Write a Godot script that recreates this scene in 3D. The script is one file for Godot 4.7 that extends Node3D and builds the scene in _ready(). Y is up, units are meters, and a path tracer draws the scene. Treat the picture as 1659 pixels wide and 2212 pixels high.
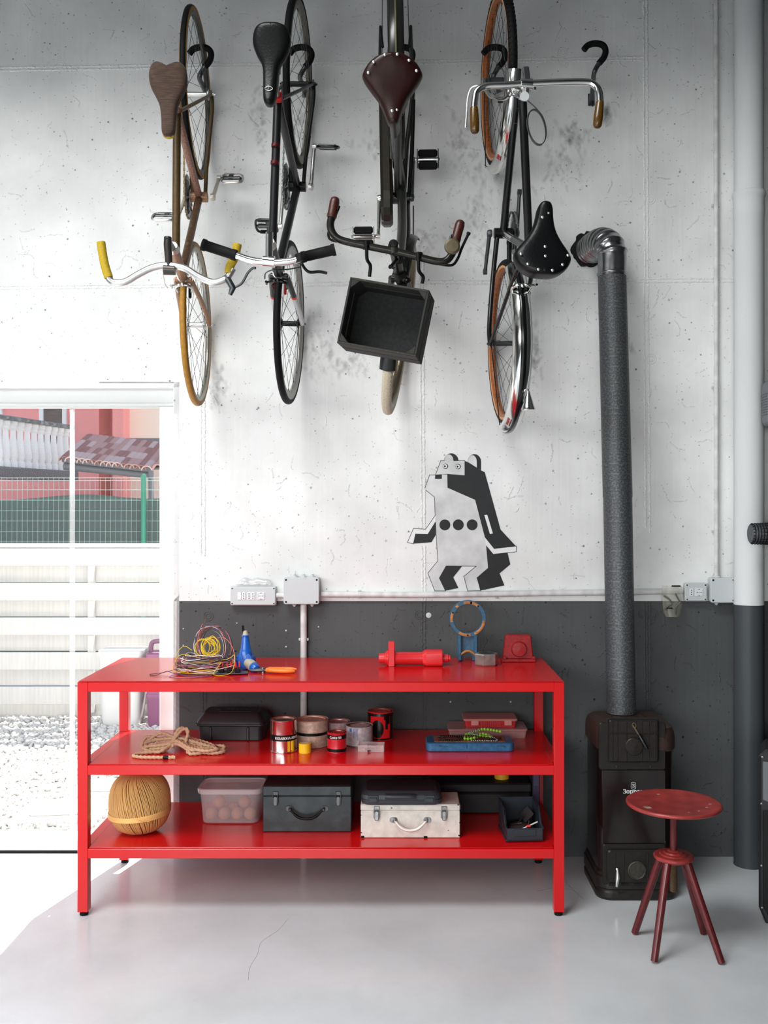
extends Node3D
# A workshop corner: red steel workbench, four bicycles on wall hooks, a stove with its flue, a stool, a glass door to a gravel yard.
const F := 2117.0
const CX := 867.0
const CY := 1097.0
const EYE := Vector3(0, 1.577, 4.43)
const DARK_TOP := 1.156

var M := {}
var T := {}
var taken := {}
var rng := RandomNumberGenerator.new()


class MB:
	var v := PackedVector3Array()
	var g := PackedInt32Array()
	var u := PackedVector2Array()
	var X := Transform3D.IDENTITY
	var gid := 0

	func tri(a: Vector3, b: Vector3, c: Vector3, s := -1, ua := Vector2.ZERO, ub := Vector2.ZERO, uc := Vector2.ZERO) -> void:
		v.append(X * a); v.append(X * b); v.append(X * c)
		g.append(s); g.append(s); g.append(s)
		u.append(ua); u.append(ub); u.append(uc)

	func quad(a: Vector3, b: Vector3, c: Vector3, d: Vector3, s := -1, ua := Vector2(0, 1), ub := Vector2(1, 1), uc := Vector2(1, 0), ud := Vector2(0, 0)) -> void:
		tri(a, b, c, s, ua, ub, uc)
		tri(a, c, d, s, ua, uc, ud)

	func fin(i0: int) -> void:   # turns a closed piece outwards
		var vol := 0.0
		var o := v[i0] if i0 < v.size() else Vector3.ZERO
		for i in range(i0, v.size(), 3):
			vol += (v[i] - o).dot((v[i + 1] - o).cross(v[i + 2] - o))
		if vol < 0.0:
			for i in range(i0, v.size(), 3):
				var q := v[i + 1]; v[i + 1] = v[i + 2]; v[i + 2] = q
				var k := u[i + 1]; u[i + 1] = u[i + 2]; u[i + 2] = k

	func loft(rings: Array, caps := true, smooth := true, crease := 0.7) -> void:
		var i0 := v.size()
		gid += 1
		var n: int = rings[0].size()
		for k in range(rings.size() - 1):
			var A: PackedVector3Array = rings[k]
			var B: PackedVector3Array = rings[k + 1]
			if k > 0 and smooth:
				var Z: PackedVector3Array = rings[k - 1]
				var most := 0.0
				for j in range(0, n, maxi(1, n / 8)):
					if (A[j] - Z[j]).length() > 1e-5 and (B[j] - A[j]).length() > 1e-5:
						most = maxf(most, (A[j] - Z[j]).angle_to(B[j] - A[j]))
				if most > crease:
					gid += 1
			var s := gid if smooth else -1
			for j in n:
				var j2 := (j + 1) % n
				var u0 := float(j) / n
				var u1 := float(j + 1) / n
				var w0 := float(k) / (rings.size() - 1)
				var w1 := float(k + 1) / (rings.size() - 1)
				quad(A[j], A[j2], B[j2], B[j], s, Vector2(u0, w0), Vector2(u1, w0), Vector2(u1, w1), Vector2(u0, w1))
		if caps:
			for e in 2:
				var R: PackedVector3Array = rings[0] if e == 0 else rings[rings.size() - 1]
				var c := Vector3.ZERO
				for p in R:
					c += p
				c /= n
				if (R[0] - c).length() < 1e-5:
					continue
				for j in n:
					var j2 := (j + 1) % n
					if e == 0:
						tri(c, R[j2], R[j])
					else:
						tri(c, R[j], R[j2])
		fin(i0)
		gid += 1

	func tube(pts: Array, r, seg := 8, closed := false, caps := true) -> void:
		var rings := []
		var n := pts.size()
		var t0: Vector3 = (pts[1] - pts[0]).normalized()
		var up := Vector3.UP if absf(t0.y) < 0.9 else Vector3.RIGHT
		var nn := (up - t0 * up.dot(t0)).normalized()
		var last := t0
		for i in n:
			var t: Vector3
			if closed:
				t = (pts[(i + 1) % n] - pts[(i + n - 1) % n]).normalized()
			elif i == 0:
				t = t0
			elif i == n - 1:
				t = (pts[i] - pts[i - 1]).normalized()
			else:
				t = ((pts[i + 1] - pts[i]).normalized() + (pts[i] - pts[i - 1]).normalized()).normalized()
			var ax := last.cross(t)
			if ax.length() > 1e-6:
				nn = nn.rotated(ax.normalized(), last.angle_to(t))
			nn = (nn - t * nn.dot(t)).normalized()
			last = t
			var b := t.cross(nn)
			var rr: float = r[i] if r is Array else r
			var ring := PackedVector3Array()
			for j in seg:
				var a := TAU * j / seg
				ring.append(pts[i] + nn * cos(a) * rr + b * sin(a) * rr)
			rings.append(ring)
		if closed:
			rings.append(rings[0])
		loft(rings, caps and not closed, true, 1.3)

	func lathe(prof: Array, seg := 24, xf := Transform3D.IDENTITY, crease := 0.5) -> void:
		var rings := []
		for p in prof:
			var ring := PackedVector3Array()
			for j in seg:
				var a := TAU * j / seg
				ring.append(xf * Vector3(p.x * cos(a), p.y, p.x * sin(a)))
			rings.append(ring)
		loft(rings, true, true, crease)

	func sphere(c: Vector3, r: Vector3, nu := 14, nv := 8) -> void:
		var pr := []
		for i in nv + 1:
			var a := PI * i / nv - PI / 2
			pr.append(Vector2(maxf(cos(a), 0.0005), sin(a)))
		lathe(pr, nu, Transform3D(Basis.from_scale(r), c), 2.0)

	func box(size: Vector3, c := Vector3.ZERO, bev := 0.0, xf := Transform3D.IDENTITY) -> void:
		var i0 := v.size()
		var h := size / 2
		var b := minf(bev, minf(h.x, minf(h.y, h.z)) * 0.9)
		if b <= 0.0:
			for ax in 3:
				for s in [-1.0, 1.0]:
					var n := Vector3.ZERO; n[ax] = s
					var p := Vector3.ZERO; p[(ax + 1) % 3] = 1
					var q := n.cross(p)
					var o := c + n * h
					p *= h; q *= h
					quad(xf * (o - p - q), xf * (o + p - q), xf * (o + p + q), xf * (o - p + q))
			fin(i0)
			return
		var ptn := func(sx: float, sy: float, sz: float, ax: int) -> Vector3:
			var p := Vector3(sx * (h.x - b), sy * (h.y - b), sz * (h.z - b))
			p[ax] = [sx, sy, sz][ax] * h[ax]
			return xf * (c + p)
		for ax in 3:
			var a1 := (ax + 1) % 3
			var a2 := (ax + 2) % 3
			for s in [-1.0, 1.0]:
				var q := []
				for e in [[-1, -1], [1, -1], [1, 1], [-1, 1]]:
					var sg := [0.0, 0.0, 0.0]; sg[ax] = s; sg[a1] = e[0]; sg[a2] = e[1]
					q.append(ptn.call(sg[0], sg[1], sg[2], ax))
				if s > 0: quad(q[0], q[1], q[2], q[3])
				else: quad(q[3], q[2], q[1], q[0])
			for s1 in [-1.0, 1.0]:
				for s2 in [-1.0, 1.0]:
					var q := []
					for e in [[-1, a1], [1, a1], [1, a2], [-1, a2]]:
						var sg := [0.0, 0.0, 0.0]; sg[ax] = e[0]; sg[a1] = s1; sg[a2] = s2
						q.append(ptn.call(sg[0], sg[1], sg[2], e[1]))
					if s1 * s2 < 0: quad(q[0], q[1], q[2], q[3])
					else: quad(q[3], q[2], q[1], q[0])
		for sx in [-1.0, 1.0]:
			for sy in [-1.0, 1.0]:
				for sz in [-1.0, 1.0]:
					var p0 = ptn.call(sx, sy, sz, 0); var p1 = ptn.call(sx, sy, sz, 1); var p2 = ptn.call(sx, sy, sz, 2)
					if sx * sy * sz > 0: tri(p0, p1, p2)
					else: tri(p0, p2, p1)
		fin(i0)

	func extrude(poly: PackedVector2Array, depth: float, xf := Transform3D.IDENTITY, bev := 0.0) -> void:   # along local z, 0..depth
		var i0 := v.size()
		if Geometry2D.is_polygon_clockwise(poly):
			poly.reverse()
		var n := poly.size()
		var inner := PackedVector2Array()
		for i in n:
			var e0 := (poly[i] - poly[(i + n - 1) % n]).normalized()
			var e1 := (poly[(i + 1) % n] - poly[i]).normalized()
			var n0 := Vector2(-e0.y, e0.x)
			var n1 := Vector2(-e1.y, e1.x)
			var m := (n0 + n1)
			m = m / maxf(m.length_squared() / 2.0, 0.3)
			inner.append(poly[i] + m * bev)
		var idx := Geometry2D.triangulate_polygon(inner if bev > 0 else poly)
		var lay := [[inner, 0.0], [poly, bev], [poly, depth - bev], [inner, depth]] if bev > 0 else [[poly, 0.0], [poly, depth]]
		for k in lay.size() - 1:
			for i in n:
				var j := (i + 1) % n
				var a: Vector2 = lay[k][0][i]; var b: Vector2 = lay[k][0][j]
				var c: Vector2 = lay[k + 1][0][j]; var d: Vector2 = lay[k + 1][0][i]
				quad(xf * Vector3(a.x, a.y, lay[k][1]), xf * Vector3(b.x, b.y, lay[k][1]), xf * Vector3(c.x, c.y, lay[k + 1][1]), xf * Vector3(d.x, d.y, lay[k + 1][1]))
		var P: PackedVector2Array = lay[0][0]
		for i in range(0, idx.size(), 3):
			var a := P[idx[i]]; var b := P[idx[i + 1]]; var c := P[idx[i + 2]]
			if (b - a).cross(c - a) < 0:
				var q := b; b = c; c = q
			tri(xf * Vector3(a.x, a.y, depth), xf * Vector3(b.x, b.y, depth), xf * Vector3(c.x, c.y, depth), -1, a, b, c)
			tri(xf * Vector3(a.x, a.y, 0), xf * Vector3(c.x, c.y, 0), xf * Vector3(b.x, b.y, 0), -1, a, c, b)
		fin(i0)

	func arc(R: float, prof: Array, a0: float, a1: float, seg: int, flat := false) -> void:   # profile of (dr, dx) swept round the x axis; angle 0 = +y, growing towards +z
		var rings := []
		var full := absf(a1 - a0) > TAU - 0.001
		for i in seg + 1:
			var a := a0 + (a1 - a0) * i / seg
			if full and i == seg:
				rings.append(rings[0])
				break
			var ring := PackedVector3Array()
			for p in prof:
				ring.append(Vector3(p.y, (R + p.x) * cos(a), (R + p.x) * sin(a)))
			rings.append(ring)
		var first := v.size()
		loft(rings, not full, true, 2.0)
		if flat:      # facets of the section keep their edges: one smoothing group per strip round the ring
			var n := prof.size()
			for i in range(first, first + (rings.size() - 1) * n * 6):
				g[i] = 5000 + gid * 64 + ((i - first) / 6) % n

	func mesh() -> ArrayMesh:
		var st := SurfaceTool.new()
		st.begin(Mesh.PRIMITIVE_TRIANGLES)
		for i in range(0, v.size(), 3):
			for k in [i, i + 2, i + 1]:
				st.set_smooth_group(g[k])
				st.set_uv(u[k])
				st.add_vertex(v[k])
		st.generate_normals()
		st.index()
		return st.commit()


func mb(xf := Transform3D.IDENTITY) -> MB:
	var m := MB.new()
	m.X = xf
	return m


func at(px: float, py: float, z: float) -> Vector3:   # where a point of the photograph lies at a given distance from the back wall
	var d := EYE.z - z
	return Vector3((px - CX) * d / F, EYE.y - (py - CY) * d / F, z)


func numbered(called: String) -> String:
	var n: int = taken.get(called, 0)
	taken[called] = n + 1
	return called if n == 0 else "%s_%03d" % [called, n]


func obj(called: String, b, m: Material, parent: Node = null) -> MeshInstance3D:
	var o := MeshInstance3D.new()
	o.mesh = b.mesh() if b is MB else b
	o.material_override = m
	o.name = numbered(called) if parent == null else called
	(parent if parent else self).add_child(o, true)
	return o


func tag(o: Node, label: String, category: String, group := "") -> void:
	o.set_meta("label", label)
	o.set_meta("category", category)
	if group:
		o.set_meta("group", group)


func thing(called: String, label: String, category: String, pos := Vector3.ZERO, group := "", turn := 0.0) -> Node3D:
	var o := Node3D.new()
	o.name = numbered(called)
	add_child(o)
	o.position = pos
	o.rotation.y = turn
	tag(o, label, category, group)
	return o


func sub(called: String, parent: Node, xf := Transform3D.IDENTITY) -> Node3D:
	var o := Node3D.new()
	o.name = called
	o.transform = xf
	parent.add_child(o, true)
	return o


func struct(called: String, b, m: Material, parent: Node = null) -> MeshInstance3D:
	var o := obj(called, b, m, parent)
	if parent == null:
		o.set_meta("kind", "structure")
	return o


func V(x: float, y: float, z: float) -> Vector3:
	return Vector3(x, y, z)


func mv(x: float, y: float, z: float, b := Basis.IDENTITY) -> Transform3D:
	return Transform3D(b, Vector3(x, y, z))


func curve(pts: Array, steps := 6, closed := false) -> Array:   # smooth path through points
	var out := []
	var n := pts.size()
	for i in (n if closed else n - 1):
		var p1: Vector3 = pts[i]
		var p2: Vector3 = pts[(i + 1) % n]
		var p0: Vector3 = pts[(i + n - 1) % n] if closed or i > 0 else p1 * 2 - p2
		var p3: Vector3 = pts[(i + 2) % n] if closed or i < n - 2 else p2 * 2 - p1
		for k in steps:
			out.append(p1.cubic_interpolate(p2, p0, p3, float(k) / steps))
	if not closed:
		out.append(pts[n - 1])
	return out


func circle(r: float, n := 20, c := Vector2.ZERO, a0 := 0.0, a1 := TAU) -> PackedVector2Array:
	var p := PackedVector2Array()
	for i in n:
		var a := a0 + (a1 - a0) * i / (n if absf(a1 - a0) > TAU - 0.01 else n - 1)
		p.append(c + Vector2(cos(a), sin(a)) * r)
	return p


func rrect(w: float, h: float, r: float, k := 4, c := Vector2.ZERO) -> PackedVector2Array:
	var p := PackedVector2Array()
	for q in 4:
		var cc := c + Vector2([1, -1, -1, 1][q] * (w / 2 - r), [1, 1, -1, -1][q] * (h / 2 - r))
		for i in k + 1:
			var a := PI / 2 * (q + float(i) / k)
			p.append(cc + Vector2(cos(a), sin(a)) * r)
	return p


func ring3(poly: PackedVector2Array, y: float, k := 1.0, off := Vector2.ZERO) -> PackedVector3Array:   # a flat outline laid at height y
	var r := PackedVector3Array()
	for p in poly:
		r.append(Vector3(p.x * k + off.x, y, p.y * k + off.y))
	return r


func noise_image(freq: float, octaves: int, w: int, h: int, sd: int, kind := FastNoiseLite.TYPE_SIMPLEX_SMOOTH, seamless := true) -> Image:
	var n := FastNoiseLite.new()
	n.seed = sd
	n.noise_type = kind
	n.frequency = freq
	n.fractal_octaves = octaves
	return n.get_seamless_image(w, h) if seamless else n.get_image(w, h)


func soft(im: Image, lo: float, hi: float) -> Image:   # a grey noise squeezed into lo..hi
	im.convert(Image.FORMAT_RGB8)
	im.adjust_bcs(1.0, maxf((hi - lo) / (hi + lo), 0.01), 1.0)
	im.adjust_bcs((lo + hi), 1.0, 1.0)
	return im


func tex(im: Image) -> ImageTexture:
	return ImageTexture.create_from_image(im)


func normal_of(im: Image, s: float) -> ImageTexture:
	var k: Image = im.duplicate()
	k.convert(Image.FORMAT_RGBA8)
	k.bump_map_to_normal_map(s)
	return tex(k)


func mat(c: Color, rough := 0.5, metal := 0.0, how := {}) -> StandardMaterial3D:
	var m := StandardMaterial3D.new()
	m.albedo_color = c
	m.roughness = rough
	m.metallic = metal
	if how.has("tex"):
		m.albedo_texture = T[how.tex]
	if how.has("nor"):
		m.normal_enabled = true
		m.normal_texture = T[how.nor]
		m.normal_scale = how.get("ns", 1.0)
	if how.has("rtex"):
		m.roughness_texture = T[how.rtex]
	if how.has("scale"):
		m.uv1_triplanar = true
		m.uv1_scale = Vector3.ONE * how.scale
	if how.has("coat"):
		m.clearcoat_enabled = true
		m.clearcoat = how.coat
		m.clearcoat_roughness = 0.1
	if how.has("alpha"):
		m.transparency = BaseMaterial3D.TRANSPARENCY_ALPHA
		m.albedo_color.a = how.alpha
	if how.has("back"):
		m.backlight_enabled = true
		m.backlight = how.back
	if how.has("spec"):
		m.metallic_specular = how.spec
	if how.has("rim"):
		m.rim_enabled = true
		m.rim = how.rim
	return m


func c8(r: int, g: int, b: int) -> Color:
	return Color8(r, g, b)


func _ready() -> void:
	rng.seed = 7
	view_and_light()
	materials()
	room()
	yard()
	bench()
	bench_top_things()
	middle_shelf_things()
	bottom_shelf_things()
	bikes()
	hooks()
	crate()
	electrics()
	mural()
	stove()
	stool()
	right_side_things()


func view_and_light() -> void:
	var cam := Camera3D.new()
	cam.name = "camera"
	cam.position = EYE
	cam.projection = Camera3D.PROJECTION_FRUSTUM
	cam.near = 0.05
	cam.far = 200.0
	cam.size = 2212.0 / F * 0.05
	cam.frustum_offset = Vector2(829.5 - CX, CY - 1106.0) / F * 0.05
	add_child(cam)
	cam.current = true

	var we := WorldEnvironment.new()
	we.name = "environment"
	var env := Environment.new()
	env.background_mode = Environment.BG_SKY
	var sky := Sky.new()
	var sm := ProceduralSkyMaterial.new()
	sm.sky_top_color = c8(120, 150, 190)
	sm.sky_horizon_color = c8(225, 232, 238)
	sm.sky_curve = 0.3
	sm.ground_bottom_color = c8(96, 95, 92)
	sm.ground_horizon_color = c8(150, 152, 152)
	sm.sky_energy_multiplier = 1.15
	sm.ground_energy_multiplier = 0.5
	sky.sky_material = sm
	env.sky = sky
	env.ambient_light_source = Environment.AMBIENT_SOURCE_SKY
	env.reflected_light_source = Environment.REFLECTION_SOURCE_SKY
	env.tonemap_mode = Environment.TONE_MAPPER_LINEAR
	env.tonemap_exposure = 1.14
	env.sdfgi_enabled = true
	env.ssao_enabled = true
	env.ssil_enabled = true
	we.environment = env
	add_child(we)

	var sun := DirectionalLight3D.new()
	sun.name = "sun"
	sun.light_energy = 4.6
	sun.light_color = c8(255, 247, 236)
	sun.light_angular_distance = 0.6
	sun.shadow_enabled = true
	sun.sky_mode = DirectionalLight3D.SKY_MODE_LIGHT_ONLY
	add_child(sun)
	sun.look_at_from_position(Vector3.ZERO, Vector3(-0.27, -1.45, 1.0))

	var left_light := AreaLight3D.new()     # out of view on the left, placed to light floor, bench and lower wall
	left_light.name = "unseen_left_light"
	left_light.area_size = Vector2(3.6, 1.9)
	left_light.light_energy = 15.0
	left_light.light_color = c8(252, 253, 251)
	left_light.area_range = 30.0
	left_light.shadow_enabled = true
	add_child(left_light)
	left_light.look_at_from_position(Vector3(-2.98, 2.1, 4.0), Vector3(-2.98 + 0.24, 2.1 - 0.92, 4.0 - 0.28))

	var roof := AreaLight3D.new()     # out of view overhead, placed to brighten the tabletop and floor
	roof.name = "unseen_overhead_light"
	roof.area_size = Vector2(2.2, 1.6)
	roof.light_energy = 19.0
	roof.light_color = c8(252, 253, 251)
	roof.area_range = 30.0
	roof.shadow_enabled = true
	add_child(roof)
	roof.look_at_from_position(Vector3(-1.75, 5.36, 3.3), Vector3(-1.6, 5.36 - 1.0, 3.3 - 0.4))

	var rear_light := AreaLight3D.new()     # out of view behind the camera, placed to light the wall frontally
	rear_light.name = "unseen_rear_light"
	rear_light.area_size = Vector2(3.0, 1.3)
	rear_light.light_energy = 15.0
	rear_light.light_color = c8(252, 253, 251)
	rear_light.area_range = 30.0
	rear_light.shadow_enabled = true
	add_child(rear_light)
	rear_light.look_at_from_position(Vector3(-1.4, 1.78, 8.6), Vector3(-1.2, 1.7, 0))


func materials() -> void:
	T.blotch = tex(soft(noise_image(0.012, 5, 512, 512, 3), 0.72, 1.0))
	T.fine = tex(soft(noise_image(0.08, 4, 512, 512, 4), 0.78, 1.0))
	T.worn = tex(soft(noise_image(0.03, 5, 512, 512, 5, FastNoiseLite.TYPE_PERLIN), 0.35, 1.1))
	T.stain = tex(soft(noise_image(0.01, 6, 512, 512, 15), 0.86, 1.02))
	T.speck = tex(soft(noise_image(0.22, 3, 512, 512, 6, FastNoiseLite.TYPE_CELLULAR), 0.4, 1.25))
	T.rough = tex(soft(noise_image(0.015, 5, 512, 512, 8), 0.55, 1.0))
	T.nfine = normal_of(noise_image(0.09, 4, 512, 512, 9), 3.0)
	T.nlump = normal_of(noise_image(0.025, 4, 512, 512, 10), 6.0)
	var grain := noise_image(0.05, 4, 64, 512, 11)
	grain.resize(512, 512, Image.INTERPOLATE_CUBIC)
	T.grain = tex(soft(grain.duplicate(), 0.6, 1.05))
	grain.rotate_90(CLOCKWISE)
	T.grain_side = tex(soft(grain.duplicate(), 0.6, 1.05))
	# galvanised spangle
	T.spangle = tex(soft(noise_image(0.06, 2, 1024, 1024, 12, FastNoiseLite.TYPE_CELLULAR), 0.45, 1.2))

	M.red = mat(c8(194, 11, 15), 0.19, 0.0, {"nor": "nfine", "scale": 4.0, "ns": 0.05, "spec": 0.5})
	M.rubber = mat(c8(17, 17, 18), 0.62, 0.0, {"spec": 0.25})
	M.black = mat(c8(15, 15, 16), 0.4, 0.0, {"spec": 0.3})
	M.black_gloss = mat(c8(13, 13, 14), 0.22)
	M.chrome = mat(c8(225, 225, 222), 0.15, 1.0)
	M.steel = mat(c8(165, 166, 166), 0.32, 1.0, {"tex": "blotch", "scale": 5.0})
	M.dark_steel = mat(c8(88, 90, 92), 0.4, 0.9)
	M.alloy = mat(c8(205, 205, 203), 0.3, 0.9)
	M.spoke = mat(c8(70, 70, 70), 0.35, 0.9)
	M.amber = mat(c8(190, 135, 40), 0.6, 0.0, {"tex": "blotch", "scale": 8.0})
	M.cream = mat(c8(225, 214, 190), 0.7, 0.0, {"tex": "fine", "scale": 8.0})
	M.olive = mat(c8(92, 70, 36), 0.4, 0.0, {"tex": "blotch", "scale": 7.0})
	M.worn_red = mat(c8(196, 140, 118), 0.5, 0.0, {"tex": "worn", "scale": 14.0})
	M.copper = mat(c8(170, 126, 92), 0.4, 0.2, {"tex": "blotch", "scale": 9.0})
	M.ochre_tape = mat(c8(205, 172, 24), 0.7, 0.0, {"tex": "blotch", "scale": 30.0})
	M.brown_suede = mat(c8(78, 56, 42), 0.85, 0.0, {"tex": "grain", "scale": 6.0, "rim": 0.4})
	M.leather = mat(c8(42, 12, 10), 0.35, 0.0, {"tex": "blotch", "scale": 5.0, "spec": 0.4})
	M.leather_grip = mat(c8(92, 36, 24), 0.4, 0.0, {"tex": "worn", "scale": 20.0})
	M.black_leather = mat(c8(11, 12, 13), 0.36, 0.0, {"spec": 0.35, "nor": "nlump", "scale": 6.0, "ns": 0.2})
	M.wood_rim = mat(c8(186, 104, 44), 0.4, 0.0, {"tex": "grain", "scale": 3.0})
	M.tan = mat(c8(222, 160, 112), 0.6)
	M.horn_grip = mat(c8(116, 80, 24), 0.25, 0.0, {"tex": "worn", "scale": 24.0})
	M.safety_red = mat(c8(215, 38, 36), 0.4)
	M.orange = mat(c8(236, 122, 34), 0.42)
	M.brass = mat(c8(104, 93, 70), 0.5, 0.5, {"tex": "fine", "scale": 30.0})
	M.old_wood = mat(c8(50, 48, 42), 0.75, 0.0, {"tex": "grain_side", "scale": 5.0})
	M.old_wood_b = mat(c8(36, 35, 32), 0.75, 0.0, {"tex": "grain_side", "scale": 6.0})
	M.crate_bottom = mat(c8(27, 29, 31), 0.8, 0.0, {"tex": "worn", "scale": 5.0})
	M.plastic_grey = mat(c8(196, 200, 202), 0.5)
	M.plastic_white = mat(c8(226, 227, 228), 0.4)
	M.conduit = mat(c8(226, 226, 225), 0.5, 0.0, {"tex": "stain", "scale": 3.0})
	M.clear = mat(c8(225, 232, 226), 0.12, 0.0, {"alpha": 0.16})
	M.white_trim = mat(c8(236, 237, 236), 0.4)
	M.galvanised = mat(c8(104, 107, 110), 0.5, 0.4, {"tex": "spangle", "scale": 2.2})
	M.galv_bright = mat(c8(176, 178, 180), 0.24, 1.0, {"tex": "blotch", "scale": 3.0})
	M.dark_hole = mat(c8(20, 20, 20), 0.95, 0.0, {"nor": "nlump", "scale": 8.0, "ns": 1.0})  # near-black stands in for the shade inside holes, slots and recesses
	M.mural_black = mat(c8(24, 27, 29), 0.6, 0.0, {"tex": "blotch", "scale": 2.0})
	M.mural_grey = mat(c8(226, 227, 228), 0.7, 0.0, {"tex": "stain", "scale": 1.4})
	M.mural_white = mat(c8(232, 233, 233), 0.7)


func wall_textures() -> void:
	# region of the back wall: X -2.6..1.72, Y 0..4.32, one square picture
	var S := 2048
	var alb := noise_image(0.004, 5, S, S, 21, FastNoiseLite.TYPE_SIMPLEX_SMOOTH, false)
	soft(alb, 0.9, 1.02)
	var hgt := noise_image(0.045, 4, S, S, 22, FastNoiseLite.TYPE_SIMPLEX_SMOOTH, false)
	hgt.convert(Image.FORMAT_RGB8)
	hgt.adjust_bcs(1.0, 0.10, 1.0)
	var brush := noise_image(0.06, 3, S, 64, 23, FastNoiseLite.TYPE_SIMPLEX_SMOOTH, false)
	brush.resize(S, S, Image.INTERPOLATE_CUBIC)
	brush.convert(Image.FORMAT_RGBA8)
	brush.adjust_bcs(1.0, 0.07, 1.0)
	var half := Image.create(S, S, false, Image.FORMAT_RGBA8)
	half.fill(Color(0, 0, 0, 0.3))
	hgt.convert(Image.FORMAT_RGBA8)
	hgt.blend_rect_mask(brush, half, Rect2i(0, 0, S, S), Vector2i.ZERO)
	var w := RandomNumberGenerator.new()
	w.seed = 5
	var px := S / 4.32
	var dab := func(x: int, y: int, r: float, dh: float, dk: float) -> void:
		var k := int(ceil(r))
		for j in range(-k, k + 1):
			for i in range(-k, k + 1):
				var d := sqrt(float(i * i + j * j)) / r
				if d > 1.0 or x + i < 0 or y + j < 0 or x + i >= S or y + j >= S:
					continue
				var f := 1.0 - d * d
				if dh != 0.0:
					var c := hgt.get_pixel(x + i, y + j)
					var h := clampf(c.r + dh * f, 0, 1)
					hgt.set_pixel(x + i, y + j, Color(h, h, h))
				if dk != 0.0:
					var c := alb.get_pixel(x + i, y + j)
					var q := clampf(1.0 - dk * f, 0, 1)
					alb.set_pixel(x + i, y + j, Color(c.r * q, c.g * q, c.b * q))
	for n in 7000:     # air holes of the cast concrete, mostly pin size
		var x := w.randi_range(4, S - 5)
		var y := w.randi_range(4, S - 5)
		var r := 0.6 + pow(w.randf(), 9.0) * 1.9
		dab.call(x, y, r, -0.3, 0.15 + 0.45 * w.randf())
	for n in 900:     # small blisters and chips along wandering lines
		var x := float(w.randi_range(20, S - 20))
		var y := float(w.randi_range(20, S - 20))
		var up := w.randf() < 0.45
		var a := PI / 2 + w.randf_range(-0.25, 0.25) if up else w.randf_range(-0.6, 0.6)
		var s := 0.3 if w.randf() < 0.5 else -0.3
		for k in w.randi_range(3, 26):
			x += cos(a) * 1.6
			y += sin(a) * 1.6
			a += w.randf_range(-0.35, 0.35)
			dab.call(int(x), int(y), w.randf_range(0.7, 1.5), s * w.randf_range(0.2, 0.8), 0.0 if s > 0 else w.randf_range(0.0, 0.12))
	# rubber and hand marks round the hanging bicycles, and dark marks by the flue
	for q in [[690, 745, 45, 90], [470, 830, 22, 60], [648, 270, 26, 60], [815, 310, 60, 40], [1240, 285, 45, 40], [990, 300, 30, 60], [1035, 480, 40, 90], [1155, 760, 18, 70], [1310, 240, 14, 20], [915, 520, 40, 40], [560, 250, 20, 80], [1210, 350, 60, 80], [1345, 740, 20, 25], [755, 780, 70, 40], [1040, 380, 60, 90]]:
		for n in 70:
			var p := at(q[0] + w.randfn() * q[2] * 0.45, q[1] + w.randfn() * q[3] * 0.45, 0)
			var x := int((p.x + 2.6) * px)
			var y := int((4.32 - p.y) * px)
			if x < 10 or y < 10 or x > S - 10 or y > S - 10:
				continue
			var a := PI / 2 + w.randf_range(-0.7, 0.7)
			var dk := w.randf_range(0.006, 0.024)
			var rd := w.randf_range(1.5, 6.0)
			for k in w.randi_range(1, 14):
				dab.call(x + int(cos(a) * k * 1.6 + w.randfn()), y + int(sin(a) * k * 1.6 + w.randfn()), rd, 0.0, dk)
	T.wall = tex(alb)
	T.nwall = normal_of(hgt, 7.0)


func rough_bead(m: MB, a: Vector3, b: Vector3, r: float, step := 0.0042) -> void:   # an uneven seam of cement
	var n := int((b - a).length() / step) + 2
	var pts := []
	var rr := []
	for i in n:
		var t := float(i) / (n - 1)
		pts.append(a.lerp(b, t) + V(rng.randfn() * 0.001, rng.randfn() * 0.001, -r * 0.3))
		rr.append(r * rng.randf_range(0.55, 1.15))
	m.tube(pts, rr, 6)


func wall_face(m: MB, x0: float, x1: float, y0: float, y1: float) -> void:
	var uv := func(x: float, y: float) -> Vector2: return Vector2((x + 2.6) / 4.32, (4.32 - y) / 4.32)
	m.quad(V(x0, y0, 0), V(x1, y0, 0), V(x1, y1, 0), V(x0, y1, 0), -1, uv.call(x0, y0), uv.call(x1, y0), uv.call(x1, y1), uv.call(x0, y1))
	for e in [[V(x0, y0, 0), V(x0, y1, 0)], [V(x1, y1, 0), V(x1, y0, 0)], [V(x0, y1, 0), V(x1, y1, 0)], [V(x1, y0, 0), V(x0, y0, 0)]]:
		var k := V(0, 0, -0.3)
		var p: Vector3 = e[0]
		var q: Vector3 = e[1]
		m.quad(p, q, q + k, p + k, -1, uv.call(p.x, p.y), uv.call(q.x, q.y), uv.call(q.x + 0.05, q.y), uv.call(p.x + 0.05, p.y))
	m.quad(V(x0, y1, -0.3), V(x1, y1, -0.3), V(x1, y0, -0.3), V(x0, y0, -0.3), -1, uv.call(x0, y1), uv.call(x1, y1), uv.call(x1, y0), uv.call(x0, y0))


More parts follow.
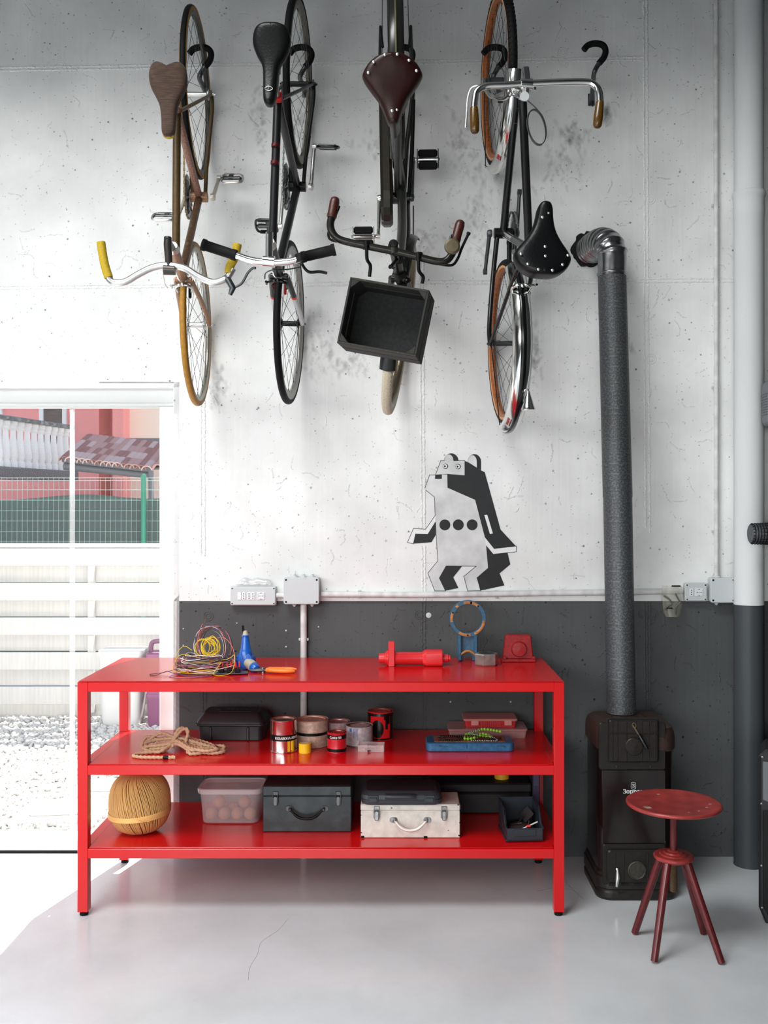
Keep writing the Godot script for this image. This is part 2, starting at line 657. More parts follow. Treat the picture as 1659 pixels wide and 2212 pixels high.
func room() -> void:
	wall_textures()
	M.wall_white = mat(c8(240, 241, 240), 0.7, 0.0, {"spec": 0.25, "tex": "wall", "nor": "nwall", "ns": 0.8})
	M.wall_dark = mat(c8(88, 90, 91), 0.7, 0.0, {"spec": 0.15, "tex": "wall", "nor": "nwall", "ns": 1.0})
	var top := 5.4
	var b := mb()
	wall_face(b, -1.03, 1.72, DARK_TOP, 4.32)
	wall_face(b, -2.6, -1.03, 2.14, 4.32)
	wall_face(b, -2.6, 1.72, 4.32, top)
	b.box(V(1.2, top, 0.3), V(-3.2, top / 2, -0.15))
	var wb := struct("wall_back", b, M.wall_white)
	b = mb()
	wall_face(b, -1.03, 1.72, 0.0, DARK_TOP)
	struct("painted_dado", b, M.wall_dark, wb)
	# seams of the formwork
	var seams := [[0, 146, 1388, 123], [0, 153, 1388, 129], [0, 618, 1588, 601], [0, 624, 1588, 608], [907, 560, 911, 1141], [914, 560, 918, 1141], [912, 1178, 913, 1298], [918, 1178, 919, 1298], [1390, 0, 1393, 600], [1398, 0, 1400, 600], [1391, 600, 1395, 1140], [1400, 600, 1404, 1150], [434, 760, 434, 1200], [442, 760, 442, 1200]]
	for q in seams:
		b = mb()
		rough_bead(b, at(q[0], q[1], 0), at(q[2], q[3], 0), 0.0056)
		obj("formwork_seam", b, M.wall_white, wb)
	for q in [[911, 1300, 914, 1700], [918, 1300, 920, 1700], [1392, 1300, 1394, 1528], [1398, 1300, 1399, 1528], [1404, 1300, 1404, 1528], [437, 1420, 439, 1720], [444, 1420, 446, 1720]]:
		b = mb()
		rough_bead(b, at(q[0], q[1], 0), at(q[2], q[3], 0), 0.0054)
		obj("formwork_seam", b, M.wall_dark, wb)
	for q in [[131, 142, 0.021], [1215, 113, 0.021], [1218, 137, 0.019], [655, 606, 0.018], [683, 608, 0.01], [1224, 597, 0.021], [1247, 600, 0.01], [1405, 431, 0.02], [1407, 776, 0.021], [450, 1331, 0.021], [906, 1328, 0.02], [1410, 1327, 0.024], [1387, 1326, 0.018], [556, 604, 0.016]]:
		b = mb()
		for k in [1.0, 0.55]:
			var pts := []
			for i in 22:
				pts.append(V(cos(TAU * i / 22) * q[2] * k, sin(TAU * i / 22) * q[2] * k, 0))
			b.tube(pts, 0.0021, 5, true)
		var o := obj("tie_hole_ring", b, M.wall_white if q[1] < 1290 else M.wall_dark, wb)
		o.position = at(q[0], q[1], 0)
	for q in [[926, 1329, 0.0125], [1215, 655, 0.004], [512, 1346, 0.003], [618, 1362, 0.004], [618, 1397, 0.004], [973, 1516, 0.004], [1103, 1516, 0.004], [396, 1358, 0.003], [396, 1394, 0.003], [688, 1354, 0.003]]:
		b = mb()
		b.lathe([Vector2(q[2], 0), Vector2(q[2], 0.002), Vector2(q[2] * 0.8, 0.003), Vector2(0.0003, 0.003)], 14, Transform3D(Basis(V(1, 0, 0), PI / 2), Vector3.ZERO))
		var o := obj("wall_plug", b, M.plastic_grey, wb)
		o.position = at(q[0], q[1], 0)

	b = mb()
	b.box(V(5.6, 0.2, 9.0), V(-0.9, -0.1, 4.2))
	T.floor_a = tex(soft(noise_image(0.006, 6, 1024, 1024, 31), 0.92, 1.01))
	T.floor_r = tex(soft(noise_image(0.012, 5, 512, 512, 32), 0.6, 1.0))
	M.floor = mat(c8(206, 209, 211), 0.24, 0.0, {"tex": "floor_a", "rtex": "floor_r", "nor": "nfine", "ns": 0.02, "scale": 0.25})
	var fl := struct("floor", b, M.floor)
	var cr := mb()
	var hair := [[1222, 1905], [1235, 1920], [1252, 1934], [1262, 1943]]
	var cracks := [[[1222, 1905], [1240, 1924], [1262, 1943]], [[622, 1985], [600, 2010], [565, 2035], [556, 2062], [540, 2090], [536, 2118]], [[1160, 1925], [1200, 1918], [1235, 1922]]]
	for c in cracks:
		var pts := []
		for q in c:
			var d: float = F * EYE.y / (q[1] - CY)
			pts.append(V((q[0] - CX) * d / F, 0.0, EYE.z - d))
		cr.tube(curve(pts, 8), 0.0004, 4)
	obj("floor_crack", cr, M.dark_steel, fl)
	b = mb()
	b.box(V(5.8, 0.2, 2.3), V(-0.9, top + 0.1, 1.15))
	b.box(V(5.8, 0.2, 4.9), V(-0.9, top + 0.1, 6.65))
	b.box(V(1.0, 0.2, 1.9), V(-3.4, top + 0.1, 3.25))
	b.box(V(2.5, 0.2, 1.9), V(0.75, top + 0.1, 3.25))
	struct("ceiling", b, mat(c8(92, 94, 96), 0.8))
	M.side_wall = mat(c8(140, 142, 144), 0.8)
	b = mb()
	b.box(V(0.3, top, 1.4), V(-3.15, top / 2, 0.7))
	b.box(V(0.3, top, 1.7), V(-3.15, top / 2, 7.85))
	b.box(V(0.3, top - 2.9, 5.6), V(-3.15, (top + 2.9) / 2, 4.2))
	struct("wall_left", b, M.side_wall)
	b = mb()
	b.box(V(0.3, top, 8.7), V(1.812, top / 2, 4.35))
	struct("wall_right", b, mat(c8(30, 32, 34), 0.7, 0.0, {"tex": "blotch", "scale": 1.5}))
	b = mb()
	b.box(V(5.6, 0.8, 0.3), V(-0.9, 0.4, 8.85))
	b.box(V(5.6, top - 2.45, 0.3), V(-0.9, (top + 2.45) / 2, 8.85))
	b.box(V(0.3, 1.65, 0.3), V(-3.15, 1.625, 8.85))
	b.box(V(0.6, 1.65, 0.3), V(1.5, 1.625, 8.85))
	struct("wall_front", b, mat(c8(165, 167, 169), 0.8))
	b = mb()
	b.box(V(4.66, 0.2, 4.5), V(-0.67, 2.66, 6.45))
	struct("unseen_shade_slab", b, M.side_wall)  # unseen slab over the camera, placed to darken the upper wall
	b = mb()
	b.box(V(4.66, 0.25, 1.6), V(-0.67, 4.3, 0.8))
	struct("unseen_shade_ledge", b, M.side_wall)  # out of view above, keeps the overhead light off the upper wall
	# glass door
	var dz := -0.13
	var d := Node3D.new()
	d.name = "door_1"
	d.set_meta("kind", "structure")
	add_child(d)
	d.position = V(-1.03, 0, dz)
	var p := mb()
	p.box(V(0.085, 2.06, 0.09), V(-0.0425, 1.03, 0), 0.004)
	p.box(V(1.5, 0.085, 0.09), V(-0.75, 2.1, 0.0), 0.004)
	p.box(V(1.415, 0.055, 0.13), V(-0.7925, 0.0275, 0.0), 0.004)
	obj("door_frame", p, M.white_trim, d)
	p = mb()
	p.box(V(1.5, 0.012, 0.13), V(-0.75, 2.0485, 0.02), 0.002)
	obj("head_rail", p, M.plastic_grey, d)
	p = mb()
	p.box(V(1.45, 0.006, 0.02), V(-0.775, 0.003, 0.075))
	obj("threshold_gasket", p, M.rubber, d)
	p = mb()
	p.quad(V(-1.5, 0.05, 0), V(-0.08, 0.05, 0), V(-0.08, 2.05, 0), V(-1.5, 2.05, 0))
	obj("glass_pane", p, mat(c8(240, 246, 246), 0.0, 0.0, {"alpha": 0.02, "spec": 0.16}), d)
	p = mb()
	p.box(V(0.022, 2.0, 0.012), V(-0.505, 1.05, -0.012), 0.002)
	obj("pale_glass_strip", p, mat(c8(240, 244, 244), 0.1, 0.0, {"alpha": 0.22}), d)  # pale translucent upright band across the glass
	# plastered reveal of the doorway
	b = mb()
	b.box(V(0.03, 2.14, 0.13), V(-1.016, 1.07, -0.065), 0.003)
	b.box(V(1.6, 0.03, 0.13), V(-1.8, 2.135, -0.065), 0.003)
	struct("trim_1", b, M.white_trim)


func yard() -> void:
	# ground under the pebbles
	var b := mb()
	b.box(V(30, 0.2, 30), V(-6, -0.13, -15.4))
	struct("ground", b, mat(c8(205, 203, 200), 0.9))
	var pb := mb()
	pb.sphere(Vector3.ZERO, V(1, 0.72, 0.85), 7, 5)
	var mm := MultiMesh.new()
	mm.transform_format = MultiMesh.TRANSFORM_3D
	mm.mesh = pb.mesh()
	var w := RandomNumberGenerator.new()
	w.seed = 12
	var n := 14000
	mm.instance_count = n
	for i in n:
		var s := w.randf_range(0.010, 0.021)
		var q := Basis.from_euler(V(w.randf_range(-0.5, 0.5), w.randf() * TAU, w.randf_range(-0.5, 0.5))).scaled_local(V(s * w.randf_range(0.8, 1.3), s, s * w.randf_range(0.8, 1.2)))
		mm.set_instance_transform(i, Transform3D(q, V(w.randf_range(-3.6, -0.75), -0.032 + w.randf_range(0.0, 0.022), w.randf_range(-3.15, -0.27))))
	var gm := MultiMeshInstance3D.new()
	gm.name = "gravel"
	gm.multimesh = mm
	gm.material_override = mat(c8(190, 189, 187), 0.8)
	add_child(gm)
	gm.set_meta("kind", "stuff")
	gm.set_meta("label", "white pebble gravel covering the yard outside the glass door")
	gm.set_meta("category", "gravel")
	var slab := mat(c8(210, 209, 206), 0.85, 0.0, {"tex": "fine", "scale": 3.0})
	for q in [[-1.76, -0.68, 0.42, 0.36, "white square drain cover in the gravel, half cut by the frame"], [-1.64, -1.09, 0.40, 0.34, "white square drain cover in the gravel beside the bench post"]]:
		var o := thing("drain_cover", q[4], "drain cover", V(q[0], -0.01, q[1]), "drain covers in the gravel", 0.12)
		var p := mb()
		p.box(V(q[2], 0.04, q[3]), Vector3.ZERO, 0.008)
		obj("frame", p, slab, o)
		p = mb()
		p.extrude(rrect(q[2] - 0.12, q[3] - 0.12, 0.03), 0.012, Transform3D(Basis(V(1, 0, 0), -PI / 2), V(0, 0.019, 0)), 0.003)
		obj("lid", p, slab, o)
	# white board fence
	var fw := mat(c8(206, 206, 204), 0.7, 0.0, {"tex": "grain_side", "scale": 1.2})
	var fg := noise_image(0.06, 3, 32, 512, 44)
	fg.resize(512, 512, Image.INTERPOLATE_CUBIC)
	fg.rotate_90(CLOCKWISE)
	fw.albedo_texture = tex(soft(fg, 0.95, 1.02))
	var fo := thing("board_fence", "white painted hit-and-miss board fence behind the gravel", "fence", V(-1.7, 0, -3.05))
	var board := mb()
	board.box(V(4.4, 0.132, 0.022), Vector3.ZERO, 0.003)
	var bm := board.mesh()
	for i in 5:
		var o := obj("board", bm, fw, fo)
		o.position = V(0, 1.205 - i * 0.2625, 0.05 + 0.003 * (i % 2))
		o = obj("board", bm, fw, fo)
		o.position = V(0, 1.074 - i * 0.2625, -0.028)
	for x in [-0.66, -2.2, 0.9]:
		var p := mb()
		p.box(V(0.045, 1.24, 0.055), V(x, 0.64, 0.012), 0.003)
		obj("post", p, fw, fo)
	var p := mb()
	p.box(V(4.4, 0.03, 0.1), V(0, 1.29, 0.01), 0.004)
	obj("cap_rail", p, fw, fo)
	# bins
	var o := thing("waste_bin", "pale grey plastic bin on the gravel behind the bench post", "bin", V(-2.06, -0.02, -2.84))
	p = mb()
	var rings := []
	for k in [[0.0, 0.86], [0.02, 0.93], [0.06, 0.95], [0.5, 1.06], [0.52, 1.12], [0.55, 1.12]]:
		rings.append(ring3(rrect(0.29, 0.24, 0.05, 4), k[0], k[1]))
	p.loft(rings)
	obj("body", p, mat(c8(214, 215, 214), 0.5), o)
	o = thing("storage_box", "purple and grey plastic box beside the pale bin outside", "box", V(-1.75, -0.02, -2.82))
	p = mb()
	rings = []
	for k in [[0.0, 0.86], [0.03, 0.92], [0.2, 0.95], [0.21, 1.0], [0.235, 1.0], [0.24, 0.95], [0.53, 1.02]]:
		rings.append(ring3(rrect(0.23, 0.24, 0.03, 3), k[0], k[1]))
	p.loft(rings)
	obj("body", p, mat(c8(138, 84, 120), 0.5), o)
	p = mb()
	p.extrude(PackedVector2Array([Vector2(-0.035, 0.26), Vector2(0.05, 0.26), Vector2(0.05, 0.56), Vector2(-0.01, 0.56)]), 0.012, mv(0, 0, 0.117), 0.003)
	obj("panel", p, mat(c8(126, 140, 160), 0.5), o)
	p = mb()
	var hp := []
	for q in [[-0.1, 0.52], [-0.1, 0.58], [-0.07, 0.61], [0.07, 0.61], [0.1, 0.58], [0.1, 0.52]]:
		hp.append(V(q[0], q[1], 0))
	p.tube(curve(hp, 4), 0.018, 7)
	obj("handle", p, mat(c8(120, 84, 108), 0.5), o)
	# wire fence with shade net
	var fz := -5.0
	o = thing("wire_fence", "green wire mesh fence with a green post behind the boards", "fence", V(-2.4, 0, fz))
	p = mb()
	for i in 80:
		var x := -2.6 + i * 0.05
		p.tube([V(x, 0.9, 0), V(x + 0.004, 1.87, 0)], 0.0018, 4)
	var wires := mb()
	for y in [1.05, 1.15, 1.25, 1.35, 1.45, 1.55, 1.65, 1.75, 1.84, 1.865]:
		wires.tube([V(-2.7, y, 0.003), V(1.5, y, 0.003)], 0.002, 4)
	var gw := mat(c8(146, 184, 174), 0.5)
	obj("upright_wires", p, gw, o)
	obj("line_wires", wires, gw, o)
	p = mb()
	var gp := at(312, 1100, fz)
	p.lathe([Vector2(0.025, 0.0), Vector2(0.025, 1.88), Vector2(0.018, 1.9), Vector2(0.0005, 1.905)], 14, mv(gp.x + 2.4, 0, 0.03))
	obj("post", p, mat(c8(52, 132, 108), 0.4), o)
	var net := thing("shade_net", "grey green shade netting hung along the wire fence", "net", V(-2.4, 0, fz - 0.04))
	p = mb()
	var nn := 40
	for i in nn:
		var x0 := -2.7 + 4.2 * i / nn
		var x1 := -2.7 + 4.2 * (i + 1) / nn
		var y0 := 1.66 + 0.05 * exp(-pow((x0 + 0.55) * 2.6, 2.0)) + 0.012 * sin(x0 * 5.0)
		var y1 := 1.66 + 0.05 * exp(-pow((x1 + 0.55) * 2.6, 2.0)) + 0.012 * sin(x1 * 5.0)
		p.quad(V(x0, 0.02, 0), V(x1, 0.02, 0), V(x1, y1, 0), V(x0, y0, 0), 1)
		p.quad(V(x1, 0.02, -0.004), V(x0, 0.02, -0.004), V(x0, y0, -0.004), V(x1, y1, -0.004), 1)
	obj("cloth", p, mat(c8(98, 114, 112), 0.9, 0.0, {"tex": "speck", "scale": 2.0}), net)
	houses()


func houses() -> void:
	var pink := mat(c8(244, 156, 151), 0.85)
	var deep := mat(c8(226, 116, 115), 0.85)
	var cream := mat(c8(250, 232, 212), 0.85)
	var white := mat(c8(238, 238, 236), 0.7)
	var grey := mat(c8(96, 100, 106), 0.5)
	# far house: its balcony side runs away from us
	var hz := -13.0
	var o := thing("house", "pink rendered house with white stone balcony beyond the fence", "house", V(-5.2, 0, hz))
	var p := mb()
	var a := at(0, 1000, hz)
	var x0 := -9.6
	var x1 := at(214, 1000, hz).x
	p.box(V(x1 - x0, 9, 4), V((x0 + x1) / 2 + 5.2, 4.5, -2.0))
	obj("facade", p, pink, o)
	p = mb()
	var w0 := at(96, 900, hz).x + 5.2
	var w1 := at(136, 900, hz).x + 5.2
	p.box(V(w1 - w0, 2.2, 0.08), V((w0 + w1) / 2, 3.6, 0.0), 0.01)
	obj("shutter", p, mat(c8(112, 88, 82), 0.6, 0.0, {"tex": "grain", "scale": 1.0}), o)
	for x in [w0 - 0.04, w1 + 0.04]:
		p = mb()
		p.box(V(0.08, 2.4, 0.12), V(x, 3.6, 0.0), 0.01)
		obj("window_trim", p, white, o)
	p = mb()
	p.box(V(0.08, 2.4, 0.12), V(at(2, 900, hz).x + 5.2, 3.6, 0.0), 0.01)
	obj("window_trim", p, white, o)
	p = mb()
	var q0 := at(214, 1000, hz).x + 5.2
	var q1 := at(243, 1000, hz - 0.6).x + 5.2
	p.box(V(q1 - q0, 9, 3.4), V((q0 + q1) / 2, 4.5, -2.3))
	obj("recess_wall", p, deep, o)
	# balcony
	var s0 := at(-12, 900, hz + 2.9)
	var s1 := at(149, 918, hz + 0.95)
	var run := V(s1.x - s0.x, 0, s1.z - s0.z)
	var dir := run.normalized()
	var yaw := atan2(-dir.z, dir.x)
	var bx := Basis(Vector3.UP, yaw)
	var len := run.length()
	var mid := (s0 + s1) / 2 - V(-5.2, 0, hz)
	var yb := at(75, 1013, hz + 1.9).y
	var yt := at(75, 908, hz + 1.9).y
	var out := V(0, 0, 0)
	p = mb()
	p.box(V(len + 0.3, 0.18, 0.26), V(mid.x, yb - 0.09, mid.z), 0.02, Transform3D(Basis.IDENTITY, Vector3.ZERO))
	var slab := mb()
	slab.box(V(len + 0.3, 0.16, 0.9), V(0, 0, -0.35), 0.02)
	var so := obj("balcony_slab", slab, grey, o)
	so.transform = Transform3D(bx, V(mid.x, yb - 0.08, mid.z))
	var rail := mb()
	rail.box(V(len + 0.1, 0.07, 0.2), Vector3.ZERO, 0.02)
	so = obj("balcony_rail", rail, mat(c8(176, 182, 184), 0.8, 0.0, {"tex": "worn", "scale": 0.8}), o)
	so.transform = Transform3D(bx, V(mid.x, yt - 0.035, mid.z))
	var H := yt - yb - 0.07
	var bal := mb()
	bal.lathe([Vector2(0.075, 0), Vector2(0.075, 0.1 * H), Vector2(0.06, 0.15 * H), Vector2(0.078, 0.26 * H), Vector2(0.062, 0.45 * H), Vector2(0.045, 0.66 * H), Vector2(0.042, 0.8 * H), Vector2(0.06, 0.84 * H), Vector2(0.05, 0.88 * H), Vector2(0.07, 0.92 * H), Vector2(0.07, H)], 12)
	var bmesh := bal.mesh()
	for i in 11:
		var t := (i + 0.5) / 11.0
		so = obj("baluster", bmesh, white, o)
		var c := s0.lerp(s1, t) - V(-5.2, 0, hz)
		so.position = V(c.x, yb, c.z)
	# cream wing
	var cw := thing("house_wing", "cream rendered wing at the right of the pink house", "house", V(at(300, 1000, hz).x, 0, hz))
	p = mb()
	var c0 := at(243, 1000, hz + 0.4).x
	var c1 := at(266, 1000, hz + 0.4).x
	p.box(V(c1 - c0, 9, 0.5), V((c0 + c1) / 2 - cw.position.x, 4.5, 0.15))
	obj("corner_pier", p, pink, cw)
	p = mb()
	p.box(V(3.0, 9, 3), V(at(266, 1000, hz).x + 1.5 - cw.position.x, 4.5, -1.5))
	obj("facade", p, cream, cw)
	# low tiled roof in front
	var rz := -9.4
	var r := thing("outbuilding", "low red outbuilding with pale clay roof tiles and dark gutter", "building", V(at(240, 1060, rz).x, 0, rz))
	var bx0 := at(140, 1060, rz).x - r.position.x
	var bx1 := at(420, 1060, rz).x - r.position.x
	p = mb()
	p.box(V(bx1 - bx0, 1.7, 2.0), V((bx0 + bx1) / 2, 0.85, -1.1))
	obj("wall", p, mat(c8(170, 86, 82), 0.85), r)
	var g0 := at(136, 990, rz + 0.3)
	var g1 := at(326, 1012, rz + 0.3)
	p = mb()
	var ga := g0 - r.position
	var gb := g1 - r.position
	p.tube([ga, gb], 0.055, 8)
	p.tube([ga + V(-0.02, -0.1, -0.1), gb + V(0, -0.08, -0.1)], 0.06, 4)
	obj("gutter", p, grey, r)
	p = mb()
	p.tube([gb + V(0, 0.02, 0.02), gb + V(0.03, -1.9, 0.02)], 0.035, 8)
	obj("downpipe", p, grey, r)
	var tilem := mb()
	var half := PackedVector2Array()
	for i in 9:
		half.append(Vector2(cos(PI * i / 8) * 0.078, sin(PI * i / 8) * 0.07))
	for i in 9:
		half.append(Vector2(cos(PI * (8 - i) / 8) * 0.064, sin(PI * (8 - i) / 8) * 0.056))
	tilem.extrude(half, 0.34)
	var tm := tilem.mesh()
	var clay := [mat(c8(196, 146, 136), 0.85), mat(c8(160, 102, 94), 0.85), mat(c8(212, 178, 170), 0.85)]
	var w := RandomNumberGenerator.new()
	w.seed = 6
	var slope := Basis(V(1, 0, 0), deg_to_rad(19.0))
	for row in 4:
		for col in 15:
			var t := (col + 0.5) / 15.0
			var q := ga.lerp(gb, t) + V(0.0, 0.075 + row * 0.095, -0.25 - row * 0.27)
			var o2 := obj("roof_tile", tm, clay[w.randi_range(0, 2)], r)
			o2.transform = Transform3D(slope, q)
	for col in 5:
		for row in 4:
			var q := gb + V(0.11 + col * 0.165, 0.10 + row * 0.1, -0.25 - row * 0.27)
			var o2 := obj("roof_tile", tm, clay[w.randi_range(0, 2)], r)
			o2.transform = Transform3D(slope, q)
	p = mb()
	p.box(V(bx1 - bx0, 0.03, 1.6), V((bx0 + bx1) / 2, 0, 0), 0, Transform3D(Basis(V(1, 0, 0), deg_to_rad(19.0)), V(0, ga.y + 0.13, -0.72)))
	obj("roof_board", p, grey, r)


const BX0 := -1.25
const BX1 := 0.629
const TOP_Y := 0.904
const MID_Y := 0.583
const LOW_Y := 0.261


func bench() -> void:
	var o := thing("workbench", "long red powder-coated steel workbench with three shelf levels", "workbench", V((BX0 + BX1) / 2, 0, 0.35))
	var w := BX1 - BX0
	var hw := w / 2
	var zf := 0.30
	var t := 0.04
	for sx in [-1.0, 1.0]:
		for sz in [1.0, -1.0]:
			var p := mb()
			p.box(V(t, TOP_Y - 0.016, t), V(sx * (hw - t / 2), (TOP_Y + 0.016) / 2, sz * (zf - t / 2)), 0.0015)
			obj("leg", p, M.red, o)
			p = mb()
			p.lathe([Vector2(0.015, 0), Vector2(0.0165, 0.002), Vector2(0.0165, 0.012), Vector2(0.008, 0.0125), Vector2(0.008, 0.02)], 16, mv(sx * (hw - t / 2), 0, sz * (zf - t / 2)))
			obj("foot", p, M.rubber, o)
	var n := 0
	for y in [TOP_Y, MID_Y, LOW_Y]:
		for sz in [1.0, -1.0]:
			var p := mb()
			p.box(V(w - 2 * t, 0.037, t), V(0, y - 0.0185, sz * (zf - t / 2)), 0.0015)
			obj("long_rail", p, M.red, o)
		for sx in [-1.0, 1.0]:
			var p := mb()
			p.box(V(t, 0.037, 2 * zf - 2 * t), V(sx * (hw - t / 2), y - 0.0185, 0), 0.0015)
			obj("side_rail", p, M.red, o)
		var p := mb()
		var ww := w - 0.006 if n == 0 else w - 2 * t + 0.03
		var dd := 2 * zf - 0.006
		if n == 0:
			p.box(V(ww, 0.003, dd), V(0, y + 0.0027, 0), 0.001)
		else:
			p.box(V(w - 2 * t - 0.003, 0.003, dd - 0.012), V(0, y + 0.0022, 0), 0.001)
			for sx in [-1.0, 1.0]:
				p.box(V(t, 0.003, dd - 2 * t - 0.004), V(sx * (hw - t / 2 - 0.002), y + 0.0022, 0), 0.001)
		obj("tabletop" if n == 0 else "shelf", p, M.red, o)
		n += 1


func bench_top_things() -> void:
	var ty := TOP_Y + 0.0045
	# tangle of electric wire
	var c := V(-0.80, ty, 0.43)
	var o := thing("wire_bundle", "tangled bundle of thin coloured electric wires on bench top", "wire", c)
	var cols := [c8(70, 48, 78), c8(38, 34, 40), c8(226, 220, 214), c8(150, 110, 140), c8(120, 70, 50), c8(226, 190, 40), c8(60, 76, 110), c8(210, 110, 100), c8(90, 80, 84), c8(236, 226, 220)]
	var wm := []
	for q in cols:
		wm.append(mat(q, 0.45))
	var w := RandomNumberGenerator.new()
	w.seed = 41
	for i in 54:
		var pts := []
		var r0 := w.randf_range(0.065, 0.118)
		var h0 := w.randf_range(0.004, 0.082) * (1.25 - r0 * 6.0) + 0.004
		var cx := w.randf_range(-0.012, 0.014)
		var cz := w.randf_range(-0.02, 0.02)
		var tilt := w.randf_range(-0.16, 0.16)
		var ph := w.randf() * TAU
		for k in 36:
			var a := TAU * k / 36
			var r := r0 * (1.0 + 0.07 * sin(2 * a + ph) + 0.05 * sin(5 * a + ph * 2))
			pts.append(V(cx + cos(a) * r * 1.02, maxf(h0 + tilt * r * cos(a + ph) + 0.005 * sin(3 * a + ph), 0.003), cz + sin(a) * r * 0.8))
		var p := mb()
		p.tube(pts, w.randf_range(0.0011, 0.0017), 5, true)
		obj("wire", p, wm[i % cols.size()], o)
	for i in 11:      # big upright loops behind
		var pts := []
		var r := w.randf_range(0.055, 0.074)
		var x := w.randf_range(0.005, 0.05)
		var y := w.randf_range(0.095, 0.112)
		var wob := w.randf_range(-0.3, 0.3)
		for k in 40:
			var a := TAU * k / 40
			pts.append(V(x + cos(a) * r, maxf(y + sin(a) * r * 1.12, 0.02), -0.05 + cos(a + wob) * 0.03 + 0.006 * sin(4 * a)))
		var p := mb()
		p.tube(pts, 0.0013, 5, true)
		obj("wire", p, wm[[0, 4, 2, 7, 1, 6][i % 6]], o)
	for i in 12:      # yellow coil on top
		var pts := []
		var r := w.randf_range(0.026, 0.036)
		var q := Basis.from_euler(V(w.randf_range(-0.5, 0.3), w.randf_range(-0.6, 0.6), w.randf_range(-0.3, 0.3)))
		var cc := V(w.randf_range(-0.012, 0.03), 0.098 + w.randf_range(-0.012, 0.012), 0.015)
		for k in 26:
			var a := TAU * k / 26
			pts.append(cc + q * V(cos(a) * r * 1.05, sin(a) * r * 1.15, 0.004 * sin(2 * a)))
		var p := mb()
		p.tube(pts, 0.0013, 5, true)
		obj("wire", p, wm[5], o)
	var strays := [
		[[-0.02, 0.06, 0.02], [-0.09, 0.075, 0.05], [-0.11, 0.02, 0.09], [-0.02, 0.012, 0.115], [0.06, 0.008, 0.10], 5],
		[[-0.10, 0.02, 0.05], [-0.16, 0.006, 0.06], [-0.205, 0.003, 0.085], [-0.175, 0.003, 0.105], [-0.14, 0.012, 0.07], [-0.09, 0.004, 0.09], [0.0, 0.004, 0.11], 1],
		[[-0.08, 0.01, 0.09], [-0.115, 0.002, 0.13], [-0.06, 0.002, 0.155], [0.0, 0.002, 0.14], [0.03, 0.004, 0.11], 3],
		[[0.02, 0.05, 0.05], [0.10, 0.06, 0.06], [0.13, 0.075, 0.06], [0.12, 0.01, 0.085], [0.055, 0.006, 0.11], [0.08, 0.05, 0.09], 5],
		[[0.01, 0.12, 0.02], [0.07, 0.14, 0.0], [0.115, 0.10, 0.02], [0.13, 0.03, 0.05], 7],
		[[-0.02, 0.15, -0.04], [-0.015, 0.185, -0.05], [-0.008, 0.212, -0.05], 4],
		[[-0.03, 0.05, 0.03], [-0.035, 0.14, -0.03], [-0.022, 0.19, -0.05], 7],
		[[-0.09, 0.07, 0.0], [-0.118, 0.05, 0.02], [-0.10, 0.015, 0.06], [-0.06, 0.004, 0.12], [0.015, 0.004, 0.13], [0.045, 0.004, 0.118], 6],
		[[-0.05, 0.09, 0.02], [-0.085, 0.105, 0.01], [-0.11, 0.075, 0.03], [-0.105, 0.02, 0.06], 5],
	]
	for s in strays:
		var pts := []
		for k in s.size() - 1:
			pts.append(V(s[k][0], s[k][1], s[k][2]))
		var p := mb()
		p.tube(curve(pts, 8), 0.0012, 5)
		obj("wire", p, wm[s[s.size() - 1]], o)
	# industrial plug
	var blue := mat(c8(22, 88, 178), 0.3, 0.0, {"coat": 0.2})
	var bg := mat(c8(176, 168, 150), 0.5)
	o = thing("power_coupler", "blue industrial power coupler with upright cable boot on bench top", "plug", V(-0.642, ty, 0.375))
	var p := mb()
	var tilt := Basis.from_euler(V(0, 0, 0.02))
	p.lathe([Vector2(0.026, 0.02), Vector2(0.026, 0.075), Vector2(0.0235, 0.08), Vector2(0.0215, 0.085), Vector2(0.0135, 0.135), Vector2(0.0155, 0.137), Vector2(0.0155, 0.142), Vector2(0.013, 0.143)], 24, Transform3D(tilt, V(0, 0, 0)))
	obj("plug_body", p, blue, o)
	p = mb()
	p.lathe([Vector2(0.0125, 0.142), Vector2(0.011, 0.146), Vector2(0.008, 0.16), Vector2(0.0001, 0.1605)], 18, Transform3D(tilt, V(0, 0, 0)))
	obj("cable_boot", p, bg, o)
	p = mb()
	p.box(V(0.009, 0.026, 0.006), V(-0.003, 0.17, 0), 0.002, Transform3D(Basis(V(0, 0, 1), 0.06), Vector3.ZERO))
	obj("cable_end", p, M.rubber, o)
	p = mb()
	var lay := Transform3D(Basis(V(0, 1, 0), -0.25) * Basis(V(1, 0, 0), PI / 2 - 0.12), V(-0.002, 0.036, 0.0))
	p.lathe([Vector2(0.03, -0.03), Vector2(0.035, -0.026), Vector2(0.035, 0.0), Vector2(0.033, 0.004), Vector2(0.033, 0.01), Vector2(0.036, 0.012), Vector2(0.036, 0.022), Vector2(0.026, 0.026)], 26, lay)
	obj("locking_ring", p, blue, o)
	p = mb()
	for i in 12:
		var a := TAU * i / 12
		p.box(V(0.005, 0.01, 0.004), V(cos(a) * 0.036, 0.017, sin(a) * 0.036), 0.001, lay * Transform3D(Basis.IDENTITY, Vector3.ZERO))
	obj("ring_ribs", p, blue, o)
	var ax := Basis(V(0, 1, 0), 0.75) * Basis(V(1, 0, 0), PI / 2 + 0.32)
	p = mb()
	p.lathe([Vector2(0.021, 0.01), Vector2(0.0225, 0.03), Vector2(0.0225, 0.05), Vector2(0.019, 0.052)], 24, Transform3D(ax, V(0.003, 0.034, 0.008)))
	obj("grey_sleeve", p, bg, o)
	p = mb()
	p.lathe([Vector2(0.0195, 0.05), Vector2(0.021, 0.055), Vector2(0.021, 0.066), Vector2(0.016, 0.076), Vector2(0.008, 0.08)], 20, Transform3D(ax, V(0.003, 0.034, 0.008)))
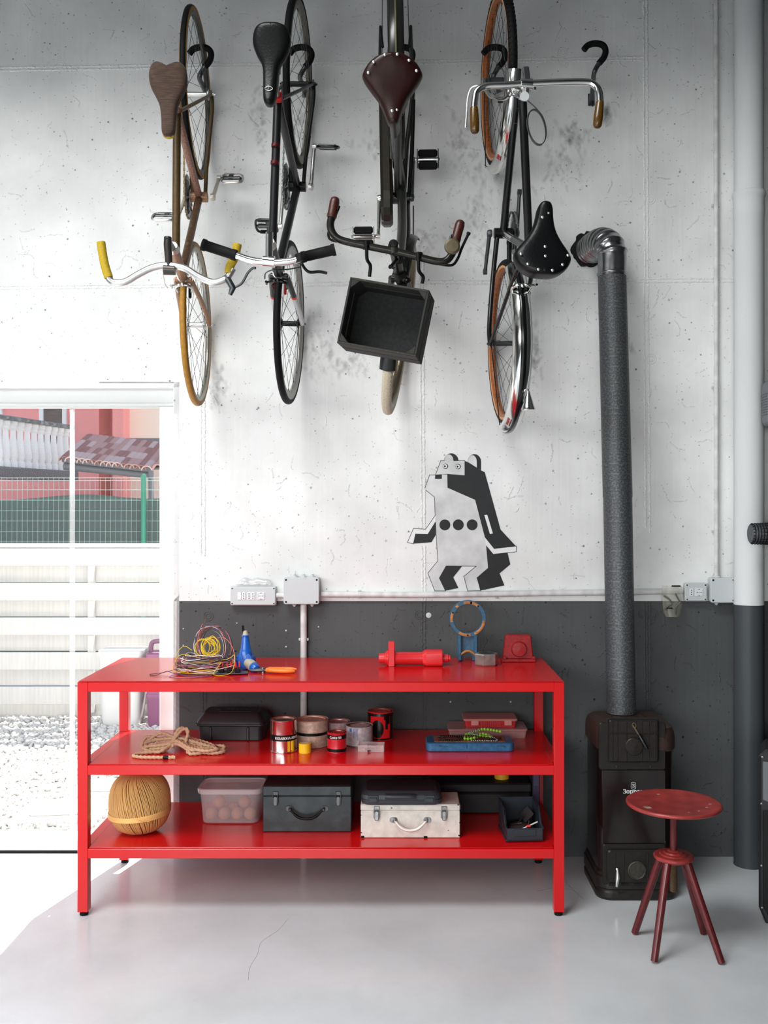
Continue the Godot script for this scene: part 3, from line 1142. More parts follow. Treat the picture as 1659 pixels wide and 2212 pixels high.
	obj("blue_cap", p, blue, o)
	p = mb()
	p.lathe([Vector2(0.0055, 0.078), Vector2(0.0055, 0.094), Vector2(0.004, 0.095), Vector2(0.0002, 0.0952)], 12, Transform3D(ax, V(0.003, 0.034, 0.008)))
	obj("knob", p, bg, o)
	# little switch board
	o = thing("switch_board", "small grey switch panel with red plugs in front of the wires", "switch panel", V(-0.69, ty, 0.49), "", 0.16)
	p = mb()
	p.box(V(0.145, 0.004, 0.055), V(0, 0.006, 0), 0.001)
	obj("plate", p, mat(c8(70, 74, 80), 0.4, 0.3), o)
	for i in 3:
		var x := -0.034 + i * 0.033
		p = mb()
		p.box(V(0.022, 0.016, 0.03), V(x, 0.016, 0.004), 0.003)
		obj("switch", p, M.black, o)
		p = mb()
		p.box(V(0.007, 0.02, 0.012), V(x - 0.005, 0.034, -0.008), 0.002, Transform3D(Basis(V(0, 0, 1), 0.1), Vector3.ZERO))
		p.box(V(0.007, 0.024, 0.012), V(x + 0.006, 0.036, -0.012), 0.002)
		p.box(V(0.006, 0.018, 0.01), V(x + 0.002, 0.038, -0.026), 0.002, Transform3D(Basis(V(0, 0, 1), -0.12), Vector3.ZERO))
		obj("red_plug", p, M.safety_red, o)
	# pliers
	o = thing("pliers", "pliers with orange handles lying open beside the blue coupler", "pliers", V(-0.525, ty, 0.46), "", -0.06)
	for s in [-1.0, 1.0]:
		p = mb()
		p.tube(curve([V(-0.02, 0.012, s * 0.004), V(0.0, 0.013, s * 0.013), V(0.05, 0.012, s * 0.024), V(0.098, 0.012, s * 0.022)], 6), [0.0085, 0.0085, 0.0085, 0.009, 0.0092, 0.0092, 0.009, 0.009, 0.009, 0.009, 0.0088, 0.0088, 0.0085, 0.0085, 0.0084, 0.0082, 0.0075, 0.006, 0.004], 9)
		p.sphere(V(-0.012, 0.016, s * 0.014), V(0.006, 0.006, 0.006), 8, 6)
		obj("handle", p, M.orange, o)
		p = mb()
		p.tube([V(-0.02, 0.011, s * 0.004), V(-0.04, 0.011, -s * 0.004), V(-0.09, 0.01, -s * 0.003)], [0.008, 0.009, 0.003], 6)
		obj("jaw", p, M.dark_steel, o)
	p = mb()
	p.lathe([Vector2(0.008, 0.0), Vector2(0.008, 0.02), Vector2(0.006, 0.021), Vector2(0.0002, 0.021)], 14, mv(-0.036, 0.001, 0))
	obj("pivot", p, M.steel, o)
	# foundry pattern, turned and lying along the bench
	M.pattern_red = mat(c8(206, 36, 42), 0.34, 0.0, {"nor": "nlump", "scale": 9.0, "ns": 0.12})
	o = thing("casting_pattern", "red painted wooden casting pattern, a stepped shaft with an upright flange", "casting pattern", V(-0.095, ty, 0.27))
	var along := Transform3D(Basis(V(0, 0, 1), -PI / 2), V(0, 0.030, 0))
	p = mb()
	p.lathe([Vector2(0.02, 0.0), Vector2(0.021, 0.003), Vector2(0.021, 0.024), Vector2(0.027, 0.026), Vector2(0.027, 0.031), Vector2(0.033, 0.033), Vector2(0.033, 0.04)], 24, along)
	obj("spigot", p, M.pattern_red, o)
	p = mb()
	p.extrude(PackedVector2Array([Vector2(-0.034, -0.028), Vector2(0.034, -0.028), Vector2(0.034, 0.05), Vector2(0.028, 0.066), Vector2(0.016, 0.073), Vector2(-0.016, 0.073), Vector2(-0.028, 0.066), Vector2(-0.034, 0.05)]), 0.027, Transform3D(Basis(V(0, 1, 0), PI / 2), V(0.04, 0.029, 0)), 0.003)
	obj("flange", p, M.pattern_red, o)
	p = mb()
	p.lathe([Vector2(0.034, 0.066), Vector2(0.029, 0.07), Vector2(0.0265, 0.078), Vector2(0.0265, 0.19), Vector2(0.029, 0.194)], 28, along)
	obj("shaft", p, M.pattern_red, o)
	p = mb()
	var oct := PackedVector2Array()
	for i in 8:
		var a := PI / 8 + TAU * i / 8
		oct.append(Vector2(cos(a), sin(a)) * 0.038)
	var rr := []
	for k in [[0.186, 0.78], [0.2, 1.0], [0.266, 1.0], [0.27, 0.94]]:
		var ring := PackedVector3Array()
		for q in rrect(0.07, 0.066, 0.014, 4):
			ring.append(V(k[0], 0.033 + q.y * k[1], q.x * k[1]))
		rr.append(ring)
	p.loft(rr, true, true, 0.3)
	obj("head_block", p, M.pattern_red, o)
	p = mb()
	p.lathe([Vector2(0.017, 0.268), Vector2(0.017, 0.293), Vector2(0.013, 0.295), Vector2(0.013, 0.302), Vector2(0.0003, 0.3025)], 20, along)
	obj("tail_spigot", p, M.pattern_red, o)
	# ring shaped pattern standing up
	M.worn_blue = mat(c8(56, 104, 136), 0.45, 0.0, {"tex": "blotch", "scale": 9.0})
	M.bare_wood = mat(c8(216, 142, 74), 0.6, 0.0, {"tex": "grain", "scale": 6.0})
	o = thing("ring_pattern", "blue wooden ring pattern with paint worn to orange wood, standing upright", "casting pattern", V(0.29, ty, 0.15))
	p = mb()
	p.arc(0.0, [Vector2(0.062, -0.012), Vector2(0.064, -0.014), Vector2(0.078, -0.014), Vector2(0.08, -0.012), Vector2(0.08, 0.012), Vector2(0.078, 0.014), Vector2(0.064, 0.014), Vector2(0.062, 0.012)], 0, TAU, 56, true)
	var ro := obj("ring", p, M.worn_blue, o)
	ro.transform = Transform3D(Basis(V(0, 1, 0), PI / 2 + 0.0), V(0, 0.185, 0))
	for q in [[2.55, 3.3], [5.6, 6.15], [-0.25, 0.25], [1.2, 1.75], [3.55, 4.6], [0.62, 0.8]]:
		p = mb()
		p.arc(0.0, [Vector2(0.0645, 0.013), Vector2(0.0775, 0.013), Vector2(0.0765, 0.0146), Vector2(0.0655, 0.0146)], q[0], q[1], 12)
		ro = obj("worn_patch", p, M.bare_wood, o)
		ro.transform = Transform3D(Basis(V(0, 1, 0), -PI / 2), V(0, 0.185, 0))
	for a in [0.9, 2.75, 4.7]:
		p = mb()
		p.lathe([Vector2(0.004, 0), Vector2(0.004, 0.0012), Vector2(0.0002, 0.0012)], 10, Transform3D(Basis(V(1, 0, 0), PI / 2), V(cos(a) * 0.071, 0.185 + sin(a) * 0.071, 0.0146)))
		obj("bolt_hole", p, M.dark_hole, o)
	p = mb()
	p.extrude(PackedVector2Array([Vector2(-0.038, 0.0), Vector2(-0.02, 0.0), Vector2(-0.018, 0.022), Vector2(-0.008, 0.034), Vector2(0.008, 0.034), Vector2(0.018, 0.022), Vector2(0.02, 0.0), Vector2(0.046, 0.0), Vector2(0.046, 0.05), Vector2(0.043, 0.112), Vector2(0.03, 0.122), Vector2(-0.03, 0.122), Vector2(-0.043, 0.112), Vector2(-0.046, 0.05), Vector2(-0.046, 0.012)]), 0.012, mv(0, 0.0, -0.016), 0.002)
	obj("web", p, M.worn_blue, o)
	for s in [-1.0, 1.0]:
		p = mb()
		p.box(V(0.018, 0.115, 0.03), V(s * 0.035, 0.058, 0.004), 0.006)
		obj("side_rib", p, M.worn_blue, o)
	p = mb()
	p.box(V(0.052, 0.014, 0.024), V(0, 0.116, 0.0), 0.005)
	obj("neck", p, M.worn_blue, o)
	p = mb()
	p.arc(0.0, [Vector2(0.034, 0.0), Vector2(0.042, 0.0), Vector2(0.042, 0.02), Vector2(0.034, 0.02)], -1.25, 1.25, 16)
	ro = obj("saddle_arch", p, M.bare_wood, o)
	ro.transform = Transform3D(Basis(V(0, 1, 0), -PI / 2), V(0, 0.006, -0.004))
	# hexagon nut
	o = thing("hex_nut", "large bare steel hexagon nut on bench top before ring pattern", "nut", V(0.362, ty, 0.255), "", 0.22)
	var hexp := PackedVector2Array()
	for i in 6:
		hexp.append(Vector2(cos(TAU * i / 6), sin(TAU * i / 6)))
	var rings := []
	for k in [[0.0, 0.047], [0.005, 0.051], [0.045, 0.051], [0.05, 0.047]]:
		rings.append(ring3(hexp, k[0], k[1]))
	rings.append(ring3(hexp, 0.05, 0.034))
	p = mb()
	p.loft(rings, false, false)
	obj("body", p, mat(c8(190, 186, 180), 0.34, 0.7, {"tex": "blotch", "scale": 4.0}), o)
	p = mb()
	p.lathe([Vector2(0.034, 0.0505), Vector2(0.031, 0.047), Vector2(0.033, 0.044), Vector2(0.03, 0.041), Vector2(0.033, 0.038), Vector2(0.03, 0.034), Vector2(0.03, 0.002), Vector2(0.0003, 0.0015)], 24)
	obj("thread", p, M.dark_steel, o)
	# bracket pattern
	M.pattern_dark = mat(c8(170, 28, 34), 0.4, 0.0, {"tex": "blotch", "scale": 9.0})
	o = thing("bracket_pattern", "dark red tapered bracket pattern with a round boss at the bench's right end", "casting pattern", V(0.508, ty, 0.16))
	p = mb()
	p.extrude(PackedVector2Array([Vector2(-0.068, 0.012), Vector2(0.066, 0.012), Vector2(0.055, 0.11), Vector2(0.048, 0.117), Vector2(-0.05, 0.117), Vector2(-0.056, 0.11)]), 0.036, mv(0, 0, -0.018), 0.004)
	obj("upright", p, M.pattern_dark, o)
	p = mb()
	p.lathe([Vector2(0.035, 0.0), Vector2(0.033, 0.012), Vector2(0.031, 0.02), Vector2(0.029, 0.022), Vector2(0.0003, 0.0235)], 28, Transform3D(Basis(V(1, 0, 0), PI / 2), V(0.002, 0.056, 0.016)))
	obj("boss", p, M.pattern_dark, o)
	p = mb()
	p.box(V(0.15, 0.014, 0.05), V(0.0, 0.007, 0.002), 0.003)
	p.box(V(0.018, 0.012, 0.05), V(-0.06, 0.018, 0.004), 0.003)
	p.box(V(0.018, 0.012, 0.05), V(0.064, 0.018, 0.004), 0.003)
	obj("base", p, M.pattern_dark, o)


func tin(called: String, label: String, pos: Vector3, r: float, h: float, body: Material, lid: Material, group := "tins on the middle shelf", lip: Material = null) -> Node3D:
	var o := thing(called, label, "tin", pos, group)
	var p := mb()
	p.lathe([Vector2(r * 0.97, 0), Vector2(r * 1.02, 0.0015), Vector2(r * 1.02, 0.004), Vector2(r, 0.0055), Vector2(r, h - 0.006), Vector2(r * 1.015, h - 0.0045), Vector2(r * 1.025, h - 0.001), Vector2(r * 1.0, h), Vector2(r * 0.97, h - 0.002), Vector2(r * 0.965, h - 0.005), Vector2(r * 0.9, h - 0.005)], 40)
	obj("body", p, body, o)
	p = mb()
	p.lathe([Vector2(r * 0.9, h - 0.006), Vector2(r * 0.9, h - 0.001), Vector2(r * 0.87, h), Vector2(r * 0.8, h - 0.001), Vector2(r * 0.77, h - 0.006), Vector2(r * 0.45, h - 0.0064), Vector2(0.0005, h - 0.006)], 40)
	obj("lid", p, lid, o)
	return o


func band(o: Node3D, called: String, r: float, y0: float, y1: float, m: Material, a0 := 0.0, a1 := TAU) -> void:
	var p := mb()
	var n := 40
	for i in n:
		var u := a0 + (a1 - a0) * i / n
		var w := a0 + (a1 - a0) * (i + 1) / n
		p.quad(V(sin(u) * r, y0, cos(u) * r), V(sin(w) * r, y0, cos(w) * r), V(sin(w) * r, y1, cos(w) * r), V(sin(u) * r, y1, cos(u) * r), 1)
		if u <= a0 + 1e-6 or true:
			p.quad(V(sin(u) * (r - 0.001), y1, cos(u) * (r - 0.001)), V(sin(u) * r, y1, cos(u) * r), V(sin(w) * r, y1, cos(w) * r), V(sin(w) * (r - 0.001), y1, cos(w) * (r - 0.001)), 2)
	obj(called, p, m, o)


func letters(o: Node, text: String, size: float, m: Material, place: Callable, font_name := "Droid Serif", gap := 1.0) -> void:   # each letter its own small raised mesh; place(distance along the line) gives its transform
	var f := SystemFont.new()
	f.font_names = PackedStringArray([font_name])
	f.font_weight = 700
	var xs := []
	var total := 0.0
	for ch in text:
		var wdt := f.get_string_size(ch, HORIZONTAL_ALIGNMENT_LEFT, -1, 64).x / 64.0 * size * gap
		if wdt <= 0.0:
			wdt = size * 0.6
		xs.append(total + wdt / 2)
		total += wdt
	for i in text.length():
		if text[i] == " ":
			continue
		var t := TextMesh.new()
		t.font = f
		t.text = text[i]
		t.font_size = 64
		t.pixel_size = size / 64.0
		t.depth = 0.0006
		var g := obj("letter", t, m, o)
		g.transform = place.call(xs[i] - total / 2)


func middle_shelf_things() -> void:
	var y := MID_Y + 0.0038
	var tins := "tins on the middle shelf"
	M.tin_top = mat(c8(196, 150, 132), 0.4, 0.5, {"tex": "blotch", "scale": 9.0})
	# shiny tin
	var o := tin("paint_tin", "shiny silver tin with a black lettered band, leftmost of the tins", V(-0.481, y, 0.43), 0.0545, 0.13, M.chrome, M.tin_top, tins)
	band(o, "label_band", 0.0549, 0.049, 0.073, M.black)
	var wl := mat(c8(236, 230, 224), 0.6)
	letters(o, "KESABOGA AID COLOR", 0.0135, wl, func(d): return Transform3D(Basis(V(0, 1, 0), (d + 0.038) / 0.0549), V(sin((d + 0.038) / 0.0549) * 0.055, 0.061, cos((d + 0.038) / 0.0549) * 0.055)), "Droid Serif", 0.85)
	band(o, "yellow_label", 0.0549, 0.006, 0.048, mat(c8(232, 186, 30), 0.4), 0.42, 0.62)
	# pale tin with tape
	var pale := mat(c8(222, 188, 168), 0.42, 0.15, {"tex": "blotch", "scale": 7.0})
	o = tin("paint_tin", "wide cream tin with a thin black tape round its middle", V(-0.374, y, 0.335), 0.068, 0.11, pale, mat(c8(214, 160, 138), 0.4, 0.3), tins)
	band(o, "tape_band", 0.0685, 0.05, 0.062, M.black)
	# tape roll
	o = thing("tape_roll", "small roll of yellow tape standing before the wide cream tin", "tape roll", V(-0.390, y, 0.462))
	var p := mb()
	p.lathe([Vector2(0.0125, 0), Vector2(0.0245, 0), Vector2(0.0252, 0.0007), Vector2(0.0252, 0.0375), Vector2(0.0245, 0.038), Vector2(0.0125, 0.038)], 32)
	obj("tape", p, mat(c8(240, 190, 26), 0.45), o)
	p = mb()
	p.lathe([Vector2(0.0175, 0.0), Vector2(0.0175, 0.0386), Vector2(0.0125, 0.0386), Vector2(0.0125, 0.004)], 24)
	obj("core", p, mat(c8(196, 190, 180), 0.6), o)
	# small red tin with black bands
	o = tin("paint_tin", "small red tin with black bands and a lettered top edge", V(-0.262, y, 0.448), 0.0385, 0.082, mat(c8(196, 24, 40), 0.32), mat(c8(120, 84, 74), 0.35, 0.6), tins)
	band(o, "lower_band", 0.0389, 0.005, 0.018, M.black)
	band(o, "upper_band", 0.0389, 0.057, 0.073, M.black)
	letters(o, "Casto 50", 0.013, wl, func(d): return Transform3D(Basis(V(0, 1, 0), (d - 0.004) / 0.0389), V(sin((d - 0.004) / 0.0389) * 0.039, 0.0645, cos((d - 0.004) / 0.0389) * 0.039)), "Droid Sans", 0.95)
	# pale tin behind
	o = tin("paint_tin", "pale pink tin behind the small red tin", V(-0.270, y, 0.262), 0.052, 0.084, mat(c8(206, 176, 178), 0.45, 0.1, {"tex": "blotch", "scale": 8.0}), mat(c8(200, 146, 142), 0.35, 0.5), tins)
	# tin with blue drips
	o = tin("paint_tin", "off-white tin with blue paint drips below a dark brown lid", V(-0.176, y, 0.325), 0.056, 0.082, mat(c8(214, 202, 206), 0.45, 0.1, {"tex": "blotch", "scale": 8.0}), mat(c8(104, 62, 50), 0.4, 0.3), tins)
	var bluep := mat(c8(40, 112, 180), 0.3)
	for q in [[-0.75, 0.076, 0.062, 0.20], [-0.42, 0.076, 0.038, 0.035], [-0.33, 0.076, 0.052, 0.03], [-0.22, 0.076, 0.042, 0.04], [-0.12, 0.076, 0.028, 0.035]]:
		band(o, "paint_drip", 0.0565, q[2], q[1], bluep, q[0], q[0] + q[3])
	band(o, "foot_rim", 0.0575, 0.0, 0.004, M.dark_steel)
	# black and red spilled tin
	o = tin("paint_tin", "red tin with black paint spilled down its sides and a black oval", V(-0.09, y, 0.225), 0.054, 0.122, mat(c8(212, 30, 34), 0.25), mat(c8(110, 86, 76), 0.4, 0.3), tins)
	var blk = M.black_gloss
	band(o, "spilled_rim", 0.0546, 0.105, 0.117, blk)
	for q in [[-1.4, 0.03, 0.25], [-1.1, 0.075, 0.25], [0.42, 0.05, 0.22], [0.62, 0.072, 0.2], [0.85, 0.01, 0.5], [-1.7, 0.01, 0.28], [0.3, 0.09, 0.2]]:
		band(o, "paint_run", 0.0546, q[1], 0.11, blk, q[0], q[0] + q[2])
	band(o, "black_foot", 0.0546, 0.004, 0.012, blk)
	p = mb()
	var f := func(a: float, k: float) -> Vector3:
		var t := -0.22 + cos(a) * 0.5 * k
		return V(sin(t) * 0.0552, 0.052 + sin(a) * 0.038 * k, cos(t) * 0.0552)
	for k in 28:
		var a0 := TAU * k / 28
		var a1 := TAU * (k + 1) / 28
		for h in 6:
			var k0 := h / 6.0
			var k1 := (h + 1) / 6.0
			p.quad(f.call(a0, k0), f.call(a0, k1), f.call(a1, k1), f.call(a1, k0), 1)
	obj("oval_mark", p, blk, o)
	# tray of screws
	o = thing("screw_tray", "small clear pink plastic tray of screws before the tins", "tray", V(-0.122, y, 0.425), "", -0.06)
	var clearp := mat(c8(240, 205, 205), 0.15, 0.0, {"alpha": 0.22})
	p = mb()
	p.box(V(0.105, 0.002, 0.06), V(0, 0.001, 0))
	for s in [-1.0, 1.0]:
		p.box(V(0.105, 0.026, 0.0016), V(0, 0.014, s * 0.03))
		p.box(V(0.0016, 0.026, 0.06), V(s * 0.052, 0.014, 0))
	obj("tray_shell", p, clearp, o)
	var screw := mb()
	screw.lathe([Vector2(0.0004, 0), Vector2(0.0022, 0.004), Vector2(0.0022, 0.034), Vector2(0.0045, 0.037), Vector2(0.0003, 0.0375)], 8)
	var sm := screw.mesh()
	var w := RandomNumberGenerator.new()
	w.seed = 3
	for i in 12:
		var s := obj("screw_loose", sm, M.steel, null)
		s.name = numbered("screw")
		s.transform = Transform3D(Basis(V(0, 1, 0), w.randf_range(-0.6, 0.6)) * Basis(V(0, 0, 1), PI / 2 * (1 if i % 2 else -1)), o.position + V((0.018 if i % 2 else -0.018) + w.randf_range(-0.01, 0.01), 0.005 + 0.0045 * (i / 4), -0.02 + (i % 4) * 0.012))
		tag(s, "steel wood screw lying in the small pink plastic tray", "screw", "screws in the pink tray")
	# rope hank
	rope()
	# black case
	o = thing("tool_case", "black moulded plastic case standing against the wall behind the rope", "case", V(-0.724, y, 0.185), "", -0.03)
	M.black_plastic = mat(c8(26, 24, 28), 0.42)
	p = mb()
	var rings := []
	for k in [[0.0, 0.92, 0.9], [0.004, 0.95, 0.93], [0.062, 0.97, 0.96], [0.064, 1.0, 1.0]]:
		rings.append(ring3(_sc(rrect(0.29, 0.17, 0.025, 4), k[1], k[2]), k[0]))
	p.loft(rings, true, true, 0.4)
	obj("body", p, M.black_plastic, o)
	p = mb()
	rings = []
	for k in [[0.062, 1.03, 1.05], [0.066, 1.05, 1.08], [0.071, 1.05, 1.08], [0.072, 1.02, 1.03], [0.076, 1.02, 1.03], [0.082, 1.0, 1.0], [0.106, 0.88, 0.8], [0.114, 0.85, 0.74], [0.117, 0.82, 0.7]]:
		rings.append(ring3(_sc(rrect(0.29, 0.17, 0.025, 4), k[1], k[2]), k[0]))
	p.loft(rings, true, true, 0.5)
	obj("lid", p, M.black_plastic, o)
	for x in [-0.085, 0.075]:
		p = mb()
		p.box(V(0.012, 0.058, 0.008), V(x, 0.031, 0.081), 0.003)
		obj("rib", p, M.black_plastic, o)
	p = mb()
	p.extrude(rrect(0.2, 0.09, 0.012), 0.002, Transform3D(Basis(V(1, 0, 0), -PI / 2), V(0, 0.1165, 0)), 0.0008)
	obj("lid_panel", p, M.black_plastic, o)
	p = mb()
	for k in [[0.015, 0.012]]:
		p.lathe([Vector2(0.011, 0), Vector2(0.013, 0), Vector2(0.013, 0.002), Vector2(0.011, 0.002)], 20, mv(-0.062, 0.1185, 0.0))
		p.box(V(0.022, 0.002, 0.004), V(-0.062, 0.1195, 0), 0)
	obj("round_emblem", p, M.black_plastic, o)
	letters(o, "BOSCH", 0.026, M.black_plastic, func(d): return Transform3D(Basis(V(1, 0, 0), -PI / 2), V(d + 0.015, 0.1192, 0.0)), "Droid Sans", 1.15)
	# clear organiser and red organiser
	var ca := mat(c8(190, 140, 138), 0.22, 0.0, {"alpha": 0.62})
	o = thing("organiser_box", "wide clear plastic organiser box under the smaller red one", "box", V(0.372, y, 0.145))
	p = mb()
	p.loft([ring3(rrect(0.335, 0.155, 0.01), 0.0, 0.97), ring3(rrect(0.335, 0.155, 0.01), 0.03), ring3(rrect(0.335, 0.155, 0.01), 0.0305, 0.97)], true, false)
	obj("body", p, ca, o)
	p = mb()
	p.extrude(rrect(0.342, 0.162, 0.012), 0.009, Transform3D(Basis(V(1, 0, 0), -PI / 2), V(0, 0.031, 0)), 0.002)
	obj("lid", p, ca, o)
	for i in 5:
		p = mb()
		p.box(V(0.0016, 0.026, 0.14), V(-0.11 + i * 0.055, 0.015, 0))
		obj("divider", p, mat(c8(200, 150, 148), 0.3), o)
	var ra := mat(c8(178, 40, 44), 0.3)
	o = thing("organiser_box", "small red organiser with translucent lid on top of wide clear one", "box", V(0.385, y + 0.041, 0.14))
	p = mb()
	p.loft([ring3(rrect(0.222, 0.12, 0.008), 0.0, 0.97), ring3(rrect(0.222, 0.12, 0.008), 0.028)], true, false)
	obj("body", p, ra, o)
	p = mb()
	for i in 11:
		p.box(V(0.003, 0.022, 0.002), V(-0.04 + i * 0.008, 0.014, 0.0605))
	obj("front_ribs", p, mat(c8(196, 70, 72), 0.3), o)
	p = mb()
	p.extrude(rrect(0.235, 0.132, 0.012), 0.01, Transform3D(Basis(V(1, 0, 0), -PI / 2), V(0, 0.0285, 0)), 0.003)
	obj("lid", p, mat(c8(206, 128, 120), 0.25, 0.0, {"alpha": 0.8}), o)
	for x in [-0.068, 0.075]:
		p = mb()
		p.box(V(0.032, 0.022, 0.004), V(x, 0.022, 0.067), 0.0015)
		obj("latch", p, mat(c8(214, 140, 134), 0.25, 0.0, {"alpha": 0.85}), o)
	# blue tin box with bead chains
	o = thing("blue_box", "flat blue metal box carrying a green bead chain", "box", V(0.28, y, 0.385))
	p = mb()
	var bm := mat(c8(52, 120, 168), 0.35, 0.2, {"tex": "blotch", "scale": 6.0})
	p.extrude(rrect(0.358, 0.136, 0.022, 5), 0.036, Transform3D(Basis(V(1, 0, 0), -PI / 2), Vector3.ZERO), 0.004)
	obj("case", p, bm, o)
	p = mb()
	p.extrude(rrect(0.29, 0.1, 0.006, 3), 0.002, Transform3D(Basis(V(1, 0, 0), -PI / 2), V(-0.0, 0.0355, 0)), 0.0006)
	obj("lid_label", p, mat(c8(206, 128, 96), 0.6, 0.0, {"tex": "worn", "scale": 9.0}), o)
	p = mb()
	p.box(V(0.002, 0.016, 0.002), V(-0.014, 0.02, 0.0685))
	obj("tick_mark", p, M.black, o)
	for x in [-0.11, 0.125]:
		p = mb()
		var line := []
		for k in 14:
			line.append(V(x - 0.018 + k * 0.0028, 0.0235 + 0.0028 * sin(k * 2.1) - (0.004 if k > 11 else 0.0), 0.0682))
		p.tube(line, 0.0008, 4)
		obj("scribble", p, M.black, o)
	for q in [["bead_chain", "green bead chain heaped on the blue box", c8(136, 190, 52), [[-0.03, 0.0, 0.018], [0.0, 0.0, 0.03], [0.04, 0.01, 0.03], [0.09, 0.004, 0.024], [0.06, 0.012, -0.002], [0.02, 0.004, -0.004], [-0.02, 0.006, 0.0], [0.03, 0.022, -0.012], [0.06, 0.028, -0.02], [0.1, 0.024, -0.02], [0.135, 0.02, -0.01]], 0.0064],
		["bead_chain", "black bead chain coiled on the lid label of blue box", c8(20, 20, 20), [[-0.13, 0.0, 0.01], [-0.11, 0.0, 0.04], [-0.06, 0.0, 0.045], [-0.03, 0.004, 0.02], [-0.07, 0.006, -0.005], [-0.12, 0.002, -0.012], [-0.09, 0.008, 0.012], [-0.02, 0.012, 0.014], [0.04, 0.012, 0.042], [0.10, 0.004, 0.042], [0.13, 0.002, 0.02]], 0.0045],
		["bead_chain", "grey steel bead chain under the green one on blue box", c8(170, 170, 160), [[0.0, 0.0, 0.05], [0.06, 0.0, 0.05], [0.11, 0.0, 0.05], [0.09, 0.01, 0.03], [0.04, 0.014, 0.015], [0.0, 0.02, 0.0], [0.05, 0.03, -0.01]], 0.004]]:
		var ch := thing(q[0], q[1], "chain", o.position + V(0, 0.0375 + q[4], 0))
		var pts := []
		for k in q[3]:
			pts.append(V(k[0], k[1], k[2]))
		var path := curve(pts, 24)
		var bead := mb()
		bead.sphere(Vector3.ZERO, Vector3.ONE * q[4], 8, 6)
		var bmsh := bead.mesh()
		var m := mat(q[2], 0.3, 0.8 if q[2].g > 0.6 and q[2].r > 0.6 else 0.0)
		var acc := 0.0
		for k in path.size() - 1:
			acc += (path[k + 1] - path[k]).length()
			if acc > q[4] * 1.9:
				acc = 0.0
				var b := obj("bead", bmsh, m, ch)
				b.position = path[k]
		p = mb()
		p.tube(path, q[4] * 0.25, 4)
		obj("cord", p, m, ch)


func _sc(poly: PackedVector2Array, kx: float, ky: float) -> PackedVector2Array:
	var r := PackedVector2Array()
	for p in poly:
		r.append(Vector2(p.x * kx, p.y * ky))
	return r


func strand(p: MB, path: Array, r: float, twist := 90.0, lobes := 3) -> void:   # twisted rope: lobed section turning along the path
	var rings := []
	var t0: Vector3 = (path[1] - path[0]).normalized()
	var nn := V(0, 1, 0) if absf(t0.y) < 0.9 else V(1, 0, 0)
	nn = (nn - t0 * nn.dot(t0)).normalized()
	var s := 0.0
	for i in path.size():
		var t: Vector3 = (path[mini(i + 1, path.size() - 1)] - path[maxi(i - 1, 0)]).normalized()
		nn = (nn - t * nn.dot(t)).normalized()
		var b := t.cross(nn)
		if i > 0:
			s += (path[i] - path[i - 1]).length()
		var ring := PackedVector3Array()
		for j in 9:
			var a := TAU * j / 9
			var rr := r * (1.0 + 0.24 * cos(lobes * (a - s * twist)))
			ring.append(path[i] + nn * cos(a) * rr + b * sin(a) * rr)
		rings.append(ring)
	p.loft(rings, true, true, 3.0)


func fine_path(pts: Array, step := 0.0026) -> Array:
	var c := curve(pts, 30)
	var out := [c[0]]
	for q in c:
		if (q - out[out.size() - 1]).length() >= step:
			out.append(q)
	return out


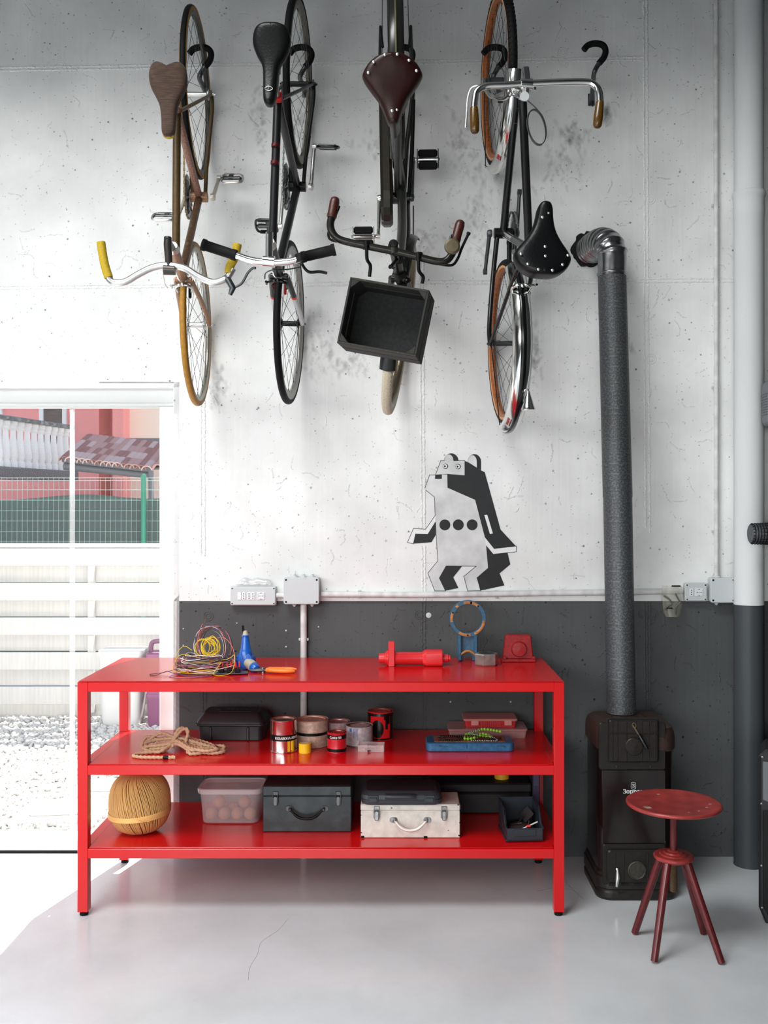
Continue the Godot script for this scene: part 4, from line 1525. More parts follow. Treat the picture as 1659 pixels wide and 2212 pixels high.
func rope() -> void:
	var o := thing("rope", "hank of pale brown twisted rope tied in a bundle on middle shelf", "rope", V(-0.905, MID_Y + 0.0038, 0.44))
	var m := mat(c8(214, 172, 138), 0.85, 0.0, {"tex": "fine", "scale": 30.0, "rim": 0.3})
	var w := RandomNumberGenerator.new()
	w.seed = 19
	var R := 0.0062
	var p := mb()
	for i in 8:      # long loops of the hank, lying left to right and drooping to the front right
		var k := float(i)
		var x0 := -0.115 + w.randf_range(-0.03, 0.03)
		var x1 := 0.125 + w.randf_range(-0.05, 0.05)
		var z := (i % 4) * 0.011 - 0.03
		var y := 0.008 + (i / 4) * 0.012
		var pts := [V(x0, y + 0.012 * (i % 3), z), V(x0 + 0.05, y + 0.022, z - 0.022), V(-0.01, y + 0.03, z - 0.012), V(0.05, y + 0.022, z + 0.0), V(x1, y + w.randf_range(0.0, 0.01), z + 0.028), V(x1 + 0.014, y, z + 0.055), V(x1 - 0.03, y, z + 0.075), V(0.05, y + 0.006, z + 0.045), V(-0.005, y + 0.024, z + 0.012), V(-0.05, y + 0.012, z + 0.02), V(x0 + 0.01, y + 0.004, z + 0.022)]
		strand(p, fine_path(pts), R, 120)
	strand(p, fine_path([V(-0.07, 0.03, -0.04), V(-0.135, 0.05, -0.03), V(-0.15, 0.02, 0.0), V(-0.11, 0.008, 0.03), V(-0.05, 0.01, 0.03), V(-0.01, 0.06, 0.0), V(0.012, 0.085, -0.015), V(0.035, 0.08, -0.01), V(0.03, 0.03, 0.02)]), R, 120)
	strand(p, fine_path([V(-0.02, 0.02, 0.025), V(-0.02, 0.055, 0.0), V(-0.002, 0.087, -0.01), V(0.02, 0.085, -0.02), V(0.035, 0.055, -0.03), V(0.04, 0.02, -0.03)]), R, 120)
	strand(p, fine_path([V(-0.02, 0.05, -0.02), V(-0.08, 0.066, -0.03), V(-0.125, 0.04, -0.02), V(-0.13, 0.012, 0.02), V(-0.07, 0.009, 0.05), V(-0.03, 0.03, 0.02)]), R, 120)
	strand(p, fine_path([V(0.08, 0.02, -0.02), V(0.14, 0.02, -0.01), V(0.185, 0.02, 0.005), V(0.175, 0.01, 0.03), V(0.14, 0.008, 0.04)]), R, 120)
	obj("loops", p, m, o)
	p = mb()
	strand(p, fine_path([V(-0.09, 0.008, 0.045), V(-0.14, 0.007, 0.065), V(-0.158, 0.007, 0.10), V(-0.12, 0.007, 0.125), V(-0.05, 0.007, 0.13), V(-0.03, 0.007, 0.13)]), R, 120)
	strand(p, fine_path([V(-0.012, 0.007, 0.1295), V(0.004, 0.007, 0.129), V(0.016, 0.0075, 0.128)]), R * 1.15, 120)
	obj("loose_end", p, m, o)
	p = mb()
	p.tube([V(-0.034, 0.007, 0.13), V(-0.012, 0.007, 0.1295)], R * 1.2, 10)
	obj("whipping", p, M.black, o)


func bottom_shelf_things() -> void:
	var y := LOW_Y + 0.0038
	# ball of twine
	var o := thing("twine_ball", "large ball of golden natural twine on the lowest shelf", "twine", V(-1.062, y, 0.45))
	var m := mat(c8(228, 174, 104), 0.8, 0.0, {"tex": "fine", "scale": 40.0, "rim": 0.3})
	var md := mat(c8(150, 100, 46), 0.9, 0.0, {"tex": "fine", "scale": 40.0})
	var prof := func(f: float) -> Vector2:      # f -1..1 bottom to top
		var a := f * PI / 2
		return Vector2(pow(maxf(cos(a), 0.0), 0.62) * 0.121, signf(a) * pow(absf(sin(a)), 0.85) * 0.118 + 0.119)
	var p := mb()
	var pr := []
	for i in 25:
		var q: Vector2 = prof.call(-1.0 + 2.0 * i / 24)
		pr.append(Vector2(maxf(q.x - 0.003, 0.0004), 0.119 + (q.y - 0.119) * 0.975))
	p.lathe(pr, 48, Transform3D.IDENTITY, 2.0)
	obj("core", p, md, o)
	var w := RandomNumberGenerator.new()
	w.seed = 23
	p = mb()
	for i in 150:
		var a0 := TAU * i / 150 + w.randf_range(-0.012, 0.012)
		var tw := 0.42 + w.randf_range(-0.05, 0.05)
		var pts := []
		var rr := []
		for k in 25:
			var f := -0.985 + 1.97 * k / 24
			var q: Vector2 = prof.call(f)
			var a := a0 + tw * f
			var pole := 0.012 * smoothstep(0.75, 1.0, absf(f))
			pts.append(V(cos(a) * (q.x + pole * 0.3) , q.y, sin(a) * (q.x + pole * 0.3)))
			rr.append(0.0024)
		p.tube(pts, rr, 5)
	obj("winding", p, m, o)
	p = mb()
	for i in 9:
		var pts := []
		for k in 48:
			var a := TAU * k / 48
			var yy := 0.083 + 0.005 * sin(a + i * 0.3) + (i - 4) * 0.0032 * (0.4 + 0.6 * absf(sin(a * 0.5 + 0.6))) + 0.008 * sin(a + 2.2)
			pts.append(V(cos(a) * 0.1225, yy, sin(a) * 0.1225))
		p.tube(pts, 0.0022, 5, true)
	obj("belt_strands", p, mat(c8(222, 172, 104), 0.8), o)
	p = mb()
	p.tube(curve([V(0.01, 0.088, 0.1235), V(0.03, 0.086, 0.124), V(0.05, 0.078, 0.118), V(0.066, 0.071, 0.108)], 6), 0.0021, 5)
	p.tube(curve([V(-0.03, 0.22, 0.02), V(0.0, 0.239, 0.0), V(0.03, 0.234, -0.01), V(0.06, 0.215, -0.02)], 6), 0.003, 5)
	p.tube(curve([V(-0.06, 0.215, 0.03), V(-0.02, 0.238, 0.015), V(0.02, 0.24, 0.0), V(0.05, 0.226, -0.02)], 6), 0.003, 5)
	obj("loose_end", p, mat(c8(226, 176, 108), 0.8), o)
	# tub of cork balls
	M.tub = mat(c8(252, 236, 238), 0.2, 0.0, {"alpha": 0.11, "spec": 0.35})
	o = thing("plastic_tub", "translucent white plastic tub with lid holding cork balls", "tub", V(-0.712, y, 0.285))
	p = mb()
	var outl := rrect(0.245, 0.165, 0.03, 4)
	var rings := []
	for k in [[0.002, 0.92], [0.006, 0.95], [0.14, 1.04], [0.14, 1.03], [0.008, 0.94], [0.004, 0.9]]:
		rings.append(ring3(outl, k[0], k[1]))
	p.loft(rings, true, true, 0.6)
	obj("shell", p, M.tub, o)
	p = mb()
	rings = []
	for k in [[0.126, 1.1], [0.14, 1.12], [0.146, 1.11], [0.147, 1.05], [0.143, 1.03], [0.143, 0.2]]:
		rings.append(ring3(outl, k[0], k[1]))
	p.loft(rings, false, true, 0.6)
	p.loft([ring3(outl, 0.143, 0.21), ring3(outl, 0.1435, 0.2)], true, false)
	obj("lid", p, mat(c8(250, 236, 236), 0.2, 0.0, {"alpha": 0.3, "spec": 0.35}), o)
	var cork := mat(c8(186, 128, 98), 0.85, 0.0, {"tex": "speck", "scale": 9.0, "nor": "nlump", "ns": 0.5})
	var bp := mb()
	bp.sphere(Vector3.ZERO, Vector3.ONE * 0.026, 20, 12)
	var bm := bp.mesh()
	var n := 0
	for q in [[-0.081, 0.0, 0.043, "at the front left corner of the tub"], [-0.028, 0.0, 0.043, "second from the left in the tub's front row"], [0.026, 0.0, 0.043, "third from the left in the tub's front row"], [0.08, 0.0, 0.043, "at the front right corner of the tub"], [-0.055, 0.0, -0.012, "in the left of the tub's back row"], [-0.001, 0.0, -0.012, "in the middle of the tub's back row"], [0.053, 0.0, -0.012, "in the right of the tub's back row"], [-0.0545, 0.0435, 0.0205, "lying on top of the left balls in the tub"], [0.0525, 0.0435, 0.0205, "lying on top of the right balls in the tub"]]:
		var b := obj("cork_ball", bm, cork)
		b.position = o.position + V(q[0], q[1] + 0.0325, q[2])
		b.rotation = V(n * 1.3, n * 2.1, n * 0.7)
		tag(b, "brown speckled cork ball " + q[3], "ball", "cork balls in the tub")
		n += 1
	# dark metal tool box
	toolbox("dark metal toolbox with two latches and a drop handle beside the tub", V(-0.382, y, 0.345), V(0.358, 0.187, 0.235), mat(c8(60, 67, 69), 0.36, 0.4, {"tex": "blotch", "scale": 1.6, "nor": "nlump", "ns": 0.06}), 0.042, 0.127, M.dark_steel, 0.064, true)
	toolbox("chipped white metal toolbox with chrome latches under the black case", V(0.036, y, 0.45), V(0.394, 0.134, 0.17), mat(c8(222, 216, 206), 0.4, 0.0, {"tex": "stain", "scale": 3.0}), 0.026, 0.134, M.steel, 0.06, false)
	# black plastic case on the white box
	o = thing("drill_case", "flat black plastic tool case lying on white metal toolbox", "case", V(0.0, y + 0.1345, 0.455))
	p = mb()
	rings = []
	var co := rrect(0.318, 0.185, 0.03, 4)
	for k in [[0.0, 0.96], [0.006, 1.0], [0.02, 1.015], [0.0205, 1.0], [0.0235, 1.0], [0.024, 1.015], [0.038, 1.0], [0.05, 0.93], [0.054, 0.88]]:
		rings.append(ring3(co, k[0], k[1]))
	p.loft(rings, true, true, 0.5)
	M.case_dark = mat(c8(44, 48, 54), 0.42, 0.0, {"nor": "nfine", "scale": 12.0, "ns": 0.1})
	obj("shell", p, M.case_dark, o)
	p = mb()
	p.tube(curve([V(-0.062, 0.034, 0.094), V(-0.04, 0.036, 0.101), V(0.03, 0.036, 0.101), V(0.055, 0.034, 0.094)], 6), 0.0115, 10)
	obj("handle", p, M.case_dark, o)
	for x in [-0.112, 0.112]:
		p = mb()
		p.box(V(0.042, 0.028, 0.006), V(x, 0.026, 0.0945), 0.002)
		p.box(V(0.032, 0.018, 0.005), V(x, 0.022, 0.098), 0.002)
		obj("latch", p, M.case_dark, o)
	# parts bin
	o = thing("parts_bin", "open black plastic storage bin of small parts near right post", "bin", V(0.478, y, 0.49), "", 0.06)
	M.bin = mat(c8(34, 40, 48), 0.4)
	p = mb()
	var side := PackedVector2Array([Vector2(0.1, 0.012), Vector2(0.1, 0.055), Vector2(0.062, 0.062), Vector2(0.03, 0.115), Vector2(-0.1, 0.118), Vector2(-0.1, 0.008)])
	for s in [-1.0, 1.0]:
		p.extrude(side, 0.004, Transform3D(Basis(V(0, 1, 0), -PI / 2), V(s * 0.0685 + 0.002, 0, 0)))
	p.box(V(0.135, 0.004, 0.2), V(0, 0.012, 0))
	p.box(V(0.135, 0.11, 0.004), V(0, 0.063, -0.099))
	p.box(V(0.138, 0.045, 0.004), V(0, 0.034, 0.1))
	obj("shell", p, M.bin, o)
	p = mb()
	p.box(V(0.15, 0.008, 0.2), V(0, 0.006, -0.005), 0.003)
	p.tube([V(-0.072, 0.056, 0.1), V(-0.072, 0.063, 0.062), V(-0.072, 0.116, 0.03), V(-0.072, 0.119, -0.1), V(0.072, 0.119, -0.1), V(0.072, 0.116, 0.03), V(0.072, 0.063, 0.062), V(0.072, 0.056, 0.1)], 0.0035, 5)
	obj("rim", p, M.bin, o)
	p = mb()
	p.box(V(0.086, 0.026, 0.003), V(0, 0.04, 0.1035), 0.001)
	obj("label_holder", p, M.bin, o)
	var heap := mb()
	heap.sphere(V(0, 0.018, 0.01), V(0.06, 0.03, 0.08), 16, 8)
	var ho := obj("parts_heap", heap, mat(c8(60, 44, 40), 0.7, 0.0, {"tex": "speck", "scale": 14.0, "nor": "nlump"}))
	ho.position = o.position
	ho.set_meta("kind", "stuff")
	tag(ho, "heap of small dark metal parts filling the black storage bin", "parts")
	var w2 := RandomNumberGenerator.new()
	w2.seed = 9
	var bits := [[M.brass, 0.03, 0.0016, V(0.03, 0.05, 0.03)], [M.plastic_white, 0.07, 0.0028, V(0.032, 0.052, 0.05)], [M.safety_red, 0.014, 0.006, V(0.026, 0.05, 0.055)], [M.steel, 0.05, 0.0016, V(-0.02, 0.052, 0.03)], [M.dark_steel, 0.05, 0.003, V(0.0, 0.052, -0.01)]]
	var names := ["brass_pin", "plastic_tube", "red_clip", "steel_pin", "bolt"]
	var labs := ["thin brass pin standing in the black parts bin", "thin white plastic tube in the black parts bin", "small red plastic clip in the black parts bin", "thin bright steel pin in the black parts bin", "short dark bolt at the back of the parts bin"]
	var dirs := [V(0.1, 1, 0), V(1, 0.35, -0.3), V(1, 0.2, 0), V(0.8, 0.3, 0.5), V(0.5, 0.4, -0.5)]
	for i in bits.size():
		p = mb()
		var d: Vector3 = dirs[i].normalized() * bits[i][1] / 2
		p.tube([-d, d], bits[i][2], 8)
		var t := obj(names[i], p, bits[i][0])
		t.position = o.position + bits[i][3]
		tag(t, labs[i], names[i].replace("_", " ").split(" ")[-1])
	p = mb()
	p.box(V(0.05, 0.002, 0.05), Vector3.ZERO, 0, Transform3D(Basis.from_euler(V(0.4, 0.5, 0.9)), Vector3.ZERO))
	var pl := obj("metal_plate", p, M.dark_steel)
	pl.position = o.position + V(0.028, 0.07, -0.03)
	tag(pl, "small square steel plate leaning in the black parts bin", "plate")
	# dark case standing at the back
	o = thing("black_trunk", "black case standing at the back of the lowest shelf", "case", V(0.345, y, 0.15))
	p = mb()
	p.box(V(0.42, 0.09, 0.16), V(0, 0.045, 0), 0.006)
	obj("body", p, mat(c8(15, 15, 17), 0.6), o)
	p = mb()
	p.box(V(0.426, 0.04, 0.166), V(0, 0.111, 0), 0.006)
	obj("lid", p, mat(c8(15, 15, 17), 0.6), o)
	o = thing("blue_folder_box", "narrow dark violet box standing between black case and back post", "box", V(0.578, y, 0.15))
	p = mb()
	p.box(V(0.03, 0.22, 0.15), V(0, 0.11, 0), 0.003)
	obj("body", p, mat(c8(52, 44, 72), 0.6), o)
	p = mb()
	p.box(V(0.022, 0.06, 0.002), V(0, 0.15, 0.0755))
	obj("spine_label", p, mat(c8(74, 66, 92), 0.6), o)
	o = thing("tape_roll", "roll of yellow tape lying on the black case under middle shelf", "tape roll", V(0.438, y + 0.1315, 0.15))
	p = mb()
	p.lathe([Vector2(0.02, 0), Vector2(0.031, 0), Vector2(0.032, 0.001), Vector2(0.032, 0.024), Vector2(0.031, 0.025), Vector2(0.02, 0.025)], 28)
	obj("tape", p, mat(c8(222, 176, 30), 0.5), o)
	p = mb()
	p.lathe([Vector2(0.0185, 0.0003), Vector2(0.0205, 0.0003), Vector2(0.0205, 0.0245), Vector2(0.0185, 0.0245)], 24)
	obj("core", p, M.plastic_grey, o)


func toolbox(label: String, pos: Vector3, size: Vector3, m: Material, lid_h: float, latch_x: float, metal: Material, grip: float, dark: bool) -> void:
	var o := thing("toolbox", label, "toolbox", pos)
	var hb := size.y - lid_h
	var p := mb()
	p.box(V(size.x, hb - 0.001, size.z), V(0, hb / 2, 0), 0.0025)
	obj("body", p, m, o)
	p = mb()
	p.box(V(size.x + 0.002, lid_h, size.z + 0.003), V(0, hb + lid_h / 2, 0), 0.004)
	obj("lid", p, m, o)
	var zf := size.z / 2
	if not dark:
		for q in [[-0.196, 0.02, 0.006], [-0.19, 0.002, 0.012], [0.06, 0.0, 0.014], [0.194, 0.008, 0.008], [0.19, 0.13, 0.007], [0.196, 0.06, 0.005], [-0.196, 0.09, 0.004], [-0.075, 0.118, 0.006], [0.15, 0.03, 0.003]]:
			p = mb()
			p.box(V(q[2], q[2] * 0.6, 0.0012), V(q[0], q[1] + q[2] * 0.3, zf + 0.0012), 0, Transform3D(Basis.IDENTITY, V(0, 0, 0)))
			obj("paint_chip", p, M.rubber, o)
	for s in [-1.0, 1.0]:
		p = mb()
		p.box(V(0.022, 0.016, 0.004), V(s * latch_x, hb + 0.012, zf + 0.003), 0.0015)
		p.box(V(0.026, 0.03, 0.006), V(s * latch_x, hb - 0.014, zf + 0.003), 0.002)
		obj("latch_plate", p, metal, o)
		p = mb()
		p.extrude(rrect(0.016, 0.038, 0.006, 3), 0.006, Transform3D(Basis(V(1, 0, 0), -0.12), V(s * latch_x, hb - 0.018, zf + 0.006)), 0.002)
		p.tube([V(s * latch_x - 0.01, hb + 0.014, zf + 0.007), V(s * latch_x - 0.01, hb - 0.006, zf + 0.009)], 0.0014, 5)
		p.tube([V(s * latch_x + 0.01, hb + 0.014, zf + 0.007), V(s * latch_x + 0.01, hb - 0.006, zf + 0.009)], 0.0014, 5)
		obj("latch", p, metal, o)
	var hy := hb - (0.05 if dark else 0.036)
	var pts := []
	var rr := []
	for i in 13:
		var t := -1.0 + 2.0 * i / 12
		pts.append(V(t * grip, hy - (1.0 - pow(absf(t), 2.4)) * 0.034, zf + 0.018 + 0.008 * (1.0 - t * t)))
		rr.append(0.0062 if absf(t) < 0.8 else 0.0045)
	p = mb()
	p.tube(pts, rr, 10)
	obj("handle", p, M.black if dark else mat(c8(216, 210, 202), 0.35, 0.2), o)
	for s in [-1.0, 1.0]:
		p = mb()
		p.extrude(rrect(0.03, 0.022, 0.009, 4), 0.003, mv(s * (grip + 0.007), hy, zf), 0.001)
		p.box(V(0.014, 0.014, 0.02), V(s * (grip + 0.003), hy, zf + 0.011), 0.004)
		obj("handle_mount", p, metal, o)


# ---- bicycles. A bicycle is built upright in its own axes: x across, y up from the rear axle, z forward. L(x, s, v) = a point s ahead of the rear axle, v above the ground line.
var R0 := 0.335

func L(x: float, s: float, v: float) -> Vector3:
	return Vector3(x, v - R0, s)


func on(bike: Node3D, px: float, py: float, v: float) -> Vector3:   # a measured point of a bicycle part that stands v off the wall
	return bike.transform.affine_inverse() * at(px, py, bike.position.z + v - R0)


func new_bike(label: String, X: float, Y: float, roll: float, lean: float, upside: bool, R: float) -> Node3D:
	R0 = R
	var o := thing("bicycle", label, "bicycle", V(X, Y, R + 0.022), "bicycles hung on the wall")
	var B := Basis(V(1, 0, 0), V(0, 0, 1), V(0, -1, 0)) if not upside else Basis(V(-1, 0, 0), V(0, 0, 1), V(0, 1, 0))
	o.basis = Basis(V(0, 0, 1), deg_to_rad(roll)) * Basis(V(0, 1, 0), deg_to_rad(lean)) * B
	return o


func wheel(bike: Node3D, called: String, xf: Transform3D, R: float, tw: float, tyre: Material, tread: Material, rim_m: Material, rim_d: float, spokes := 28, hub_w := 0.07, hub_m: Material = null, stripe: Material = null) -> Node3D:
	var o := sub(called, bike, xf)
	var rt := tw / 2
	var p := mb()
	var prof := []
	for i in 14:
		var a := TAU * i / 14
		prof.append(Vector2(cos(a) * rt, sin(a) * rt))
	p.arc(R - rt, prof, 0, TAU, 56)
	obj("tyre", p, tyre, o)
	if tread:
		p = mb()
		prof = []
		for i in 7:
			var a := -0.85 + 1.7 * i / 6
			prof.append(Vector2(cos(a) * (rt + 0.0012), sin(a) * (rt + 0.0012)))
		for i in 7:
			var a := 0.85 - 1.7 * i / 6
			prof.append(Vector2(cos(a) * (rt - 0.001), sin(a) * (rt - 0.001)))
		p.arc(R - rt, prof, 0, TAU, 56)
		obj("tread", p, tread, o)
	var ro := R - tw * 0.8
	var hw := tw * 0.42
	p = mb()
	p.arc(ro, [Vector2(0.003, -hw), Vector2(0.003, -hw * 0.8), Vector2(-0.006, -hw * 0.7), Vector2(-0.006, hw * 0.7), Vector2(0.003, hw * 0.8), Vector2(0.003, hw), Vector2(-rim_d * 0.5, hw * 0.95), Vector2(-rim_d, hw * 0.55), Vector2(-rim_d, -hw * 0.55), Vector2(-rim_d * 0.5, -hw * 0.95)], 0, TAU, 56)
	obj("rim", p, rim_m, o)
	if stripe:
		p = mb()
		for s in [-1.0, 1.0]:
			p.arc(ro, [Vector2(0.004, s * hw * 1.02), Vector2(0.008, s * hw * 1.12), Vector2(-0.004, s * hw * 1.06), Vector2(-0.006, s * hw * 0.96)], 0, TAU, 48)
		obj("rim_stripe", p, stripe, o)
	p = mb()
	var turn := Transform3D(Basis(V(0, 0, 1), -PI / 2), Vector3.ZERO)
	var h := hub_w / 2
	p.lathe([Vector2(0.0045, -h - 0.028), Vector2(0.0045, -h - 0.012), Vector2(0.008, -h - 0.012), Vector2(0.008, -h - 0.003), Vector2(0.022, -h), Vector2(0.022, -h + 0.003), Vector2(0.011, -h + 0.008), Vector2(0.011, h - 0.008), Vector2(0.022, h - 0.003), Vector2(0.022, h), Vector2(0.008, h + 0.003), Vector2(0.008, h + 0.012), Vector2(0.0045, h + 0.012), Vector2(0.0045, h + 0.028)], 16, turn)
	for s in [-1.0, 1.0]:
		p.lathe([Vector2(0.009, 0), Vector2(0.009, 0.009), Vector2(0.0045, 0.01)], 6, Transform3D(Basis(V(0, 0, 1), -PI / 2), V(s * (h + 0.017) - 0.0045, 0, 0)))
	obj("hub", p, hub_m if hub_m else M.alloy, o)
	var rs := ro - rim_d + 0.002
	var a0 := V(h - 0.002, 0, 0.021)
	var first := V(0, rs * cos(0.75), rs * sin(0.75))
	var ln := 0.0
	var cyl: ArrayMesh
	for i in spokes:
		var ar := TAU * i / spokes
		var side := 1.0 if i % 2 else -1.0
		var cross := 0.95 if (i / 2) % 2 else -0.95
		var pa := V(side * (h - 0.002), cos(ar + cross) * 0.0205, sin(ar + cross) * 0.0205)
		var pb := V(side * 0.002, cos(ar) * rs, sin(ar) * rs)
		if cyl == null:
			ln = (pb - pa).length()
			var c := mb()
			c.lathe([Vector2(0.00095, -ln / 2), Vector2(0.00095, ln / 2 - 0.012), Vector2(0.0016, ln / 2 - 0.012), Vector2(0.0016, ln / 2)], 5)
			cyl = c.mesh()
		var sp := obj("spoke", cyl, M.spoke, o)
		var yv := (pb - pa).normalized()
		var xv := yv.cross(V(1, 0, 0)).normalized()
		sp.transform = Transform3D(Basis(xv, yv, xv.cross(yv)), (pa + pb) / 2)
	return o


func tubes(bike: Node, called: String, m: Material, list: Array, seg := 12, xf := Transform3D.IDENTITY) -> MeshInstance3D:   # [points, radius] pairs joined into one part
	var p := mb()
	for q in list:
		p.tube(q[0], q[1], seg)
	var o := obj(called, p, m, bike)
	o.transform = xf
	return o


func saddle_top(half: Array, dome: float, skirt: float) -> MB:   # half outline as (x, s) from the rear middle to the nose
	var outl := []
	for q in half:
		outl.append(V(q[0], 0, q[1]))
	var c := curve(outl, 4)
	var poly := PackedVector2Array()
	for q in c:
		poly.append(Vector2(q.x, q.z))
	for i in range(c.size() - 2, 0, -1):
		poly.append(Vector2(-c[i].x, c[i].z))
	var s1: float = half[half.size() - 1][1]
	var p := mb()
	var rings := []
	for k in [[0.0, -skirt], [0.9, -skirt], [0.97, -skirt * 0.85], [1.0, -skirt * 0.4], [1.0, 0.0], [0.97, dome * 0.35], [0.88, dome * 0.68], [0.7, dome * 0.9], [0.4, dome * 0.985], [0.0, dome]]:
		var ring := PackedVector3Array()
		for q in poly:
			var f := clampf(q.y / s1, 0, 1)
			ring.append(V(q.x * k[0], k[1] * (0.75 + 0.25 * (1.0 - f)) - 0.012 * sin(f * PI) , s1 * 0.5 + (q.y - s1 * 0.5) * (0.86 + 0.14 * k[0])))
		rings.append(ring)
	p.loft(rings, false, true, 1.2)
	return p


func saddle(bike: Node3D, half: Array, dome: float, skirt: float, m: Material, xf: Transform3D, rivets := [], rail_m: Material = null) -> Node3D:
	var o := sub("saddle", bike, xf)
	obj("cover", saddle_top(half, dome, skirt), m, o)
	var s1: float = half[half.size() - 1][1]
	var p := mb()
	for s in [-1.0, 1.0]:
		p.tube(curve([V(s * 0.008, -0.02, s1 * 0.92), V(s * 0.02, -0.045, s1 * 0.7), V(s * 0.022, -0.048, s1 * 0.35), V(s * 0.035, -0.02, s1 * 0.1)], 5), 0.0035, 7)
	p.box(V(0.055, 0.03, 0.035), V(0, -0.05, s1 * 0.5), 0.008)
	obj("rails", p, rail_m if rail_m else M.dark_steel, o)
	for q in rivets:
		p = mb()
		p.lathe([Vector2(0.0001, -0.002), Vector2(0.0055, -0.001), Vector2(0.0052, 0.001), Vector2(0.003, 0.0024), Vector2(0.0002, 0.0028)], 12)
		var r := obj("rivet", p, M.alloy, o)
		r.position = V(q[0], q[2] if q.size() > 2 else dome * 0.75, q[1])
	return o


func block_pedal(bike: Node, pos: Vector3, side: float, turn: float, reflector := false) -> void:
	var o := sub("pedal", bike, Transform3D(Basis(V(1, 0, 0), turn), pos))
	for s in [-1.0, 1.0]:
		var p := mb()
		p.box(V(0.082, 0.026, 0.03), V(side * 0.062, 0, s * 0.026), 0.007)
		obj("rubber_block", p, M.rubber, o)
		p = mb()
		p.box(V(0.004, 0.03, 0.084), V(side * (0.062 + s * 0.044), 0, 0), 0.0015)
		obj("end_plate", p, M.chrome, o)
	var p := mb()
	p.lathe([Vector2(0.009, 0.0), Vector2(0.009, 0.014), Vector2(0.0095, 0.016), Vector2(0.0095, 0.108), Vector2(0.007, 0.112)], 14, Transform3D(Basis(V(0, 0, 1), -PI / 2 * side), V(0, 0, 0)))
	obj("spindle", p, M.chrome, o)
	if reflector:
		p = mb()
		p.box(V(0.034, 0.012, 0.003), V(side * 0.058, 0, 0.0425), 0.001)
		obj("reflector", p, M.orange, o)


func cage_pedal(bike: Node, pos: Vector3, side: float, turn: float, m: Material) -> void:
	var o := sub("pedal", bike, Transform3D(Basis(V(1, 0, 0), turn), pos))
	var p := mb()
	p.tube(curve([V(side * 0.022, 0, 0.034), V(side * 0.085, 0, 0.036), V(side * 0.102, 0, 0.022), V(side * 0.102, 0, -0.022), V(side * 0.085, 0, -0.036), V(side * 0.022, 0, -0.034), V(side * 0.015, 0, 0.0)], 4, true), 0.0055, 6, true)
	for s in [-1.0, 1.0]:
		p.box(V(0.07, 0.02, 0.004), V(side * 0.055, 0, s * 0.034), 0.001)
	obj("cage", p, m, o)
	p = mb()
	p.lathe([Vector2(0.006, 0.0), Vector2(0.0065, 0.018), Vector2(0.011, 0.022), Vector2(0.009, 0.05), Vector2(0.011, 0.09), Vector2(0.004, 0.1)], 12, Transform3D(Basis(V(0, 0, 1), -PI / 2 * side), V(0, 0, 0)))
	p.box(V(0.02, 0.012, 0.06), V(side * 0.05, 0, 0), 0.003)
	obj("spindle", p, M.dark_steel, o)


func crank(bike: Node, bb: Vector3, side: float, vec: Vector3, m: Material) -> Vector3:
	var p := mb()
	var a := bb + V(side * 0.058, 0, 0)
	var e := a + vec + V(side * 0.008, 0, 0)
	p.tube([a, a.lerp(e, 0.12), a.lerp(e, 0.88), e], [0.012, 0.0085, 0.0075, 0.0095], 8)
	p.lathe([Vector2(0.015, -0.01), Vector2(0.016, 0.0), Vector2(0.013, 0.009), Vector2(0.0003, 0.01)], 14, Transform3D(Basis(V(0, 0, 1), -PI / 2 * side), a))
	p.lathe([Vector2(0.012, -0.008), Vector2(0.012, 0.008), Vector2(0.0003, 0.009)], 12, Transform3D(Basis(V(0, 0, 1), -PI / 2 * side), e))
	obj("crank_arm", p, m, bike)
	return e


func drive(bike: Node, bb: Vector3, side: float, r: float, m: Material, chain_m: Material, rear: float, closed := false) -> void:
	var x := side * 0.047
	var turn := Transform3D(Basis(V(0, 0, 1), -PI / 2), V(bb.x + x, bb.y, bb.z))
	var p := mb()
	p.lathe([Vector2(r * 0.78, -0.0012), Vector2(r, -0.0012), Vector2(r, 0.0012), Vector2(r * 0.78, 0.0012), Vector2(r * 0.78, -0.0012)], 40, turn)
	for i in 40:
		var a := TAU * i / 40
		p.box(V(0.006, 0.0022, 0.005), V(cos(a) * (r + 0.002), 0, sin(a) * (r + 0.002)), 0, turn)
	for i in 5:
		var a := TAU * i / 5 + 0.3
		p.tube([turn * V(0, 0, 0), turn * V(cos(a) * r * 0.82, 0, sin(a) * r * 0.82)], 0.006, 6)
	obj("chainring", p, m, bike)
	p = mb()
	var rc := 0.034
	var pts := []
	var d := bb.z
	var rows := [[V(x, rc, 0), V(x, bb.y + r, d)], [V(x, bb.y - r, d), V(x, -rc, 0)]]
	var link := 0.0127
	for q in rows:
		var n := int((q[1] - q[0]).length() / link)
		for i in n:
			pts.append([q[0].lerp(q[1], (i + 0.5) / n), (q[1] - q[0]).normalized()])
	for i in range(0, int(PI * r / link)):
		var a := PI / 2 - PI * (i + 0.5) / int(PI * r / link)
		pts.append([V(x, bb.y + sin(a) * r, d + cos(a) * r), V(0, cos(a), -sin(a))])
	for i in pts.size():
		var dir: Vector3 = pts[i][1]
		var bs := Basis(V(1, 0, 0), V(1, 0, 0).cross(dir) * -1.0, dir)
		p.box(V(0.0045 if i % 2 else 0.0075, 0.0075, 0.011), Vector3.ZERO, 0, Transform3D(bs, pts[i][0]))
	obj("chain", p, chain_m, bike)
	p = mb()
	p.lathe([Vector2(0.012, -0.006), Vector2(rc, -0.003), Vector2(rc, 0.003), Vector2(0.012, 0.008)], 18, Transform3D(Basis(V(0, 0, 1), -PI / 2), V(x, 0, 0)))
	obj("sprocket", p, chain_m, bike)


